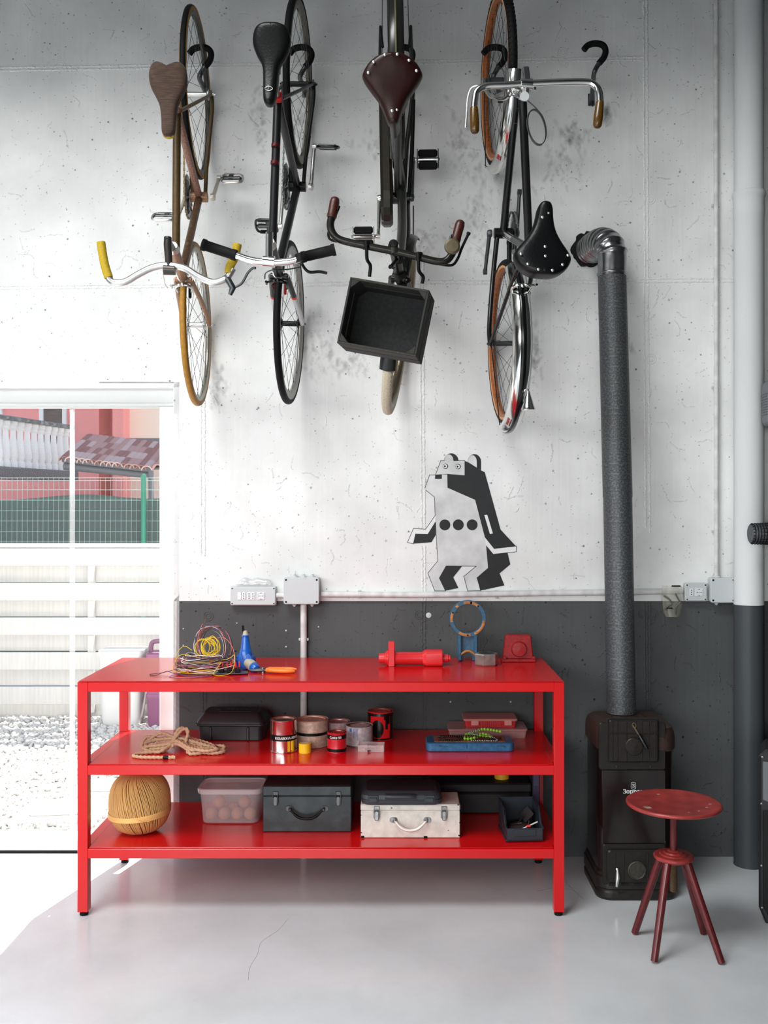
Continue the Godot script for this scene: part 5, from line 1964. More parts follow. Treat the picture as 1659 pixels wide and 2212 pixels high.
func caliper(bike: Node, c: Vector3, span: float, m: Material, pad: Material, xf: Transform3D, reach := 0.05, tyre_dir := V(0, 0, 1)) -> void:
	var o := sub("brake_caliper", bike, xf)
	var p := mb()
	for s in [-1.0, 1.0]:
		p.tube(curve([c + V(-s * 0.006, 0.004, 0.004), c + V(s * span * 0.55, 0.012, 0.003), c + V(s * span, 0.0, 0.002) + tyre_dir * reach * 0.35, c + V(s * span * 0.85, -0.006, 0) + tyre_dir * reach], 5), [0.005, 0.006, 0.006, 0.006, 0.006, 0.0065, 0.0065, 0.0065, 0.0065, 0.006, 0.006, 0.0055, 0.0055, 0.005, 0.005, 0.005], 7)
	p.tube([c + V(-span * 0.55, 0.012, 0.003), c + V(-span * 1.4, 0.006, 0.004), c + V(-span * 1.55, 0.0, 0.004) + tyre_dir * 0.012], 0.0045, 6)
	p.lathe([Vector2(0.0075, 0), Vector2(0.0075, 0.014), Vector2(0.004, 0.016), Vector2(0.0002, 0.0165)], 10, Transform3D(Basis.IDENTITY, c + V(0, 0.002, 0)))
	p.lathe([Vector2(0.005, -0.008), Vector2(0.006, 0.0), Vector2(0.005, 0.012)], 8, Transform3D(Basis.IDENTITY, c + V(-span * 1.5, 0.0, 0.004)))
	obj("arms", p, m, o)
	for s in [-1.0, 1.0]:
		p = mb()
		p.box(V(0.01, 0.012, 0.045), c + V(s * span * 0.62, -0.012, 0) + tyre_dir * reach, 0.003)
		obj("brake_pad", p, pad, o)


func steering(p0: Vector3, p1: Vector3, deg: float) -> Transform3D:
	var b := Basis((p1 - p0).normalized(), deg_to_rad(deg))
	return Transform3D(b, p0 - b * p0)


func fender(bike: Node, called: String, axle: Vector3, R: float, w: float, a0: float, a1: float, m: Material, xf := Transform3D.IDENTITY, drop := 0.012) -> MeshInstance3D:
	var p := mb()
	var prof := []
	for i in 9:
		var t := -1.0 + 2.0 * i / 8
		prof.append(Vector2((1.0 - t * t) * drop, t * w / 2))
	for i in 9:
		var t := 1.0 - 2.0 * i / 8
		prof.append(Vector2((1.0 - t * t) * drop - 0.0015, t * w / 2 * 0.985))
	p.arc(R, prof, a0, a1, 40)
	var o := obj(called, p, m, bike)
	o.transform = xf * Transform3D(Basis.IDENTITY, axle)
	return o


func bikes() -> void:
	bike_ochre()
	bike_black()
	bike_dutch()
	bike_chrome()


func stays(bike: Node, m: Material, seat: Vector3, bb: Vector3, w := 0.062, rs := 0.0075, rc := 0.0085) -> void:
	for s in [-1.0, 1.0]:
		tubes(bike, "seat_stay", m, [[[seat + V(s * 0.014, 0, -0.006), V(s * 0.034, seat.y * 0.72, seat.z * 0.72 - 0.008), V(s * w, 0.004, 0)], [rs, rs, rs * 0.8]]], 9)
		tubes(bike, "chain_stay", m, [[curve([bb + V(s * 0.026, 0, -0.01), V(s * 0.036, bb.y * 0.8, bb.z * 0.62), V(s * w, bb.y * 0.15, bb.z * 0.16), V(s * w, 0, 0)], 4), rc]], 9)
		var p := mb()
		p.box(V(0.005, 0.03, 0.04), V(s * w, 0.0, 0.004), 0.002)
		obj("dropout", p, m, bike)


func bike_ochre() -> void:
	var R := 0.335
	var b := new_bike("ochre bicycle with brown saddle and yellow-taped handlebar, leftmost of the four", -0.851, 3.294, 0.0, 2.5, false, R)
	var bb := L(0, 0.405, 0.27)
	var fa := L(0, 0.957, R)
	var hb := L(0, 0.832, 0.655)
	var ht := L(0, 0.776, 0.83)
	wheel(b, "rear_wheel", Transform3D.IDENTITY, R, 0.027, M.amber, M.rubber, mat(c8(70, 70, 66), 0.4, 0.6), 0.016, 28, 0.1)
	wheel(b, "front_wheel", mv(0, fa.y, fa.z), R, 0.027, M.amber, M.amber, mat(c8(150, 148, 138), 0.35, 0.8), 0.016, 28, 0.072)
	var seat := L(0, 0.25, 0.775)
	tubes(b, "top_tube", M.olive, [[[seat, ht + V(0, -0.035, 0.008)], 0.0148]], 14)
	tubes(b, "down_tube", mat(c8(112, 82, 56), 0.4, 0.0, {"tex": "worn", "scale": 5.0}), [[[bb, hb + V(0, 0.02, -0.006)], 0.0155]], 14)
	tubes(b, "seat_tube", M.worn_red, [[[bb, seat, seat + (seat - bb).normalized() * 0.03], 0.0148]], 14)
	tubes(b, "head_tube", M.copper, [[[hb, ht], 0.0185]], 16)
	tubes(b, "bottom_bracket", M.copper, [[[bb + V(-0.036, 0, 0), bb + V(0.036, 0, 0)], 0.0215]], 16)
	stays(b, M.olive, seat, bb)
	tubes(b, "headset_cup", M.alloy, [[[ht, ht + (ht - hb).normalized() * 0.03], [0.021, 0.016]]], 14)
	tubes(b, "headset_cup", M.alloy, [[[hb, hb - (ht - hb).normalized() * 0.014], 0.021]], 14)
	tubes(b, "fork", M.copper, [[[hb + V(-0.03, -0.015, 0.01), hb + V(0.03, -0.015, 0.01)], 0.013], [curve([hb + V(0.028, -0.012, 0.008), L(0.042, 0.885, 0.5), L(0.05, 0.925, 0.395), L(0.052, 0.957, R)], 5), 0.0098], [curve([hb + V(-0.028, -0.012, 0.008), L(-0.042, 0.885, 0.5), L(-0.05, 0.925, 0.395), L(-0.052, 0.957, R)], 5), 0.0098]], 10)
	tubes(b, "seat_post", M.alloy, [[[seat, L(0, 0.22, 0.89)], 0.0125]], 12)
	saddle(b, [[0, 0.014], [0.022, 0.004], [0.045, 0.0], [0.062, 0.018], [0.067, 0.05], [0.06, 0.085], [0.042, 0.12], [0.03, 0.15], [0.0245, 0.2], [0.022, 0.24], [0.012, 0.256], [0, 0.258]], 0.02, 0.03, M.brown_suede, Transform3D(Basis(V(1, 0, 0), 0.03), L(0.0, 0.148, 0.955)))
	var p := mb()
	p.sphere(L(0, 0.395, 0.935), V(0.021, 0.018, 0.014), 14, 8)
	obj("saddle_nose_cap", p, M.ochre_tape, b)
	# stem and bar
	var top := on(b, 362, 516, 0.955)
	var cl := on(b, 366, 583, 0.955)
	tubes(b, "stem", mat(c8(66, 62, 58), 0.35, 0.6), [[[top + V(0, -0.004, -0.006), top + V(0, 0, 0.02), cl], [0.0135, 0.014, 0.0125]], [[cl + V(-0.02, 0, 0), cl + V(0.02, 0, 0)], 0.018], [[top + V(0, 0, 0.006), ht], 0.0112]], 14)
	p = mb()
	p.lathe([Vector2(0.0055, 0), Vector2(0.0055, 0.0006), Vector2(0.0002, 0.0006)], 12, Transform3D(Basis(V(0, 0, 1), 0.0), top + V(0, 0.0105, 0.004)))
	obj("stem_bolt", p, M.dark_hole, b)
	var lpts := []
	for q in [[245, 610], [270, 609], [300, 592], [330, 578], [364, 573], [400, 580], [430, 598], [462, 610], [490, 600]]:
		lpts.append(on(b, q[0], q[1], 0.955))
	tubes(b, "handlebar", M.alloy, [[curve([on(b, 234, 600, 0.955)] + lpts + [on(b, 503, 580, 0.955)], 5), 0.0123]], 12)
	var g1 := [on(b, 218, 523, 0.955), on(b, 222, 550, 0.955), on(b, 227, 575, 0.955), on(b, 235, 600, 0.955)]
	var g2 := [on(b, 513, 527, 0.955), on(b, 507, 555, 0.955), on(b, 497, 575, 0.955), on(b, 494, 590, 0.955)]
	for g in [g1, g2]:
		p = mb()
		var c := curve(g, 8)
		var rr := []
		for i in c.size():
			rr.append(0.0156 if i % 3 else 0.0151)
		p.tube(c, rr, 12)
		obj("taped_grip", p, M.ochre_tape, b)
	var lv := sub("brake_lever", b)
	tubes(lv, "hood", M.dark_steel, [[[on(b, 488, 597, 0.955), on(b, 496, 610, 0.96), on(b, 503, 622, 0.95), on(b, 497, 637, 0.95)], [0.013, 0.011, 0.012, 0.007]]], 8)
	tubes(lv, "blade", M.dark_steel, [[curve([on(b, 504, 622, 0.95), on(b, 522, 612, 0.95), on(b, 535, 590, 0.955), on(b, 545, 580, 0.96), on(b, 552, 579, 0.965)], 4), 0.0045]], 7)
	caliper(b, hb + V(0, -0.01, 0.03), 0.03, M.alloy, M.rubber, Transform3D.IDENTITY, 0.045, V(0, -0.75, 0.4))
	drive(b, bb, -1, 0.088, M.steel, mat(c8(120, 100, 60), 0.4, 0.7), 0.0)
	var e := crank(b, bb, 1, V(0, -0.12, -0.12), mat(c8(196, 190, 174), 0.35, 0.5))
	cage_pedal(b, e, 1, 2.35, M.alloy)
	e = crank(b, bb, -1, V(0, 0.12, 0.12), mat(c8(196, 190, 174), 0.35, 0.5))
	cage_pedal(b, e, -1, 2.2, M.alloy)
	tubes(b, "brake_cable", M.alloy, [[curve([on(b, 352, 592, 0.95), on(b, 356, 612, 0.75), on(b, 362, 622, 0.70)], 5), 0.0018]], 5)


func bike_black() -> void:
	var R := 0.335
	var b := new_bike("black bicycle with black saddle, chrome straight handlebar and black foam grips", -0.427, 3.338, -2.1, -2.3, false, R)
	var bb := L(0, 0.405, 0.27)
	var fa := L(0, 0.996, R)
	var hb := L(0, 0.862, 0.65)
	var ht := L(0, 0.806, 0.83)
	var grey_rim := mat(c8(150, 150, 146), 0.35, 0.5)
	M.frame_black = mat(c8(26, 26, 28), 0.32, 0.0, {"tex": "fine", "scale": 12.0})
	M.silver_paint = mat(c8(190, 192, 196), 0.35, 0.3)
	wheel(b, "rear_wheel", Transform3D.IDENTITY, R, 0.028, M.rubber, null, mat(c8(118, 114, 104), 0.4, 0.5), 0.03, 28, 0.1, M.black)
	wheel(b, "front_wheel", mv(0, fa.y, fa.z), R, 0.028, M.rubber, null, grey_rim, 0.03, 28, 0.075, M.black)
	var seat := L(0, 0.262, 0.80)
	tubes(b, "top_tube", M.frame_black, [[[seat, ht + V(0, -0.03, 0.006)], 0.0155]], 14)
	tubes(b, "down_tube", M.frame_black, [[[bb, hb + V(0, 0.02, -0.006)], 0.0165]], 14)
	tubes(b, "seat_tube", M.frame_black, [[[bb, seat, seat + (seat - bb).normalized() * 0.02], 0.0155]], 14)
	tubes(b, "head_tube", M.frame_black, [[[hb, ht], 0.0195]], 16)
	tubes(b, "bottom_bracket", M.black, [[[bb + V(-0.036, 0, 0), bb + V(0.036, 0, 0)], 0.021]], 16)
	for q in [0.3, 0.42]:
		var c := seat.lerp(ht, q)
		tubes(b, "red_decal", mat(c8(80, 10, 13), 0.35), [[[c, c + V(0, 0.0, 0.012)], 0.0157]], 14)
	stays(b, M.frame_black, seat, bb)
	tubes(b, "headset_cup", M.alloy, [[[ht, ht + (ht - hb).normalized() * 0.03], [0.022, 0.016]]], 14)
	tubes(b, "headset_cup", M.alloy, [[[hb, hb - (ht - hb).normalized() * 0.014], 0.022]], 14)
	tubes(b, "fork", M.frame_black, [[[hb + V(-0.032, -0.015, 0.01), hb + V(0.032, -0.015, 0.01)], 0.014], [[hb + V(0.03, -0.012, 0.008), L(0.041, 0.92, 0.52)], 0.0115], [[hb + V(-0.03, -0.012, 0.008), L(-0.041, 0.92, 0.52)], 0.0115]], 10)
	for s in [-1.0, 1.0]:
		tubes(b, "fork_blade", M.silver_paint, [[curve([L(s * 0.0415, 0.925, 0.508), L(s * 0.05, 0.962, 0.41), L(s * 0.053, 0.996, R)], 5), 0.0105]], 10)
		tubes(b, "fork_band", M.safety_red, [[[L(s * 0.041, 0.92, 0.52), L(s * 0.0415, 0.925, 0.508)], 0.0118]], 10)
	tubes(b, "seat_post", M.alloy, [[[seat, L(0, 0.235, 0.90)], 0.0135]], 12)
	tubes(b, "seat_clamp", M.safety_red, [[[seat + V(0, 0.005, -0.002), seat + V(0, 0.03, -0.008)], 0.02]], 12)
	var sd := saddle(b, [[0, 0], [0.03, 0.002], [0.055, 0.014], [0.0665, 0.045], [0.064, 0.078], [0.05, 0.112], [0.034, 0.138], [0.027, 0.17], [0.0235, 0.24], [0.02, 0.27], [0.011, 0.285], [0, 0.288]], 0.024, 0.034, M.black_leather, Transform3D(Basis(V(1, 0, 0), 0.02), L(-0.004, 0.052, 0.95)))
	var p := mb()
	p.tube(curve([V(-0.014, 0, 0), V(0, 0, -0.008), V(0.014, 0, 0), V(0, 0, 0.008)], 5, true), 0.0012, 5, true)
	p.tube([V(0, 0, -0.006), V(0, 0, 0.006)], 0.0011, 5)
	var em := obj("nose_emblem", p, M.alloy, sd)
	em.position = V(0, 0.0165, 0.235)
	var vz := 1.005
	var top := on(b, 582, 502, vz)
	var cl := on(b, 581, 565, vz)
	tubes(b, "stem", M.chrome, [[[top, top + V(0, 0, 0.02), cl], [0.0132, 0.0138, 0.0125]], [[cl + V(-0.02, 0, 0), cl + V(0.02, 0, 0)], 0.0195], [[top + V(0, 0, 0.006), ht], 0.0112]], 14)
	p = mb()
	p.lathe([Vector2(0.0055, 0), Vector2(0.0055, 0.0006), Vector2(0.0002, 0.0006)], 12, Transform3D(Basis.IDENTITY, top + V(0, 0.0125, 0.004)))
	obj("stem_bolt", p, M.dark_hole, b)
	var path := curve([on(b, 446, 531, vz), on(b, 505, 550, vz), on(b, 545, 563, vz), on(b, 585, 567, vz), on(b, 630, 564, vz), on(b, 665, 553, vz), on(b, 715, 541, vz)], 6)
	tubes(b, "handlebar", M.chrome, [[path, 0.0127]], 14)
	for q in [[[437, 528], [510, 552]], [[724, 539], [651, 556]]]:
		var a := on(b, q[0][0], q[0][1], vz)
		var c := on(b, q[1][0], q[1][1], vz)
		tubes(b, "grip", M.rubber, [[[a, a.lerp(c, 0.1), a.lerp(c, 0.11), a.lerp(c, 0.87), a.lerp(c, 0.88), c], [0.021, 0.021, 0.0185, 0.018, 0.0195, 0.0195]]], 16)
	var lv := sub("brake_lever", b)
	tubes(lv, "clamp", M.black, [[[on(b, 648, 549, vz), on(b, 652, 566, vz)], 0.0205]], 12)
	tubes(lv, "blade", M.black, [[curve([on(b, 652, 570, 0.975), on(b, 660, 582, 0.965), on(b, 670, 588, 0.965), on(b, 690, 587, 0.97), on(b, 706, 590, 0.975)], 4), 0.0052]], 8)
	tubes(b, "brake_cable", M.black, [[curve([on(b, 648, 577, 0.965), on(b, 620, 582, 0.96), on(b, 590, 583, 0.90), on(b, 574, 590, 0.76), on(b, 572, 602, 0.70)], 6), 0.0024]], 6)
	caliper(b, hb + V(0, -0.01, 0.03), 0.031, M.black_gloss, M.safety_red, Transform3D.IDENTITY, 0.045, V(0, -0.75, 0.4))
	drive(b, bb, -1, 0.092, M.steel, M.dark_steel, 0.0)
	var e := crank(b, bb, 1, V(0, 0.0, -0.17), M.alloy)
	cage_pedal(b, e, 1, 1.85, M.black_gloss)
	e = crank(b, bb, -1, V(0, 0.0, 0.17), M.alloy)
	cage_pedal(b, e, -1, 1.1, M.black_gloss)


func bike_dutch() -> void:
	var R := 0.355
	var b := new_bike("dark roadster with broad leather saddle and wide swept handlebar carrying the crate", -0.022, 3.345, 1.0, 0.2, false, R)
	var paint := mat(c8(38, 40, 34), 0.28, 0.0, {"tex": "blotch", "scale": 6.0})
	var bb := L(0.0, 0.465, 0.285)
	var ht := on(b, 851, 533, 0.90)
	var hb := on(b, 864, 600, 0.70)
	var st := steering(hb, ht, -10.0)
	var rim := mat(c8(96, 84, 62), 0.3, 0.7)
	wheel(b, "rear_wheel", Transform3D.IDENTITY, R, 0.042, M.rubber, null, rim, 0.012, 28, 0.1)
	var fa := L(0.0, 1.035, R)
	wheel(b, "front_wheel", st * mv(0, fa.y, fa.z), R, 0.042, M.cream, M.cream, rim, 0.014, 32, 0.09)
	# cream tread blocks
	var p := mb()
	for i in 110:
		var a := TAU * i / 110
		for s in [-1.0, 0.0, 1.0]:
			var a2 := a + (0.5 if s == 0.0 else 0.0) * TAU / 110
			var r := R + (0.0005 if s == 0.0 else -0.0035)
			var q := V(s * 0.012, cos(a2) * r, sin(a2) * r)
			p.box(V(0.009, 0.003, 0.011), Vector3.ZERO, 0, Transform3D(Basis(V(1, 0, 0), a2) * Basis(V(0, 0, 1), -s * 0.6), q))
	var tread := obj("tread_blocks", p, M.cream, b.get_node("front_wheel"))
	tread.set_meta("kind", "stuff")
	tubes(b, "main_tube", paint, [[curve([on(b, 862, 560, 0.84), on(b, 868, 510, 0.66), on(b, 869, 460, 0.47), on(b, 868, 420, 0.37), on(b, 866, 391, 0.36), on(b, 860, 347, 0.47), on(b, 855, 300, 0.62), on(b, 852, 260, 0.80)], 6), 0.019]], 14)
	tubes(b, "lower_tube", paint, [[curve([on(b, 872, 590, 0.70), on(b, 880, 510, 0.52), on(b, 880, 440, 0.30)], 6), 0.012]], 12)
	tubes(b, "seat_tube", paint, [[[bb, L(0, 0.31, 0.78)], 0.0155]], 12)
	tubes(b, "seat_post", M.chrome, [[[L(0, 0.31, 0.78), L(0, 0.29, 0.95)], 0.0125]], 12)
	tubes(b, "head_tube", paint, [[[hb, ht], 0.019], [[hb + V(0, 0.05, 0), hb + V(0, 0.02, 0.006)], 0.0225], [[ht, ht + V(0, -0.03, 0.006)], 0.0225]], 16)
	tubes(b, "bottom_bracket", M.dark_steel, [[[bb + V(-0.045, 0, 0), bb + V(0.045, 0, 0)], 0.024]], 16)
	stays(b, paint, L(0, 0.31, 0.76), bb, 0.066, 0.0085, 0.01)
	fender(b, "rear_fender", Vector3.ZERO, R + 0.016, 0.062, 1.3, -2.3, mat(c8(30, 31, 27), 0.25))
	var fx := fender(b, "front_fender", fa, R + 0.016, 0.062, 0.6, -1.55, mat(c8(24, 25, 24), 0.25), st)
	p = mb()
	p.arc(R + 0.03, [Vector2(0.001, -0.004), Vector2(0.002, 0.004), Vector2(-0.001, 0.004), Vector2(-0.001, -0.004)], 1.25, -2.2, 40)
	obj("fender_line", p, mat(c8(84, 84, 60), 0.4), b)
	for s in [-1.0, 1.0]:
		tubes(b, "carrier_stay", M.black, [[[V(s * 0.07, 0.0, 0.0), V(s * 0.058, 0.33, -0.06), V(s * 0.05, 0.38, 0.04)], 0.0055]], 8)
		tubes(b, "skirt_cord", M.dark_steel, [[[V(s * 0.06, 0.0, 0.01), V(s * 0.048, 0.31, -0.2)], 0.0018]], 5)
		tubes(b, "skirt_cord", M.dark_steel, [[[V(s * 0.06, 0.0, 0.01), V(s * 0.05, 0.36, -0.05)], 0.0018]], 5)
	tubes(b, "kickstand", M.black, [[[on(b, 893, 215, 0.42), on(b, 890, 330, 0.36), on(b, 882, 440, 0.27)], 0.0085]], 9)
	p = mb()
	var cc := PackedVector2Array()
	for i in 12:
		var a := PI / 2 - PI * i / 11
		cc.append(Vector2(bb.z + cos(a) * 0.12, bb.y + sin(a) * 0.105))
	for i in 9:
		var a := -PI / 2 - PI * i / 8
		cc.append(Vector2(cos(a) * 0.06, sin(a) * 0.06))
	var cpoly := PackedVector2Array()
	for q in cc:
		cpoly.append(q)
	p.extrude(cpoly, 0.05, Transform3D(Basis(V(0, 0, 1), V(0, 1, 0), V(-1, 0, 0)), V(-0.022, 0, 0)), 0.012)
	obj("chain_case", p, mat(c8(40, 36, 28), 0.3, 0.0, {"tex": "blotch", "scale": 6.0}), b)
	var e := crank(b, bb, 1, V(0, 0.0, -0.16), M.dark_steel)
	block_pedal(b, e, 1, PI / 2 * 0 + 0.0)
	e = crank(b, bb + V(-0.02, 0, 0), -1, V(0, 0.0, 0.16), M.chrome)
	block_pedal(b, e, -1, 0.35, true)
	# fork, stem, bar: turned with the front wheel
	tubes(b, "fork", paint, [[[hb + V(-0.03, 0.01, 0.006), hb + V(0.03, 0.01, 0.006)], 0.016], [curve([hb + V(0.032, 0.006, 0.006), L(0.046, 0.955, 0.52), L(0.06, 1.0, 0.42), L(0.064, 1.035, R)], 5), 0.011], [curve([hb + V(-0.032, 0.006, 0.006), L(-0.046, 0.955, 0.52), L(-0.06, 1.0, 0.42), L(-0.064, 1.035, R)], 5), 0.011]], 10, st)
	var vz := 1.0
	tubes(b, "stem", paint, [[[ht, on(b, 852, 528, 0.99)], 0.0125], [[on(b, 849, 528, 1.0), on(b, 853, 548, 1.0)], [0.017, 0.0175]]], 14)
	p = mb()
	p.lathe([Vector2(0.0165, 0), Vector2(0.0165, 0.012), Vector2(0.012, 0.018), Vector2(0.0003, 0.019)], 16, Transform3D(Basis.IDENTITY, on(b, 850, 529, 1.0)))
	obj("stem_cap", p, M.black, b)
	var bar := []
	for q in [[724, 452], [714, 478], [716, 498], [728, 514], [752, 523], [800, 533], [860, 545], [910, 557], [945, 565], [965, 562], [978, 545], [988, 515]]:
		bar.append(on(b, q[0], q[1], vz))
	tubes(b, "handlebar", mat(c8(42, 40, 36), 0.3, 0.5, {"tex": "blotch", "scale": 9.0}), [[curve(bar, 5), 0.0132]], 12)
	for q in [[[725, 426], [716, 470]], [[996, 476], [984, 520]]]:
		var a := on(b, q[0][0], q[0][1], vz)
		var c := on(b, q[1][0], q[1][1], vz)
		tubes(b, "grip", M.leather_grip, [[[a, a.lerp(c, 0.06), a.lerp(c, 0.25), a.lerp(c, 0.8), a.lerp(c, 0.92), c], [0.008, 0.0145, 0.0175, 0.0165, 0.018, 0.0165]]], 14)
	tubes(b, "brake_lever", M.black, [[curve([on(b, 945, 570, 0.99), on(b, 975, 573, 0.985), on(b, 988, 560, 0.985), on(b, 998, 535, 0.985), on(b, 1012, 505, 0.99)], 5), 0.0048], [[on(b, 1011, 507, 0.99), on(b, 1013, 502, 0.99)], 0.007]], 8)
	tubes(b, "brake_lever", M.black, [[curve([on(b, 728, 522, 0.985), on(b, 712, 516, 0.985), on(b, 710, 500, 0.985), on(b, 720, 478, 0.985), on(b, 733, 445, 0.985)], 5), 0.0045]], 8)
	p = mb()
	p.lathe([Vector2(0.0255, -0.006), Vector2(0.0275, 0.0), Vector2(0.0265, 0.009), Vector2(0.02, 0.013), Vector2(0.0003, 0.014)], 28)
	var bl := sub("bell", b, Transform3D(Basis.IDENTITY, on(b, 977, 533, 1.035)))
	obj("dome", p, M.brass, bl)
	p = mb()
	p.tube([V(-0.01, -0.002, -0.02), V(-0.004, 0.0, -0.035), V(-0.002, 0.0, -0.044)], [0.004, 0.005, 0.003], 7)
	obj("striker", p, M.dark_steel, bl)
	for q in [[793, 529, 798, 598], [905, 553, 912, 612]]:
		tubes(b, "crate_strap", M.black, [[curve([on(b, q[0] - 2, q[1] - 8, 1.018), on(b, q[0] - 1, q[1] + 12, 1.02), on(b, q[0], q[1] + 32, 1.0), on(b, q[2] + 2, q[1] + 45, 0.98), on(b, q[2], q[3], 0.97)], 4), 0.0062], [[on(b, q[0] - 2, q[1] - 6, 1.0), on(b, q[0], q[1] + 8, 1.0)], 0.0165]], 8)
	tubes(b, "lamp_bracket", M.black, [[[on(b, 858, 560, 0.86), on(b, 842, 578, 0.90)], 0.006], [[on(b, 840, 574, 0.90), on(b, 852, 580, 0.90)], 0.005]], 8)
	tubes(b, "brake_rod", M.dark_steel, [[[on(b, 880, 548, 0.96), on(b, 893, 545, 0.45), on(b, 893, 445, 0.28)], 0.0028]], 6)
	saddle(b, [[0, 0], [0.045, 0.006], [0.082, 0.03], [0.102, 0.062], [0.1, 0.082], [0.075, 0.118], [0.05, 0.152], [0.033, 0.188], [0.024, 0.215], [0.015, 0.236], [0, 0.24]], 0.03, 0.05, M.leather, Transform3D(Basis(V(1, 0, 0), 0.06), L(0.0, 0.205, 1.035) - V(0.016, 0, 0)), [[-0.082, 0.07, 0.021], [-0.063, 0.036, 0.0255], [-0.024, 0.014, 0.0285], [0.018, 0.013, 0.029], [0.058, 0.033, 0.0262], [0.083, 0.066, 0.0205], [-0.003, 0.198, 0.0185], [0.013, 0.195, 0.0155]])


func bike_chrome() -> void:
	var R := 0.34
	var b := new_bike("black bicycle hung by its front wheel with chrome mudguards and wooden rims", 0.432, 2.259, 1.7, 4.7, true, R)
	var paint := mat(c8(20, 20, 20), 0.22)
	var wood = M.wood_rim
	var fa := L(0, 1.094, R)
	var bb := on(b, 1087, 504, 0.29)
	var ht := on(b, 1131, 205, 0.88)
	var hb := on(b, 1116, 200, 0.64)
	var seat := L(0, 0.262, 0.84)
	wheel(b, "rear_wheel", Transform3D.IDENTITY, R, 0.036, M.rubber, null, wood, 0.02, 32, 0.1, M.dark_steel, M.tan)
	wheel(b, "front_wheel", mv(0, fa.y, fa.z), R, 0.036, M.rubber, null, wood, 0.02, 32, 0.08, M.dark_steel, M.tan)
	# block tread of the front tyre
	var p := mb()
	for i in 96:
		var a := TAU * i / 96
		for s in [-1.5, -0.5, 0.5, 1.5]:
			var r := R - 0.0005 - absf(s) * 0.0022
			p.box(V(0.006, 0.003, 0.011), Vector3.ZERO, 0, Transform3D(Basis(V(1, 0, 0), a) * Basis(V(0, 0, 1), -s * 0.38), V(s * 0.0082, cos(a) * r, sin(a) * r)))
	var td := obj("tread_blocks", p, M.rubber, b.get_node("front_wheel"))
	td.set_meta("kind", "stuff")
	tubes(b, "down_tube", paint, [[[bb, hb], 0.0155]], 14)
	tubes(b, "top_tube", paint, [[[seat, ht + V(0, -0.02, 0)], 0.0155]], 14)
	tubes(b, "seat_tube", M.chrome, [[[bb, bb.lerp(seat, 0.45)], 0.015]], 14)
	tubes(b, "seat_tube", paint, [[[bb.lerp(seat, 0.45), seat + (seat - bb).normalized() * 0.02], 0.0152]], 14)
	tubes(b, "head_tube", M.chrome, [[[hb, ht], 0.018], [[ht, ht + (ht - hb).normalized() * 0.03], [0.0225, 0.018]], [[hb, hb - (ht - hb).normalized() * 0.02], 0.022]], 16)
	tubes(b, "bottom_bracket", M.black, [[[bb + V(-0.038, 0, 0), bb + V(0.038, 0, 0)], 0.022]], 16)
	for q in [0.8, 0.9]:
		tubes(b, "gold_pinstripe", M.brass, [[[bb.lerp(hb, q), bb.lerp(hb, q) + (hb - bb).normalized() * 0.004], 0.0157]], 14)
	stays(b, paint, seat, bb, 0.064, 0.0085, 0.0105)
	tubes(b, "fork", M.chrome, [[[hb + V(-0.032, -0.012, 0.008), hb + V(0.032, -0.012, 0.008)], 0.014], [curve([hb + V(0.032, -0.014, 0.008), L(0.045, 0.965, 0.48), L(0.056, 1.03, 0.39), L(0.058, 1.094, R)], 5), 0.0105], [curve([hb + V(-0.032, -0.014, 0.008), L(-0.045, 0.965, 0.48), L(-0.056, 1.03, 0.39), L(-0.058, 1.094, R)], 5), 0.0105]], 10)
	fender(b, "rear_fender", Vector3.ZERO, R + 0.002, 0.078, 0.85, -1.75, M.chrome, Transform3D.IDENTITY, 0.03)
	p = mb()
	p.arc(R + 0.031, [Vector2(0.0, -0.011), Vector2(0.0025, 0.0), Vector2(0.0, 0.011), Vector2(-0.003, 0.011), Vector2(-0.003, -0.011)], 0.84, -1.74, 40)
	obj("fender_stripe", p, M.black_gloss, b)
	p = mb()
	p.arc(R + 0.002, [Vector2(0.0265, 0.014), Vector2(0.0145, 0.029), Vector2(0.011, 0.029), Vector2(0.022, 0.014)], -1.12, -1.28, 8)
	obj("red_reflector", p, mat(c8(150, 26, 36), 0.3), b)
	fender(b, "front_fender", fa, R + 0.002, 0.07, -0.3, -2.15, M.chrome, Transform3D.IDENTITY, 0.028)
	p = mb()
	p.arc(R + 0.002, [Vector2(0.025, 0.012), Vector2(0.0135, 0.027), Vector2(0.01, 0.027), Vector2(0.021, 0.012)], -1.3, -1.38, 8)
	var rr := obj("red_decal", p, mat(c8(170, 24, 34), 0.3), b)
	rr.position = fa
	for s in [-1.0, 1.0]:
		tubes(b, "fender_stay", M.black, [[[V(s * 0.06, 0, 0), V(s * 0.03, cos(1.62) * (R + 0.01), -sin(1.62) * (R + 0.01))], 0.0022]], 6)
		tubes(b, "fender_stay", M.black, [[[fa + V(s * 0.056, 0, 0), fa + V(s * 0.03, cos(2.1) * (R + 0.01), -sin(2.1) * (R + 0.01))], 0.0022]], 6)
	# bullet lamp on the mudguard
	p = mb()
	p.lathe([Vector2(0.0003, 0.075), Vector2(0.004, 0.066), Vector2(0.016, 0.03), Vector2(0.0255, 0.0), Vector2(0.0275, -0.004), Vector2(0.0275, -0.01), Vector2(0.0235, -0.012), Vector2(0.0003, -0.013)], 24)
	var lamp := sub("tail_lamp", b, Transform3D(b.basis.inverse(), on(b, 1141, 880, 0.62)))
	obj("bullet_shell", p, M.chrome, lamp)
	tubes(lamp, "lamp_bracket", M.dark_steel, [[[V(0, 0.005, -0.015), V(-0.006, 0.01, -0.07)], 0.006]], 8)
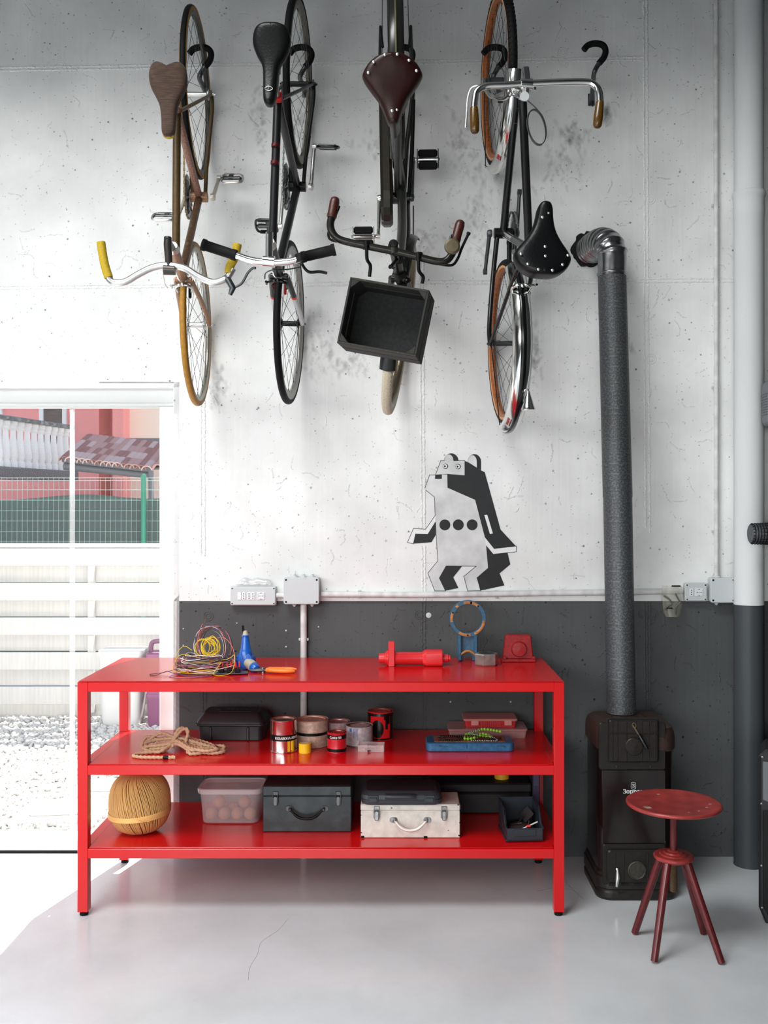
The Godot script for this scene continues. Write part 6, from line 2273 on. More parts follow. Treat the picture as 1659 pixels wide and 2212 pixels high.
	saddle(b, [[0, 0], [0.045, 0.004], [0.082, 0.026], [0.102, 0.062], [0.097, 0.088], [0.064, 0.132], [0.042, 0.17], [0.031, 0.21], [0.026, 0.245], [0.016, 0.264], [0, 0.268]], 0.03, 0.05, M.black_leather, Transform3D(Basis(V(0, 1, 0), -0.09) * Basis(V(1, 0, 0), 0.05), L(-0.022, 0.138, 0.94)), [[-0.085, 0.075, 0.0195], [-0.066, 0.038, 0.025], [-0.03, 0.014, 0.028], [0.02, 0.013, 0.0285], [0.058, 0.03, 0.0258], [0.083, 0.066, 0.0205], [-0.004, 0.065, 0.0215], [-0.002, 0.1, 0.0185], [-0.008, 0.222, 0.0165], [0.012, 0.205, 0.0155]])
	tubes(b, "seat_post", M.chrome, [[[seat, L(0, 0.245, 0.90)], 0.0125]], 12)
	caliper(b, L(0, 0.155, 0.70), 0.036, M.chrome, M.rubber, Transform3D.IDENTITY, 0.05, V(0, -0.75, -0.35))
	drive(b, bb, -1, 0.085, M.steel, M.dark_steel, 0.0)
	var e := crank(b, bb, 1, V(0, -0.09, -0.14), M.dark_steel)
	e = crank(b, bb, -1, V(0, 0.04, 0.16), M.dark_steel)
	# bar
	var vz := 1.0
	var cl := on(b, 1137, 182, vz)
	tubes(b, "stem", M.chrome, [[[ht, on(b, 1133, 206, 0.99)], 0.0115], [[on(b, 1133, 208, 0.99), cl], 0.0145], [[cl + V(-0.02, 0, 0), cl + V(0.02, 0, 0)], 0.0185], [[on(b, 1133, 208, 0.96), on(b, 1133, 208, 1.003)], [0.019, 0.016]]], 14)
	var path := []
	for q in [[1024, 238], [1026, 214], [1031, 196], [1050, 186], [1090, 184], [1137, 181], [1200, 178], [1260, 177], [1282, 182], [1294, 198], [1297, 224]]:
		path.append(on(b, q[0], q[1], vz))
	tubes(b, "handlebar", M.chrome, [[curve(path, 6), 0.0122]], 14)
	for q in [[[1024, 232], [1026, 289]], [[1296, 220], [1290, 277]]]:
		var a := on(b, q[0][0], q[0][1], vz)
		var c := on(b, q[1][0], q[1][1], vz)
		tubes(b, "horn_grip", M.horn_grip, [[[a, a.lerp(c, 0.1), a.lerp(c, 0.6), a.lerp(c, 0.9), a.lerp(c, 0.97), c], [0.013, 0.0145, 0.0165, 0.015, 0.011, 0.004]]], 14)
	tubes(b, "brake_lever", M.alloy, [[curve([on(b, 1052, 187, 0.99), on(b, 1030, 186, 0.985), on(b, 1017, 193, 0.98), on(b, 1010, 215, 0.98), on(b, 1008, 245, 0.98), on(b, 1006, 276, 0.985)], 5), 0.0042]], 8)
	p = mb()
	var loop := []
	for i in 30:
		var a := TAU * i / 30
		loop.append(on(b, 1160 + cos(a) * 19 + sin(a) * 6, 274 + sin(a) * 38, 0.93))
	p.tube(loop, 0.0021, 6, true)
	var loop2 := []
	for q in loop:
		loop2.append(q + V(0.004, 0.004, -0.005))
	p.tube(loop2, 0.0021, 6, true)
	p.tube(curve([on(b, 1104, 205, 0.9), on(b, 1130, 212, 0.93), on(b, 1152, 228, 0.93), on(b, 1170, 250, 0.93), on(b, 1180, 280, 0.93)], 5), 0.0021, 6)
	obj("brake_cable", p, M.dark_steel, b)
	# brake pivots and lamp bracket near the crown
	p = mb()
	p.lathe([Vector2(0.007, 0), Vector2(0.009, 0.006), Vector2(0.006, 0.012), Vector2(0.0003, 0.016)], 14, Transform3D(Basis.IDENTITY, on(b, 1102, 204, 0.86)))
	p.tube(curve([on(b, 1064, 205, 0.66), on(b, 1072, 212, 0.74), on(b, 1090, 213, 0.80), on(b, 1100, 206, 0.84)], 4), 0.008, 8)
	p.tube([on(b, 1152, 180, 0.98), on(b, 1152, 196, 0.98)], 0.011, 10)
	obj("front_brake", p, M.chrome, b)
	p = mb()
	p.box(V(0.022, 0.014, 0.05), Vector3.ZERO, 0.003, Transform3D(Basis(V(0, 1, 0), 0.1), on(b, 1137, 160, 0.98)))
	obj("lamp_bracket", p, M.dark_steel, b)


func hooks() -> void:
	var n := 0
	for q in [[446, 205, 433, "left edge of the ochre bicycle's rear wheel"], [660, 200, 650, "black bicycle's rear wheel"], [868, 212, 868, "dark roadster's rear wheel"], [1082, 212, 1068, "wooden-rimmed front wheel"], [1277, 218, 1285, ""]]:
		var base := at(q[0], q[1], 0)
		var lab: String = "steel wall hook with black rubber crook holding the %s" % q[3] if q[3] else "empty steel wall hook with black rubber crook right of the bicycles"
		if n == 0:
			lab = "steel wall hook with black rubber crook holding the ochre bicycle's rear wheel"
		var o := thing("wall_hook", lab, "hook", base, "bicycle hooks on the wall")
		var zc := 0.2
		var c := func(px: float, py: float) -> Vector3: return at(px + q[2] - 1285, py + (8 if n < 4 else 0), zc) - base
		var st: Vector3 = c.call(1283, 160)
		tubes(o, "arm", M.dark_steel, [[curve([V(0, 0, 0.002), st * V(0.5, 0.5, 0.55), st, c.call(1289, 145), c.call(1298, 132)], 6), 0.0105]], 12)
		tubes(o, "crook", M.rubber, [[curve([c.call(1294, 137), c.call(1305, 123), c.call(1308, 108), c.call(1301, 97), c.call(1285, 94), c.call(1270, 98), c.call(1261, 108)], 6), 0.0135]], 12)
		var p := mb()
		p.lathe([Vector2(0.011, 0), Vector2(0.011, 0.006), Vector2(0.006, 0.008), Vector2(0.0003, 0.0085)], 12, Transform3D(Basis(V(1, 0, 0), PI / 2), V(0, 0, 0.0)))
		p.box(V(0.03, 0.055, 0.004), V(0, 0.004, 0.003), 0.0015)
		obj("wall_plate", p, M.dark_steel, o)
		n += 1


func crate() -> void:
	var c := at(827, 684, 0.99)
	var o := thing("wooden_crate", "dark wooden slatted crate hanging from the swept handlebar", "crate", c)
	o.basis = Basis(V(0, 0, 1), deg_to_rad(-11.5)) * Basis(V(0, 1, 0), deg_to_rad(-9.0))
	var w := 0.288
	var h := 0.238
	var d := 0.15
	var bw := d * 0.46
	for k in 2:
		var z := -bw / 2 - k * (d * 0.52)
		for s in [-1.0, 1.0]:
			var p := mb()
			p.box(V(w, 0.008, bw), V(0, s * (h / 2 - 0.004), z), 0.0015)
			obj("plank", p, M.old_wood if k == 0 else M.old_wood_b, o)
			p = mb()
			p.box(V(0.008, h - 0.016, bw), V(s * (w / 2 - 0.004), 0, z), 0.0015)
			obj("plank", p, M.old_wood_b if k == 0 else M.old_wood, o)
	var p := mb()
	p.box(V(w, h, 0.006), V(0, 0, -d), 0.001)
	obj("bottom_board", p, M.crate_bottom, o)
	for sx in [-1.0, 1.0]:
		for sy in [-1.0, 1.0]:
			p = mb()
			var a := Vector2(sx * (w / 2 - 0.008), sy * (h / 2 - 0.008))
			p.extrude(PackedVector2Array([a, a - Vector2(sx * 0.03, 0), a - Vector2(0, sy * 0.03)]), d - 0.004, mv(0, 0, -d + 0.004), 0.001)
			obj("corner_post", p, M.old_wood_b, o)


func socket_panel(pos: Vector3, w: float, h: float, label: String, group: String, small: bool) -> void:
	var o := thing("socket_panel", label, "socket", pos, group)
	var p := mb()
	p.extrude(rrect(w, h, 0.006, 3), 0.03, mv(0, 0, 0.001), 0.003)
	obj("housing", p, M.plastic_grey, o)
	p = mb()
	p.extrude(rrect(w - 0.006, h - 0.006, 0.005, 3), 0.005, mv(0, 0, 0.0305), 0.0015)
	obj("cover", p, M.plastic_grey, o)
	for sx in [-1.0, 1.0]:
		for sy in [-1.0, 1.0]:
			p = mb()
			p.lathe([Vector2(0.0032, 0), Vector2(0.0032, 0.001), Vector2(0.0002, 0.0011)], 10, Transform3D(Basis(V(1, 0, 0), PI / 2), V(sx * (w / 2 - 0.009), sy * (h / 2 - 0.009), 0.0352)))
			obj("screw", p, M.rubber, o)
	var mods := [["blank", -0.060], ["slot", -0.041], ["slot", -0.017], ["slot", 0.0], ["round", 0.036]] if not small else [["slot", -0.022], ["round", 0.012]]
	for q in mods:
		var x: float = q[1]
		p = mb()
		p.extrude(rrect(0.034 if q[0] == "round" else 0.0165, 0.034, 0.002, 2), 0.004, mv(x, 0, 0.0345), 0.001)
		var hm := sub("socket_module", o)
		obj("insert", p, M.plastic_white, hm)
		if q[0] == "slot":
			for y in [-0.0095, 0.0, 0.0095]:
				p = mb()
				p.extrude(rrect(0.0045, 0.0052, 0.002, 3), 0.0006, mv(x, y, 0.0384))
				obj("pin_hole", p, M.dark_hole, hm)
		elif q[0] == "round":
			p = mb()
			p.arc(0.0, [Vector2(0.0145, 0), Vector2(0.0155, 0), Vector2(0.0155, 0.0012), Vector2(0.0145, 0.0012)], 0, TAU, 24)
			var r := obj("round_well", p, M.plastic_grey, hm)
			r.transform = Transform3D(Basis(V(0, 1, 0), -PI / 2), V(x, 0, 0.0384))
			for k in [[-0.0085, 0, 0.0065, 0.003], [0, 0, 0.0035, 0.0035], [0.0085, 0, 0.0065, 0.003], [0, 0.0135, 0.006, 0.003], [0, -0.0135, 0.006, 0.003]]:
				p = mb()
				p.extrude(rrect(k[2], k[3], 0.0013, 2), 0.0006, mv(x + k[0], k[1], 0.0384))
				obj("pin_hole", p, M.dark_hole, hm)


func junction_box(pos: Vector3, w: float, h: float, d: float, label: String, glands: Array) -> void:
	var o := thing("junction_box", label, "junction box", pos, "junction boxes on the wall")
	var p := mb()
	p.extrude(rrect(w, h, 0.008, 3), d, mv(0, 0, 0.001), 0.002)
	obj("housing", p, M.plastic_grey, o)
	p = mb()
	p.extrude(rrect(w + 0.004, h + 0.004, 0.009, 3), 0.012, mv(0, 0, d), 0.003)
	obj("cover", p, M.plastic_grey, o)
	for sx in [-1.0, 1.0]:
		for sy in [-1.0, 1.0]:
			p = mb()
			p.lathe([Vector2(0.0045, 0), Vector2(0.0045, 0.001), Vector2(0.0002, 0.0012)], 10, Transform3D(Basis(V(1, 0, 0), PI / 2), V(sx * (w / 2 - 0.009), sy * (h / 2 - 0.009), d + 0.0118)))
			obj("screw", p, M.rubber, o)
	for g in glands:
		p = mb()
		var dir: Vector3 = g[1]
		var b := Basis.IDENTITY if dir.y > 0 else Basis(V(0, 0, 1), PI) if dir.y < 0 else Basis(V(0, 0, 1), -PI / 2 * dir.x)
		p.lathe([Vector2(0.013, 0), Vector2(0.013, 0.003), Vector2(0.009, 0.007), Vector2(0.0085, 0.01), Vector2(0.006, 0.011), Vector2(0.005, 0.015), Vector2(0.0003, 0.016)], 14, Transform3D(b, g[0]))
		obj("cable_gland", p, M.plastic_grey, o)


func pipe_clip(o: Node, c: Vector3, vertical: bool, r: float) -> void:
	var p := mb()
	for s in [-1.0, 1.0]:
		if vertical:
			p.box(V(0.007, 0.012, 0.014), c + V(s * (r + 0.0045), 0, -0.004), 0.002)
		else:
			p.box(V(0.012, 0.006, 0.016), c + V(0, s * (r + 0.002), -0.004), 0.002)
	obj("pipe_clip", p, M.plastic_grey, o)


func electrics() -> void:
	var s0 := at(549, 1286, 0)
	socket_panel(s0, 0.205, 0.085, "long grey socket panel with three sockets at the left of the dado line", "wall sockets", false)
	# clear protective cover resting on the socket panel
	var o := thing("clear_cover", "crumpled clear plastic cover lying on the long socket panel", "plastic cover", at(549, 1264, 0.018))
	var p := mb()
	var n := 18
	for sh in [0.0, 0.012]:
		var rings := []
		for i in n + 1:
			var t := -1.0 + 2.0 * i / n
			var hgt := 0.034 * (1.0 - pow(absf(t), 4.0)) * (0.72 + 0.4 * absf(t) + 0.12 * sin(t * 9.0 + sh * 200))
			var ring := PackedVector3Array()
			for k in 9:
				var a := PI * k / 8
				ring.append(V(t * 0.082, sin(a) * hgt + 0.002, cos(a) * 0.016 + 0.002 * sin(t * 13.0 + k)))
			for k in 9:
				var a := PI * (8 - k) / 8
				ring.append(V(t * 0.081, sin(a) * maxf(hgt - 0.001, 0.0003) + 0.0015, cos(a) * 0.0152))
			rings.append(ring)
		if sh == 0.0:
			p.loft(rings, true, true, 2.0)
	obj("film", p, mat(c8(235, 236, 238), 0.15, 0.0, {"alpha": 0.3}), o)
	junction_box(at(654, 1274, 0), 0.155, 0.116, 0.05, "large grey junction box with cable glands left of the bear mural", [[V(-0.035, 0.058, 0.025), V(0, 1, 0)], [V(0.005, 0.058, 0.025), V(0, 1, 0)], [V(0.045, 0.058, 0.025), V(0, 1, 0)], [V(-0.035, -0.058, 0.025), V(0, -1, 0)], [V(0.045, -0.058, 0.025), V(0, -1, 0)]])
	# conduits
	var r := 0.0145
	var c := at(656, 1303, 0.02)
	o = thing("conduit", "vertical white conduit running down from the large junction box behind the bench", "conduit", V(c.x, 0, 0.019), "conduits on the wall")
	p = mb()
	p.lathe([Vector2(r, 0.002), Vector2(r, c.y + 0.0)], 18)
	obj("pipe", p, M.conduit, o)
	for y in [at(0, 1380, 0).y, 0.5]:
		pipe_clip(o, V(0, y, 0), true, r)
	o = thing("conduit", "horizontal white conduit running along the top of the dark dado", "conduit", at(1060, 1283, 0.016), "conduits on the wall")
	p = mb()
	var a := at(694, 1284, 0.016) - o.position
	var e := at(1474, 1277, 0.016) - o.position
	p.tube([a, at(913, 1285, 0.016) - o.position, e], 0.0135, 14)
	obj("pipe", p, M.conduit, o)
	for x in [776, 1072]:
		pipe_clip(o, at(x, 1284, 0.016) - o.position, false, 0.0135)
	o = thing("conduit", "short white conduit between the long socket panel and large junction box", "conduit", at(607, 1286, 0.016), "conduits on the wall")
	p = mb()
	p.tube([V(-0.02, 0, 0), V(0.03, 0, 0)], 0.0125, 14)
	obj("pipe", p, M.conduit, o)
	c = at(1549, 1247, 0.016)
	o = thing("conduit", "thin vertical white conduit rising from the right junction box to the top", "conduit", V(at(1546, 600, 0.016).x, c.y, 0.016), "conduits on the wall")
	p = mb()
	p.tube([V(0.004, 0, 0), V(-0.001, 4.1, 0)], 0.0105, 12)
	p.lathe([Vector2(0.017, 0), Vector2(0.017, 0.004), Vector2(0.0105, 0.006)], 14, mv(0.004, 0, 0))
	obj("pipe", p, M.conduit, o)
	for y in [1148, 838, 446, 40]:
		pipe_clip(o, V(0.001, at(1546, y, 0).y - c.y, 0), true, 0.0105)
	socket_panel(at(1499, 1278, 0), 0.1, 0.082, "small grey socket panel beside the square junction box at right", "wall sockets", true)
	junction_box(at(1554, 1273, 0), 0.108, 0.108, 0.042, "square grey junction box under the thin vertical conduit", [[V(-0.02, -0.054, 0.02), V(0, -1, 0)]])
	# face shield hung on the conduit end
	o = thing("face_shield", "clear yellowed plastic face shield hanging from the conduit end by the right socket", "face shield", at(1452, 1300, 0.04))
	p = mb()
	var rings := []
	for i in 11:
		var t := i / 10.0
		var y := 0.072 - t * 0.138
		var w := 0.05 * (1.0 - 0.35 * pow(absf(t - 0.35) * 1.4, 2.0))
		var ring := PackedVector3Array()
		for k in 11:
			var b := -1.25 + 2.5 * k / 10
			ring.append(V(sin(b) * w, y, cos(b) * 0.032 - 0.01))
		for k in 11:
			var b := 1.25 - 2.5 * k / 10
			ring.append(V(sin(b) * (w - 0.0012), y, cos(b) * 0.0308 - 0.01))
		rings.append(ring)
	p.loft(rings, true, true, 2.0)
	obj("visor", p, mat(c8(206, 206, 176), 0.12, 0.0, {"alpha": 0.14}), o)
	p = mb()
	p.tube(curve([V(-0.044, 0.03, 0.022), V(-0.02, 0.012, 0.03), V(-0.012, -0.006, 0.03), V(-0.034, -0.022, 0.028), V(-0.036, -0.034, 0.026)], 6), 0.004, 7)
	p.tube(curve([V(0.006, 0.04, 0.03), V(0.02, 0.012, 0.03), V(0.028, 0.0, 0.03), V(0.012, -0.016, 0.03), V(0.008, -0.03, 0.028), V(0.01, -0.055, 0.02)], 6), 0.0035, 7)
	obj("head_band", p, mat(c8(92, 92, 86), 0.3), o)
	p = mb()
	p.box(V(0.04, 0.006, 0.012), V(0.012, 0.072, 0.02), 0.002)
	p.box(V(0.03, 0.004, 0.01), V(-0.02, -0.026, 0.024), 0.001)
	obj("clip", p, M.rubber, o)


func mural() -> void:
	var k := 280.0 / 1659.0
	var base := at(1000, 1278, 0)
	var o := thing("bear_mural", "black and grey painted mural of a blocky standing bear above the dado", "mural", V(base.x, base.y, 0.0))
	var z := 0.0
	var cv := func(list: Array) -> PackedVector2Array:
		var p := PackedVector2Array()
		for q in list:
			var w := at(860 + q[0] * k, 960 + q[1] * k, 0)
			p.append(Vector2(w.x - base.x, w.y - base.y))
		return p
	var lay := func(called: String, poly: PackedVector2Array, z0: float, m: Material, parent: Node) -> void:
		var b := mb()
		b.extrude(poly, 0.0005, mv(0, 0, z0))
		obj(called, b, m, parent)
	var body := [[405, 395], [475, 395], [475, 440], [560, 440], [560, 385], [628, 385], [632, 555], [985, 710], [1110, 1190], [1125, 1290], [1150, 1580], [1005, 1705], [1050, 1868], [893, 1872], [845, 1690], [1010, 1555], [612, 1552], [523, 1710], [600, 1872], [472, 1872], [384, 1648], [512, 1492], [490, 1150], [478, 910], [468, 672], [343, 572]]
	var face := [[547, 212], [850, 212], [850, 395], [630, 378], [483, 387]]
	var armw := [[478, 910], [480, 990], [378, 1148], [220, 1143], [192, 1270], [125, 1250], [200, 1078], [353, 1090]]
	var strip := [[1110, 1190], [1228, 1337], [1510, 1305], [1510, 1370], [1218, 1402], [1125, 1290]]
	var lines := [[body, "body"], [face, "face"], [armw, "left_arm"], [strip, "right_arm"]]
	for q in lines:
		var poly: PackedVector2Array = cv.call(q[0])
		var grown := Geometry2D.offset_polygon(poly, 0.0026, Geometry2D.JOIN_MITER)
		lay.call("outline", grown[0], 0.0003, M.mural_black, o)
		lay.call(q[1], poly, 0.0009, M.mural_grey if q[1] in ["body", "face"] else M.mural_white, o)
	lay.call("back", cv.call([[850, 212], [888, 225], [1010, 298], [1055, 330], [1108, 355], [1310, 1090], [1510, 1305], [1228, 1337], [1110, 1190], [985, 710], [632, 555], [628, 385], [850, 395]]), 0.0012, M.mural_black, o)
	lay.call("left_arm_black", cv.call([[475, 990], [480, 1160], [425, 1252], [192, 1270], [220, 1143], [378, 1148]]), 0.0012, M.mural_black, o)  # black paint of the left arm
	lay.call("hip", cv.call([[1125, 1290], [1218, 1402], [1400, 1388], [1435, 1535], [1298, 1650], [1360, 1805], [1150, 1850], [1050, 1868], [1005, 1705], [1150, 1580]]), 0.0012, M.mural_black, o)
	lay.call("leg_black", cv.call([[612, 1552], [820, 1555], [705, 1700], [772, 1838], [600, 1872], [523, 1710]]), 0.0012, M.mural_black, o)  # black paint of the left leg
	lay.call("nose", cv.call([[475, 390], [560, 384], [560, 440], [470, 442]]), 0.0014, M.mural_black, o)
	lay.call("back_slot", cv.call([[1103, 905], [1140, 900], [1212, 1138], [1175, 1148]]), 0.0016, M.mural_white, o)
	for q in [[680, 210, 93, 650, 62, 212, 0.0], [976, 250, 86, 950, 60, 222, 76.0]]:
		var outer := []
		var inner := []
		outer.append([q[0] - q[2], q[5]])
		for i in 13:
			var a := PI - PI * i / 12
			outer.append([q[0] + cos(a) * q[2], q[5] - sin(a) * 98])
		outer.append([q[0] + q[2], q[5] + q[6] + (34 if q[6] > 0 else 0)])
		inner.append([q[3] - q[4] + 4, q[5]])
		for i in 13:
			var a := PI - PI * i / 12
			inner.append([q[3] + cos(a) * (q[4] - 4), q[5] - sin(a) * 84])
		inner.append([q[3] + q[4] - 4, q[5] + q[6]])
		lay.call("ear", cv.call(outer), 0.0003, M.mural_black, o)
		lay.call("ear_front", cv.call(inner), 0.0009, M.mural_grey, o)
	for q in [[606, 280], [768, 284]]:
		var n := 0
		for s in [[34, 0, M.mural_black, "eye_ring"], [26, -4, M.mural_white, "eye_white"], [13, -8, M.mural_black, "pupil"]]:
			var c := []
			for i in 24:
				c.append([q[0] + s[1] + cos(TAU * i / 24) * s[0], q[1] + sin(TAU * i / 24) * s[0]])
			lay.call(s[3], cv.call(c), 0.0014 + n * 0.0004, s[2], o)
			n += 1
	for q in [[598, 1030], [770, 1029], [947, 1029]]:
		var c := []
		for i in 32:
			c.append([q[0] + cos(TAU * i / 32) * 70, q[1] + sin(TAU * i / 32) * 70])
		lay.call("round_dot", cv.call(c), 0.0014, M.mural_black, o)


func stove() -> void:
	var X := 0.952
	var o := thing("wood_stove", "old dark brown enamelled wood stove standing on the floor under the flue", "stove", V(X, 0, 0.325))
	var enamel := mat(c8(30, 19, 18), 0.2, 0.0, {"tex": "blotch", "scale": 3.0, "coat": 0.3})
	var cast := mat(c8(37, 32, 28), 0.42, 0.2, {"tex": "blotch", "scale": 6.0, "nor": "nfine", "ns": 0.15})
	var capm := mat(c8(66, 46, 39), 0.45, 0.1, {"tex": "blotch", "scale": 4.0})
	var w := 0.312
	var d := 0.33
	var foot := rrect(w, d, 0.06, 6)
	var p := mb()
	var rings := []
	for k in [[0.0, 1.03], [0.012, 1.06], [0.03, 1.06], [0.036, 1.03], [0.042, 1.03], [0.048, 1.06], [0.09, 1.055], [0.096, 1.02], [0.104, 1.02], [0.11, 1.0]]:
		rings.append(ring3(foot, k[0], k[1]))
	p.loft(rings, true, true, 0.3)
	obj("base", p, cast, o)
	p = mb()
	rings = []
	for k in [[0.108, 0.985], [0.16, 0.975], [0.57, 0.975], [0.6, 0.985]]:
		rings.append(ring3(foot, k[0], k[1]))
	p.loft(rings, true, true, 0.3)
	obj("body", p, enamel, o)
	p = mb()
	rings = []
	for k in [[0.596, 1.0], [0.604, 1.03], [0.645, 1.03], [0.668, 1.015], [0.688, 0.965], [0.699, 0.86], [0.703, 0.7], [0.704, 0.02]]:
		rings.append(ring3(foot, k[0], k[1]))
	p.loft(rings, true, true, 0.6)
	obj("top_cap", p, capm, o)
	for x in [-0.09, -0.045, 0.045, 0.09]:
		p = mb()
		p.tube([V(x * 0.7, 0.7045, -0.06), V(x * 0.85, 0.702, 0.08), V(x * 0.95, 0.69, 0.153), V(x, 0.668, 0.172)], 0.0014, 5)
		obj("cap_seam", p, cast, o)
	var zf := d / 2 * 0.975
	var fx := func(px: float, py: float) -> Vector3:
		var q := at(px, py, 0.325 + zf)
		return V(q.x - X, q.y, zf)
	# upper door frame and door
	var a: Vector3 = fx.call(1293, 1662)
	var b: Vector3 = fx.call(1437, 1560)
	var c := (a + b) / 2
	p = mb()
	p.extrude(rrect(b.x - a.x, b.y - a.y, 0.012, 4), 0.014, mv(c.x, c.y, zf - 0.006), 0.003)
	var up := sub("upper_door", o)
	obj("door_frame", p, cast, up)
	a = fx.call(1313, 1643)
	b = fx.call(1419, 1553)
	c = (a + b) / 2
	p = mb()
	p.extrude(rrect(b.x - a.x + 0.012, b.y - a.y + 0.012, 0.01, 4), 0.006, mv(c.x, c.y, zf + 0.005), 0.002)
	obj("door_recess", p, M.dark_hole, up)
	p = mb()
	p.extrude(rrect(b.x - a.x, b.y - a.y, 0.008, 4), 0.02, mv(c.x, c.y, zf + 0.006), 0.005)
	obj("door_leaf", p, cast, up)
	p = mb()
	for x in [-0.085, -0.065, -0.03, 0.032, 0.06, 0.085]:
		p.box(V(0.0045, b.y - a.y - 0.01, 0.004), V(c.x + x, c.y, zf + 0.0265), 0.0015)
	p.box(V(b.x - a.x - 0.004, 0.005, 0.005), V(c.x, c.y + 0.032, zf + 0.0265), 0.002)
	obj("door_ribs", p, cast, up)
	var face := Basis(V(1, 0, 0), PI / 2)
	p = mb()
	var q: Vector3 = fx.call(1366, 1609)
	p.lathe([Vector2(0.0365, 0), Vector2(0.036, 0.006), Vector2(0.033, 0.009), Vector2(0.0003, 0.011)], 28, Transform3D(face, V(q.x, q.y, zf + 0.025)))
	obj("air_disc", p, cast, up)
	p = mb()
	var h0: Vector3 = fx.call(1366, 1566) + V(0, 0, 0.03)
	var h1: Vector3 = fx.call(1392, 1612) + V(0, 0, 0.05)
	p.tube([h0 + V(-0.006, 0.006, 0), h0.lerp(h1, 0.34)], 0.0045, 7)
	p.tube(curve([h0 + V(-0.007, 0.0, 0), h0 + V(-0.005, 0.014, 0.003), h0 + V(0.004, 0.012, 0.003), h0 + V(0.006, -0.002, 0.003)], 4, true), 0.002, 5, true)
	obj("handle_shank", p, M.brass, up)
	p = mb()
	p.tube([h0.lerp(h1, 0.32), h0.lerp(h1, 0.38), h0.lerp(h1, 0.9), h1], [0.005, 0.0065, 0.0082, 0.006], 12)
	obj("door_handle", p, M.black_gloss, up)
	# enamelled front panel with emblem
	a = fx.call(1300, 1822)
	b = fx.call(1438, 1662)
	c = (a + b) / 2
	p = mb()
	p.extrude(rrect(b.x - a.x, b.y - a.y, 0.01, 4), 0.006, mv(c.x, c.y, zf - 0.003), 0.003)
	var pan := obj("front_panel", p, enamel, o)
	var ink := mat(c8(206, 206, 206), 0.5)
	letters(pan, "3oppas", 0.0245, ink, func(dist): return mv(fx.call(1367, 1709).x + dist, fx.call(1367, 1709).y, zf + 0.0033), "Droid Serif", 0.92)
	letters(pan, "3", 0.02, ink, func(dist): return mv(fx.call(1368, 1697).x + dist, fx.call(1368, 1697).y, zf + 0.0033), "Droid Serif", 1.0)
	p = mb()
	var e: Vector3 = fx.call(1368, 1697)
	p.tube(curve([V(e.x - 0.008, e.y - 0.011, zf + 0.0033), V(e.x - 0.0085, e.y + 0.01, zf + 0.0033), V(e.x - 0.004, e.y + 0.0125, zf + 0.0033), V(e.x + 0.004, e.y + 0.0125, zf + 0.0033), V(e.x + 0.0085, e.y + 0.01, zf + 0.0033), V(e.x + 0.008, e.y - 0.011, zf + 0.0033)], 4, true), 0.0008, 4, true)
	obj("emblem_border", p, ink, pan)
	for s in [[1332, 1655], [1405, 1656], [1331, 1826], [1404, 1826]]:
		p = mb()
		q = fx.call(s[0], s[1])
		p.lathe([Vector2(0.006, 0), Vector2(0.005, 0.003), Vector2(0.0003, 0.004)], 12, Transform3D(face, V(q.x, q.y, zf + 0.005)))
		obj("screw", p, cast, o)
	# lower door
	a = fx.call(1301, 1909)
	b = fx.call(1437, 1822)
	c = (a + b) / 2
	var lo := sub("lower_door", o)
	p = mb()
	p.extrude(rrect(b.x - a.x, b.y - a.y, 0.01, 4), 0.012, mv(c.x, c.y, zf - 0.002), 0.003)
	obj("door_frame", p, cast, lo)
	p = mb()
	p.extrude(rrect(b.x - a.x - 0.03, b.y - a.y - 0.03, 0.014, 4), 0.018, mv(c.x, c.y - 0.004, zf + 0.008), 0.006)
	obj("door_leaf", p, cast, lo)
	p = mb()
	for x in [-0.08, -0.045, 0.05, 0.085]:
		p.box(V(0.0045, b.y - a.y - 0.05, 0.004), V(c.x + x, c.y - 0.004, zf + 0.0265), 0.0015)
	obj("door_ribs", p, cast, lo)
	p = mb()
	q = fx.call(1372, 1874)
	p.lathe([Vector2(0.0365, 0), Vector2(0.0365, 0.008), Vector2(0.033, 0.01), Vector2(0.031, 0.008), Vector2(0.0003, 0.008)], 28, Transform3D(face, V(q.x, q.y, zf + 0.025)))
	obj("air_disc", p, mat(c8(70, 66, 58), 0.5, 0.3, {"tex": "blotch", "scale": 8.0}), lo)
	p = mb()
	q = fx.call(1330, 1872)
	p.sphere(V(q.x, q.y, zf + 0.03), V(0.008, 0.008, 0.006), 12, 8)
	p.tube([V(q.x, q.y, zf + 0.034), V(q.x - 0.0005, q.y - 0.03, zf + 0.037), V(q.x - 0.004, q.y - 0.066, zf + 0.036)], [0.0065, 0.0095, 0.006], 10)
	obj("latch", p, M.chrome, lo)
	for i in 5:
		p = mb()
		p.extrude(rrect(0.032, 0.011, 0.005, 3), 0.002, mv(-0.105 + i * 0.0515, 0.067, d / 2 * 1.045 + 0.001 + 0.002))
		obj("air_slot", p, M.dark_hole, o)
	# flue
	var f := thing("flue_pipe", "galvanised flue pipe rising from the stove and bending into the wall", "flue pipe", V(0.936, 0.7065, 0.26))
	var top := at(1322, 592, 0.22) - f.position
	var mid := at(1334, 1066, 0.24) - f.position
	p = mb()
	p.tube([V(0, 0.0, 0), V(0, 0.02, 0), mid], [0.0625, 0.061, 0.061], 36)
	obj("lower_pipe", p, M.galvanised, f)
	p = mb()
	p.tube([mid + V(0, -0.015, 0), mid + V(0, 0.0, 0), top], [0.0625, 0.0625, 0.0605], 36)
	obj("upper_pipe", p, M.galvanised, f)
	p = mb()
	var el := []
	var rr := []
	var path := curve([top + V(0, -0.01, 0), top + V(0.0, 0.08, 0), top + V(-0.012, 0.125, -0.02), top + V(-0.028, 0.155, -0.08), top + V(-0.042, 0.16, -0.16), V(-0.084, top.y + 0.16, -0.2585)], 24)
	var acc := 0.0
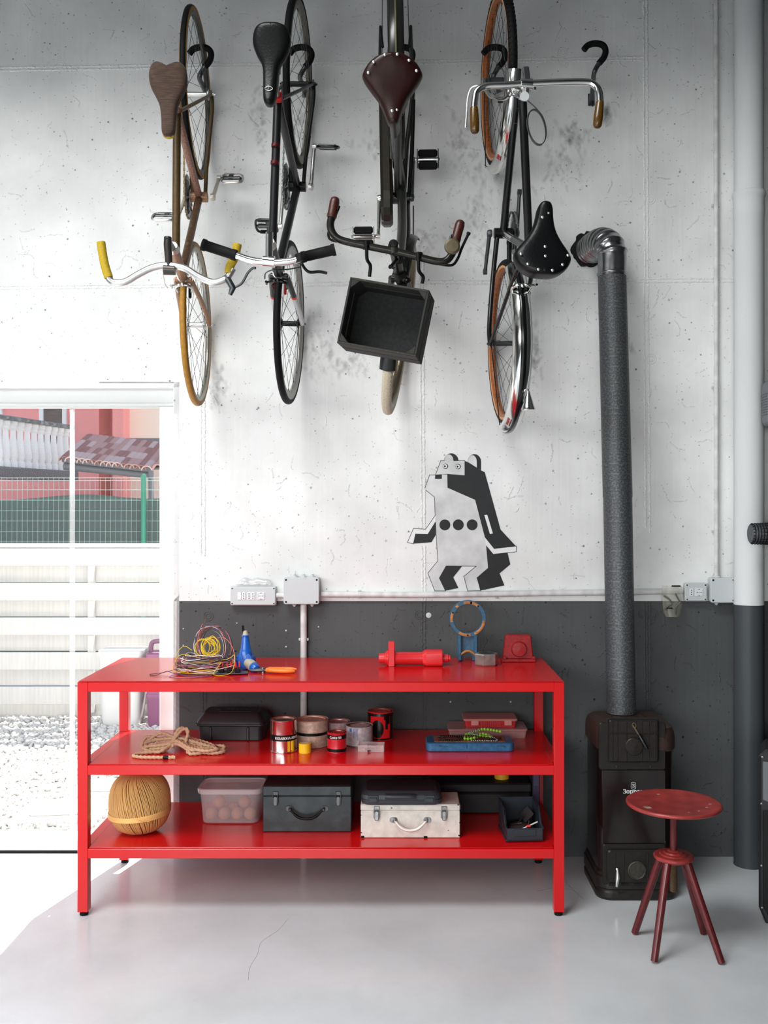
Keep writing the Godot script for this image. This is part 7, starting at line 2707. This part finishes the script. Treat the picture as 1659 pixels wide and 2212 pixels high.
	for i in path.size():
		if i > 0:
			acc += (path[i] - path[i - 1]).length()
		el.append(path[i])
		rr.append(0.0615 + (0.006 * pow(absf(sin(acc * PI / 0.028)), 4.0) if acc > 0.08 else 0.0))
	p.tube(el, rr, 36)
	obj("elbow", p, M.galv_bright, f)
	p = mb()
	p.arc(0.0, [Vector2(0.06, -0.004), Vector2(0.0645, -0.004), Vector2(0.0645, 0.004), Vector2(0.06, 0.004)], 0, TAU, 32)
	var ro := obj("joint_ring", p, M.galv_bright, f)
	ro.transform = Transform3D(Basis(V(0, 0, 1), PI / 2), top + V(0, 0.0, 0))
	p = mb()
	var hp := PackedVector2Array()
	var w2 := RandomNumberGenerator.new()
	w2.seed = 4
	for i in 40:
		var ang := TAU * i / 40
		hp.append(Vector2(cos(ang), sin(ang)) * (0.079 + w2.randf_range(-0.006, 0.007)))
	p.extrude(hp, 0.012, Transform3D(Basis.IDENTITY, V(el[el.size() - 1].x - 0.004, el[el.size() - 1].y, -0.2585)), 0.003)
	obj("broken_mortar", p, M.dark_hole, f)


func stool() -> void:
	var c := V(0.975, 0, 0.92)
	var o := thing("stool", "worn dark red screw stool with round seat in front of stove", "stool", c)
	var paint := mat(c8(176, 62, 58), 0.3, 0.1, {"tex": "blotch", "scale": 2.0})
	var legm := mat(c8(104, 30, 33), 0.26, 0.1, {"tex": "blotch", "scale": 3.0})
	var p := mb()
	var sy := 0.522
	p.lathe([Vector2(0.0003, sy - 0.012), Vector2(0.15, sy - 0.012), Vector2(0.163, sy - 0.011), Vector2(0.1665, sy - 0.008), Vector2(0.1675, sy - 0.004), Vector2(0.1665, sy), Vector2(0.162, sy + 0.0025), Vector2(0.155, sy + 0.001), Vector2(0.0003, sy - 0.002)], 56, Transform3D.IDENTITY, 1.2)
	obj("seat", p, paint, o)
	var w := RandomNumberGenerator.new()
	w.seed = 8
	var chip := mat(c8(150, 140, 132), 0.5)
	for q in [[-0.115, 0.06, 0.018], [-0.04, 0.13, 0.005], [0.06, 0.10, 0.004], [0.1, 0.06, 0.005], [0.125, 0.02, 0.006], [-0.03, -0.10, 0.006], [0.02, 0.115, 0.003], [0.08, 0.115, 0.003]]:
		p = mb()
		var poly := PackedVector2Array()
		for i in 9:
			var a := TAU * i / 9
			poly.append(Vector2(cos(a) * q[2] * 1.3, sin(a) * q[2] * 0.8) * w.randf_range(0.6, 1.1))
		p.extrude(poly, 0.0004, Transform3D(Basis(V(1, 0, 0), -PI / 2), V(q[0], sy + 0.0002, q[1])))
		obj("paint_chip", p, chip, o)
	p = mb()
	p.lathe([Vector2(0.013, 0.34), Vector2(0.0125, 0.5), Vector2(0.02, sy - 0.013), Vector2(0.05, sy - 0.0115)], 20, Transform3D.IDENTITY, 1.0)
	obj("spindle", p, legm, o)
	p = mb()
	var pr := []
	var y := 0.205
	while y < 0.318:
		pr.append(Vector2(0.0135, y))
		pr.append(Vector2(0.0118, y + 0.0025))
		y += 0.005
	p.lathe([Vector2(0.0003, 0.204)] + pr, 18, Transform3D.IDENTITY, 0.2)
	obj("screw_thread", p, mat(c8(104, 84, 62), 0.5, 0.5), o)
	p = mb()
	p.lathe([Vector2(0.0003, 0.305), Vector2(0.03, 0.306), Vector2(0.04, 0.318), Vector2(0.067, 0.322), Vector2(0.0705, 0.327), Vector2(0.0705, 0.333), Vector2(0.067, 0.336), Vector2(0.05, 0.337), Vector2(0.046, 0.341), Vector2(0.036, 0.342), Vector2(0.032, 0.347), Vector2(0.022, 0.348), Vector2(0.018, 0.352), Vector2(0.013, 0.353)], 40, Transform3D.IDENTITY, 0.6)
	obj("hub_plate", p, paint, o)
	for q in [[0.863, 0.806], [0.876, 1.036], [1.118, 0.806], [1.106, 1.045]]:
		var foot := V(q[0] - c.x, 0.0, q[1] - c.z)
		var d := V(foot.x, 0, foot.z).normalized()
		var head := d * 0.05 + V(0, 0.325, 0)
		p = mb()
		var dirn := (foot - head).normalized()
		p.tube([head, head.lerp(foot, 0.1), foot + V(0, 0.006, 0) - V(0, 0.0, 0)], [0.0155, 0.0148, 0.0128], 14)
		obj("leg", p, legm, o)


func right_side_things() -> void:
	# drain pipe, white above and dark below like the wall
	var o := thing("drain_pipe", "thick vertical drain pipe painted white above and dark grey below", "pipe", V(1.537, 0, 0.095))
	var pw := mat(c8(214, 216, 217), 0.5, 0.0, {"spec": 0.25})
	var pd := mat(c8(66, 70, 73), 0.4, 0.0, {"spec": 0.35})
	var p := mb()
	p.lathe([Vector2(0.066, 0), Vector2(0.0645, 0.01), Vector2(0.0645, 1.15)], 40)
	obj("lower_pipe", p, pd, o)
	p = mb()
	p.lathe([Vector2(0.0645, 1.15), Vector2(0.0645, 2.86), Vector2(0.066, 2.862), Vector2(0.0665, 2.9), Vector2(0.0655, 2.91), Vector2(0.0665, 2.92), Vector2(0.0665, 2.945), Vector2(0.0705, 2.95), Vector2(0.0725, 2.96), Vector2(0.0705, 2.97), Vector2(0.0665, 2.972), Vector2(0.0665, 2.974), Vector2(0.0625, 2.975), Vector2(0.0625, 5.38)], 40, Transform3D.IDENTITY, 0.8)
	obj("upper_pipe", p, pw, o)
	p = mb()
	p.lathe([Vector2(0.0003, -0.002), Vector2(0.011, 0.0), Vector2(0.012, 0.006), Vector2(0.0003, 0.008)], 14, Transform3D(Basis(V(1, 0, 0), PI / 2), V(0.03, 0.05, 0.062)))
	obj("cap_bolt", p, M.dark_steel, o)
	# loudspeaker cabinet
	o = thing("loudspeaker", "large black loudspeaker cabinet on the floor at the right edge", "loudspeaker", V(1.53, 0, 0.56), "", -0.36)
	var poly := PackedVector2Array([Vector2(0.1, 0.035), Vector2(0.1, 0.63), Vector2(0.08, 0.66), Vector2(-0.085, 0.66), Vector2(-0.11, 0.635), Vector2(-0.11, 0.06), Vector2(-0.085, 0.0), Vector2(0.08, 0.0)])
	p = mb()
	p.extrude(poly, 0.2, mv(0, 0, 0.0), 0.01)
	obj("cabinet", p, mat(c8(20, 21, 23), 0.55, 0.0, {"nor": "nfine", "scale": 8.0, "ns": 0.3}), o)
	p = mb()
	p.extrude(PackedVector2Array([Vector2(0.085, 0.5), Vector2(0.085, 0.615), Vector2(-0.095, 0.615), Vector2(-0.095, 0.47), Vector2(-0.04, 0.45)]), 0.006, mv(0, 0, 0.197), 0.002)
	obj("horn_plate", p, mat(c8(92, 96, 100), 0.5), o)
	p = mb()
	p.extrude(PackedVector2Array([Vector2(0.085, 0.05), Vector2(0.085, 0.43), Vector2(-0.03, 0.44), Vector2(-0.095, 0.43), Vector2(-0.095, 0.07), Vector2(-0.075, 0.03)]), 0.008, mv(0, 0, 0.197), 0.002)
	obj("grille", p, M.black, o)
	for q in [[-0.1, 0.455], [-0.1, 0.22], [-0.098, 0.06], [-0.097, 0.632]]:
		p = mb()
		p.lathe([Vector2(0.004, 0), Vector2(0.0035, 0.002), Vector2(0.0002, 0.0025)], 10, Transform3D(Basis(V(1, 0, 0), PI / 2), V(q[0], q[1], 0.2005)))
		obj("screw", p, M.steel, o)
	# dark cone-shaped fitting with a grille, its use unknown
	var c := at(1650, 1153, 0.30)
	o = thing("grille_cone", "dark grey cone-shaped blower with black grille reaching out from right edge", "fitting", c)
	o.scale = Vector3.ONE * 1.3
	p = mb()
	var rings := []
	for q in [[-0.044, 0.03, 0.016], [-0.036, 0.034, 0.0175], [0.02, 0.036, 0.0205], [0.022, 0.038, 0.0215], [0.045, 0.041, 0.023], [0.08, 0.06, 0.05], [0.1, 0.066, 0.058]]:
		var ring := PackedVector3Array()
		for i in 24:
			var a := TAU * i / 24
			ring.append(V(q[0] + 0.0, cos(a) * q[1] * 0.95 + maxf(q[0] - 0.02, 0.0) * 0.7, sin(a) * q[1]))
		rings.append(ring)
	p.loft(rings, true, true, 0.5)
	obj("housing", p, mat(c8(64, 68, 72), 0.42), o)
	p = mb()
	for i in 7:
		var x := -0.038 + i * 0.009
		var pts := []
		for k in 20:
			var a := TAU * k / 20
			pts.append(V(x, cos(a) * (0.0335 + i * 0.0003), sin(a) * (0.0345 + i * 0.0003)))
		p.tube(pts, 0.0016, 5, true)
	for k in 18:
		var a := TAU * k / 18
		p.tube([V(-0.043, cos(a) * 0.03, sin(a) * 0.031), V(0.02, cos(a) * 0.0355, sin(a) * 0.0365)], 0.0016, 5)
	obj("grille_bars", p, M.black, o)
	p = mb()
	p.tube([V(0.095, 0.045, 0), V(0.12, 0.05, 0.0)], 0.02, 10)
	obj("wall_arm", p, M.dark_steel, o)
	# ribbed grey handle box
	c = at(1668, 872, 0.22)
	o = thing("ribbed_housing", "grey ribbed rounded housing mounted at the right edge above the blower", "housing", c)
	p = mb()
	p.extrude(rrect(0.068, 0.2, 0.028, 5), 0.07, mv(0, 0, -0.035), 0.008)
	obj("shell", p, mat(c8(98, 102, 106), 0.45), o)
	p = mb()
	for i in 9:
		p.box(V(0.072, 0.005, 0.06), V(-0.0005, 0.04 - i * 0.011, 0), 0.002)
	obj("ribs", p, mat(c8(84, 88, 92), 0.45), o)
	p = mb()
	p.box(V(0.08, 0.06, 0.03), V(0.06, 0, 0), 0.004)
	obj("wall_bracket", p, M.dark_steel, o)
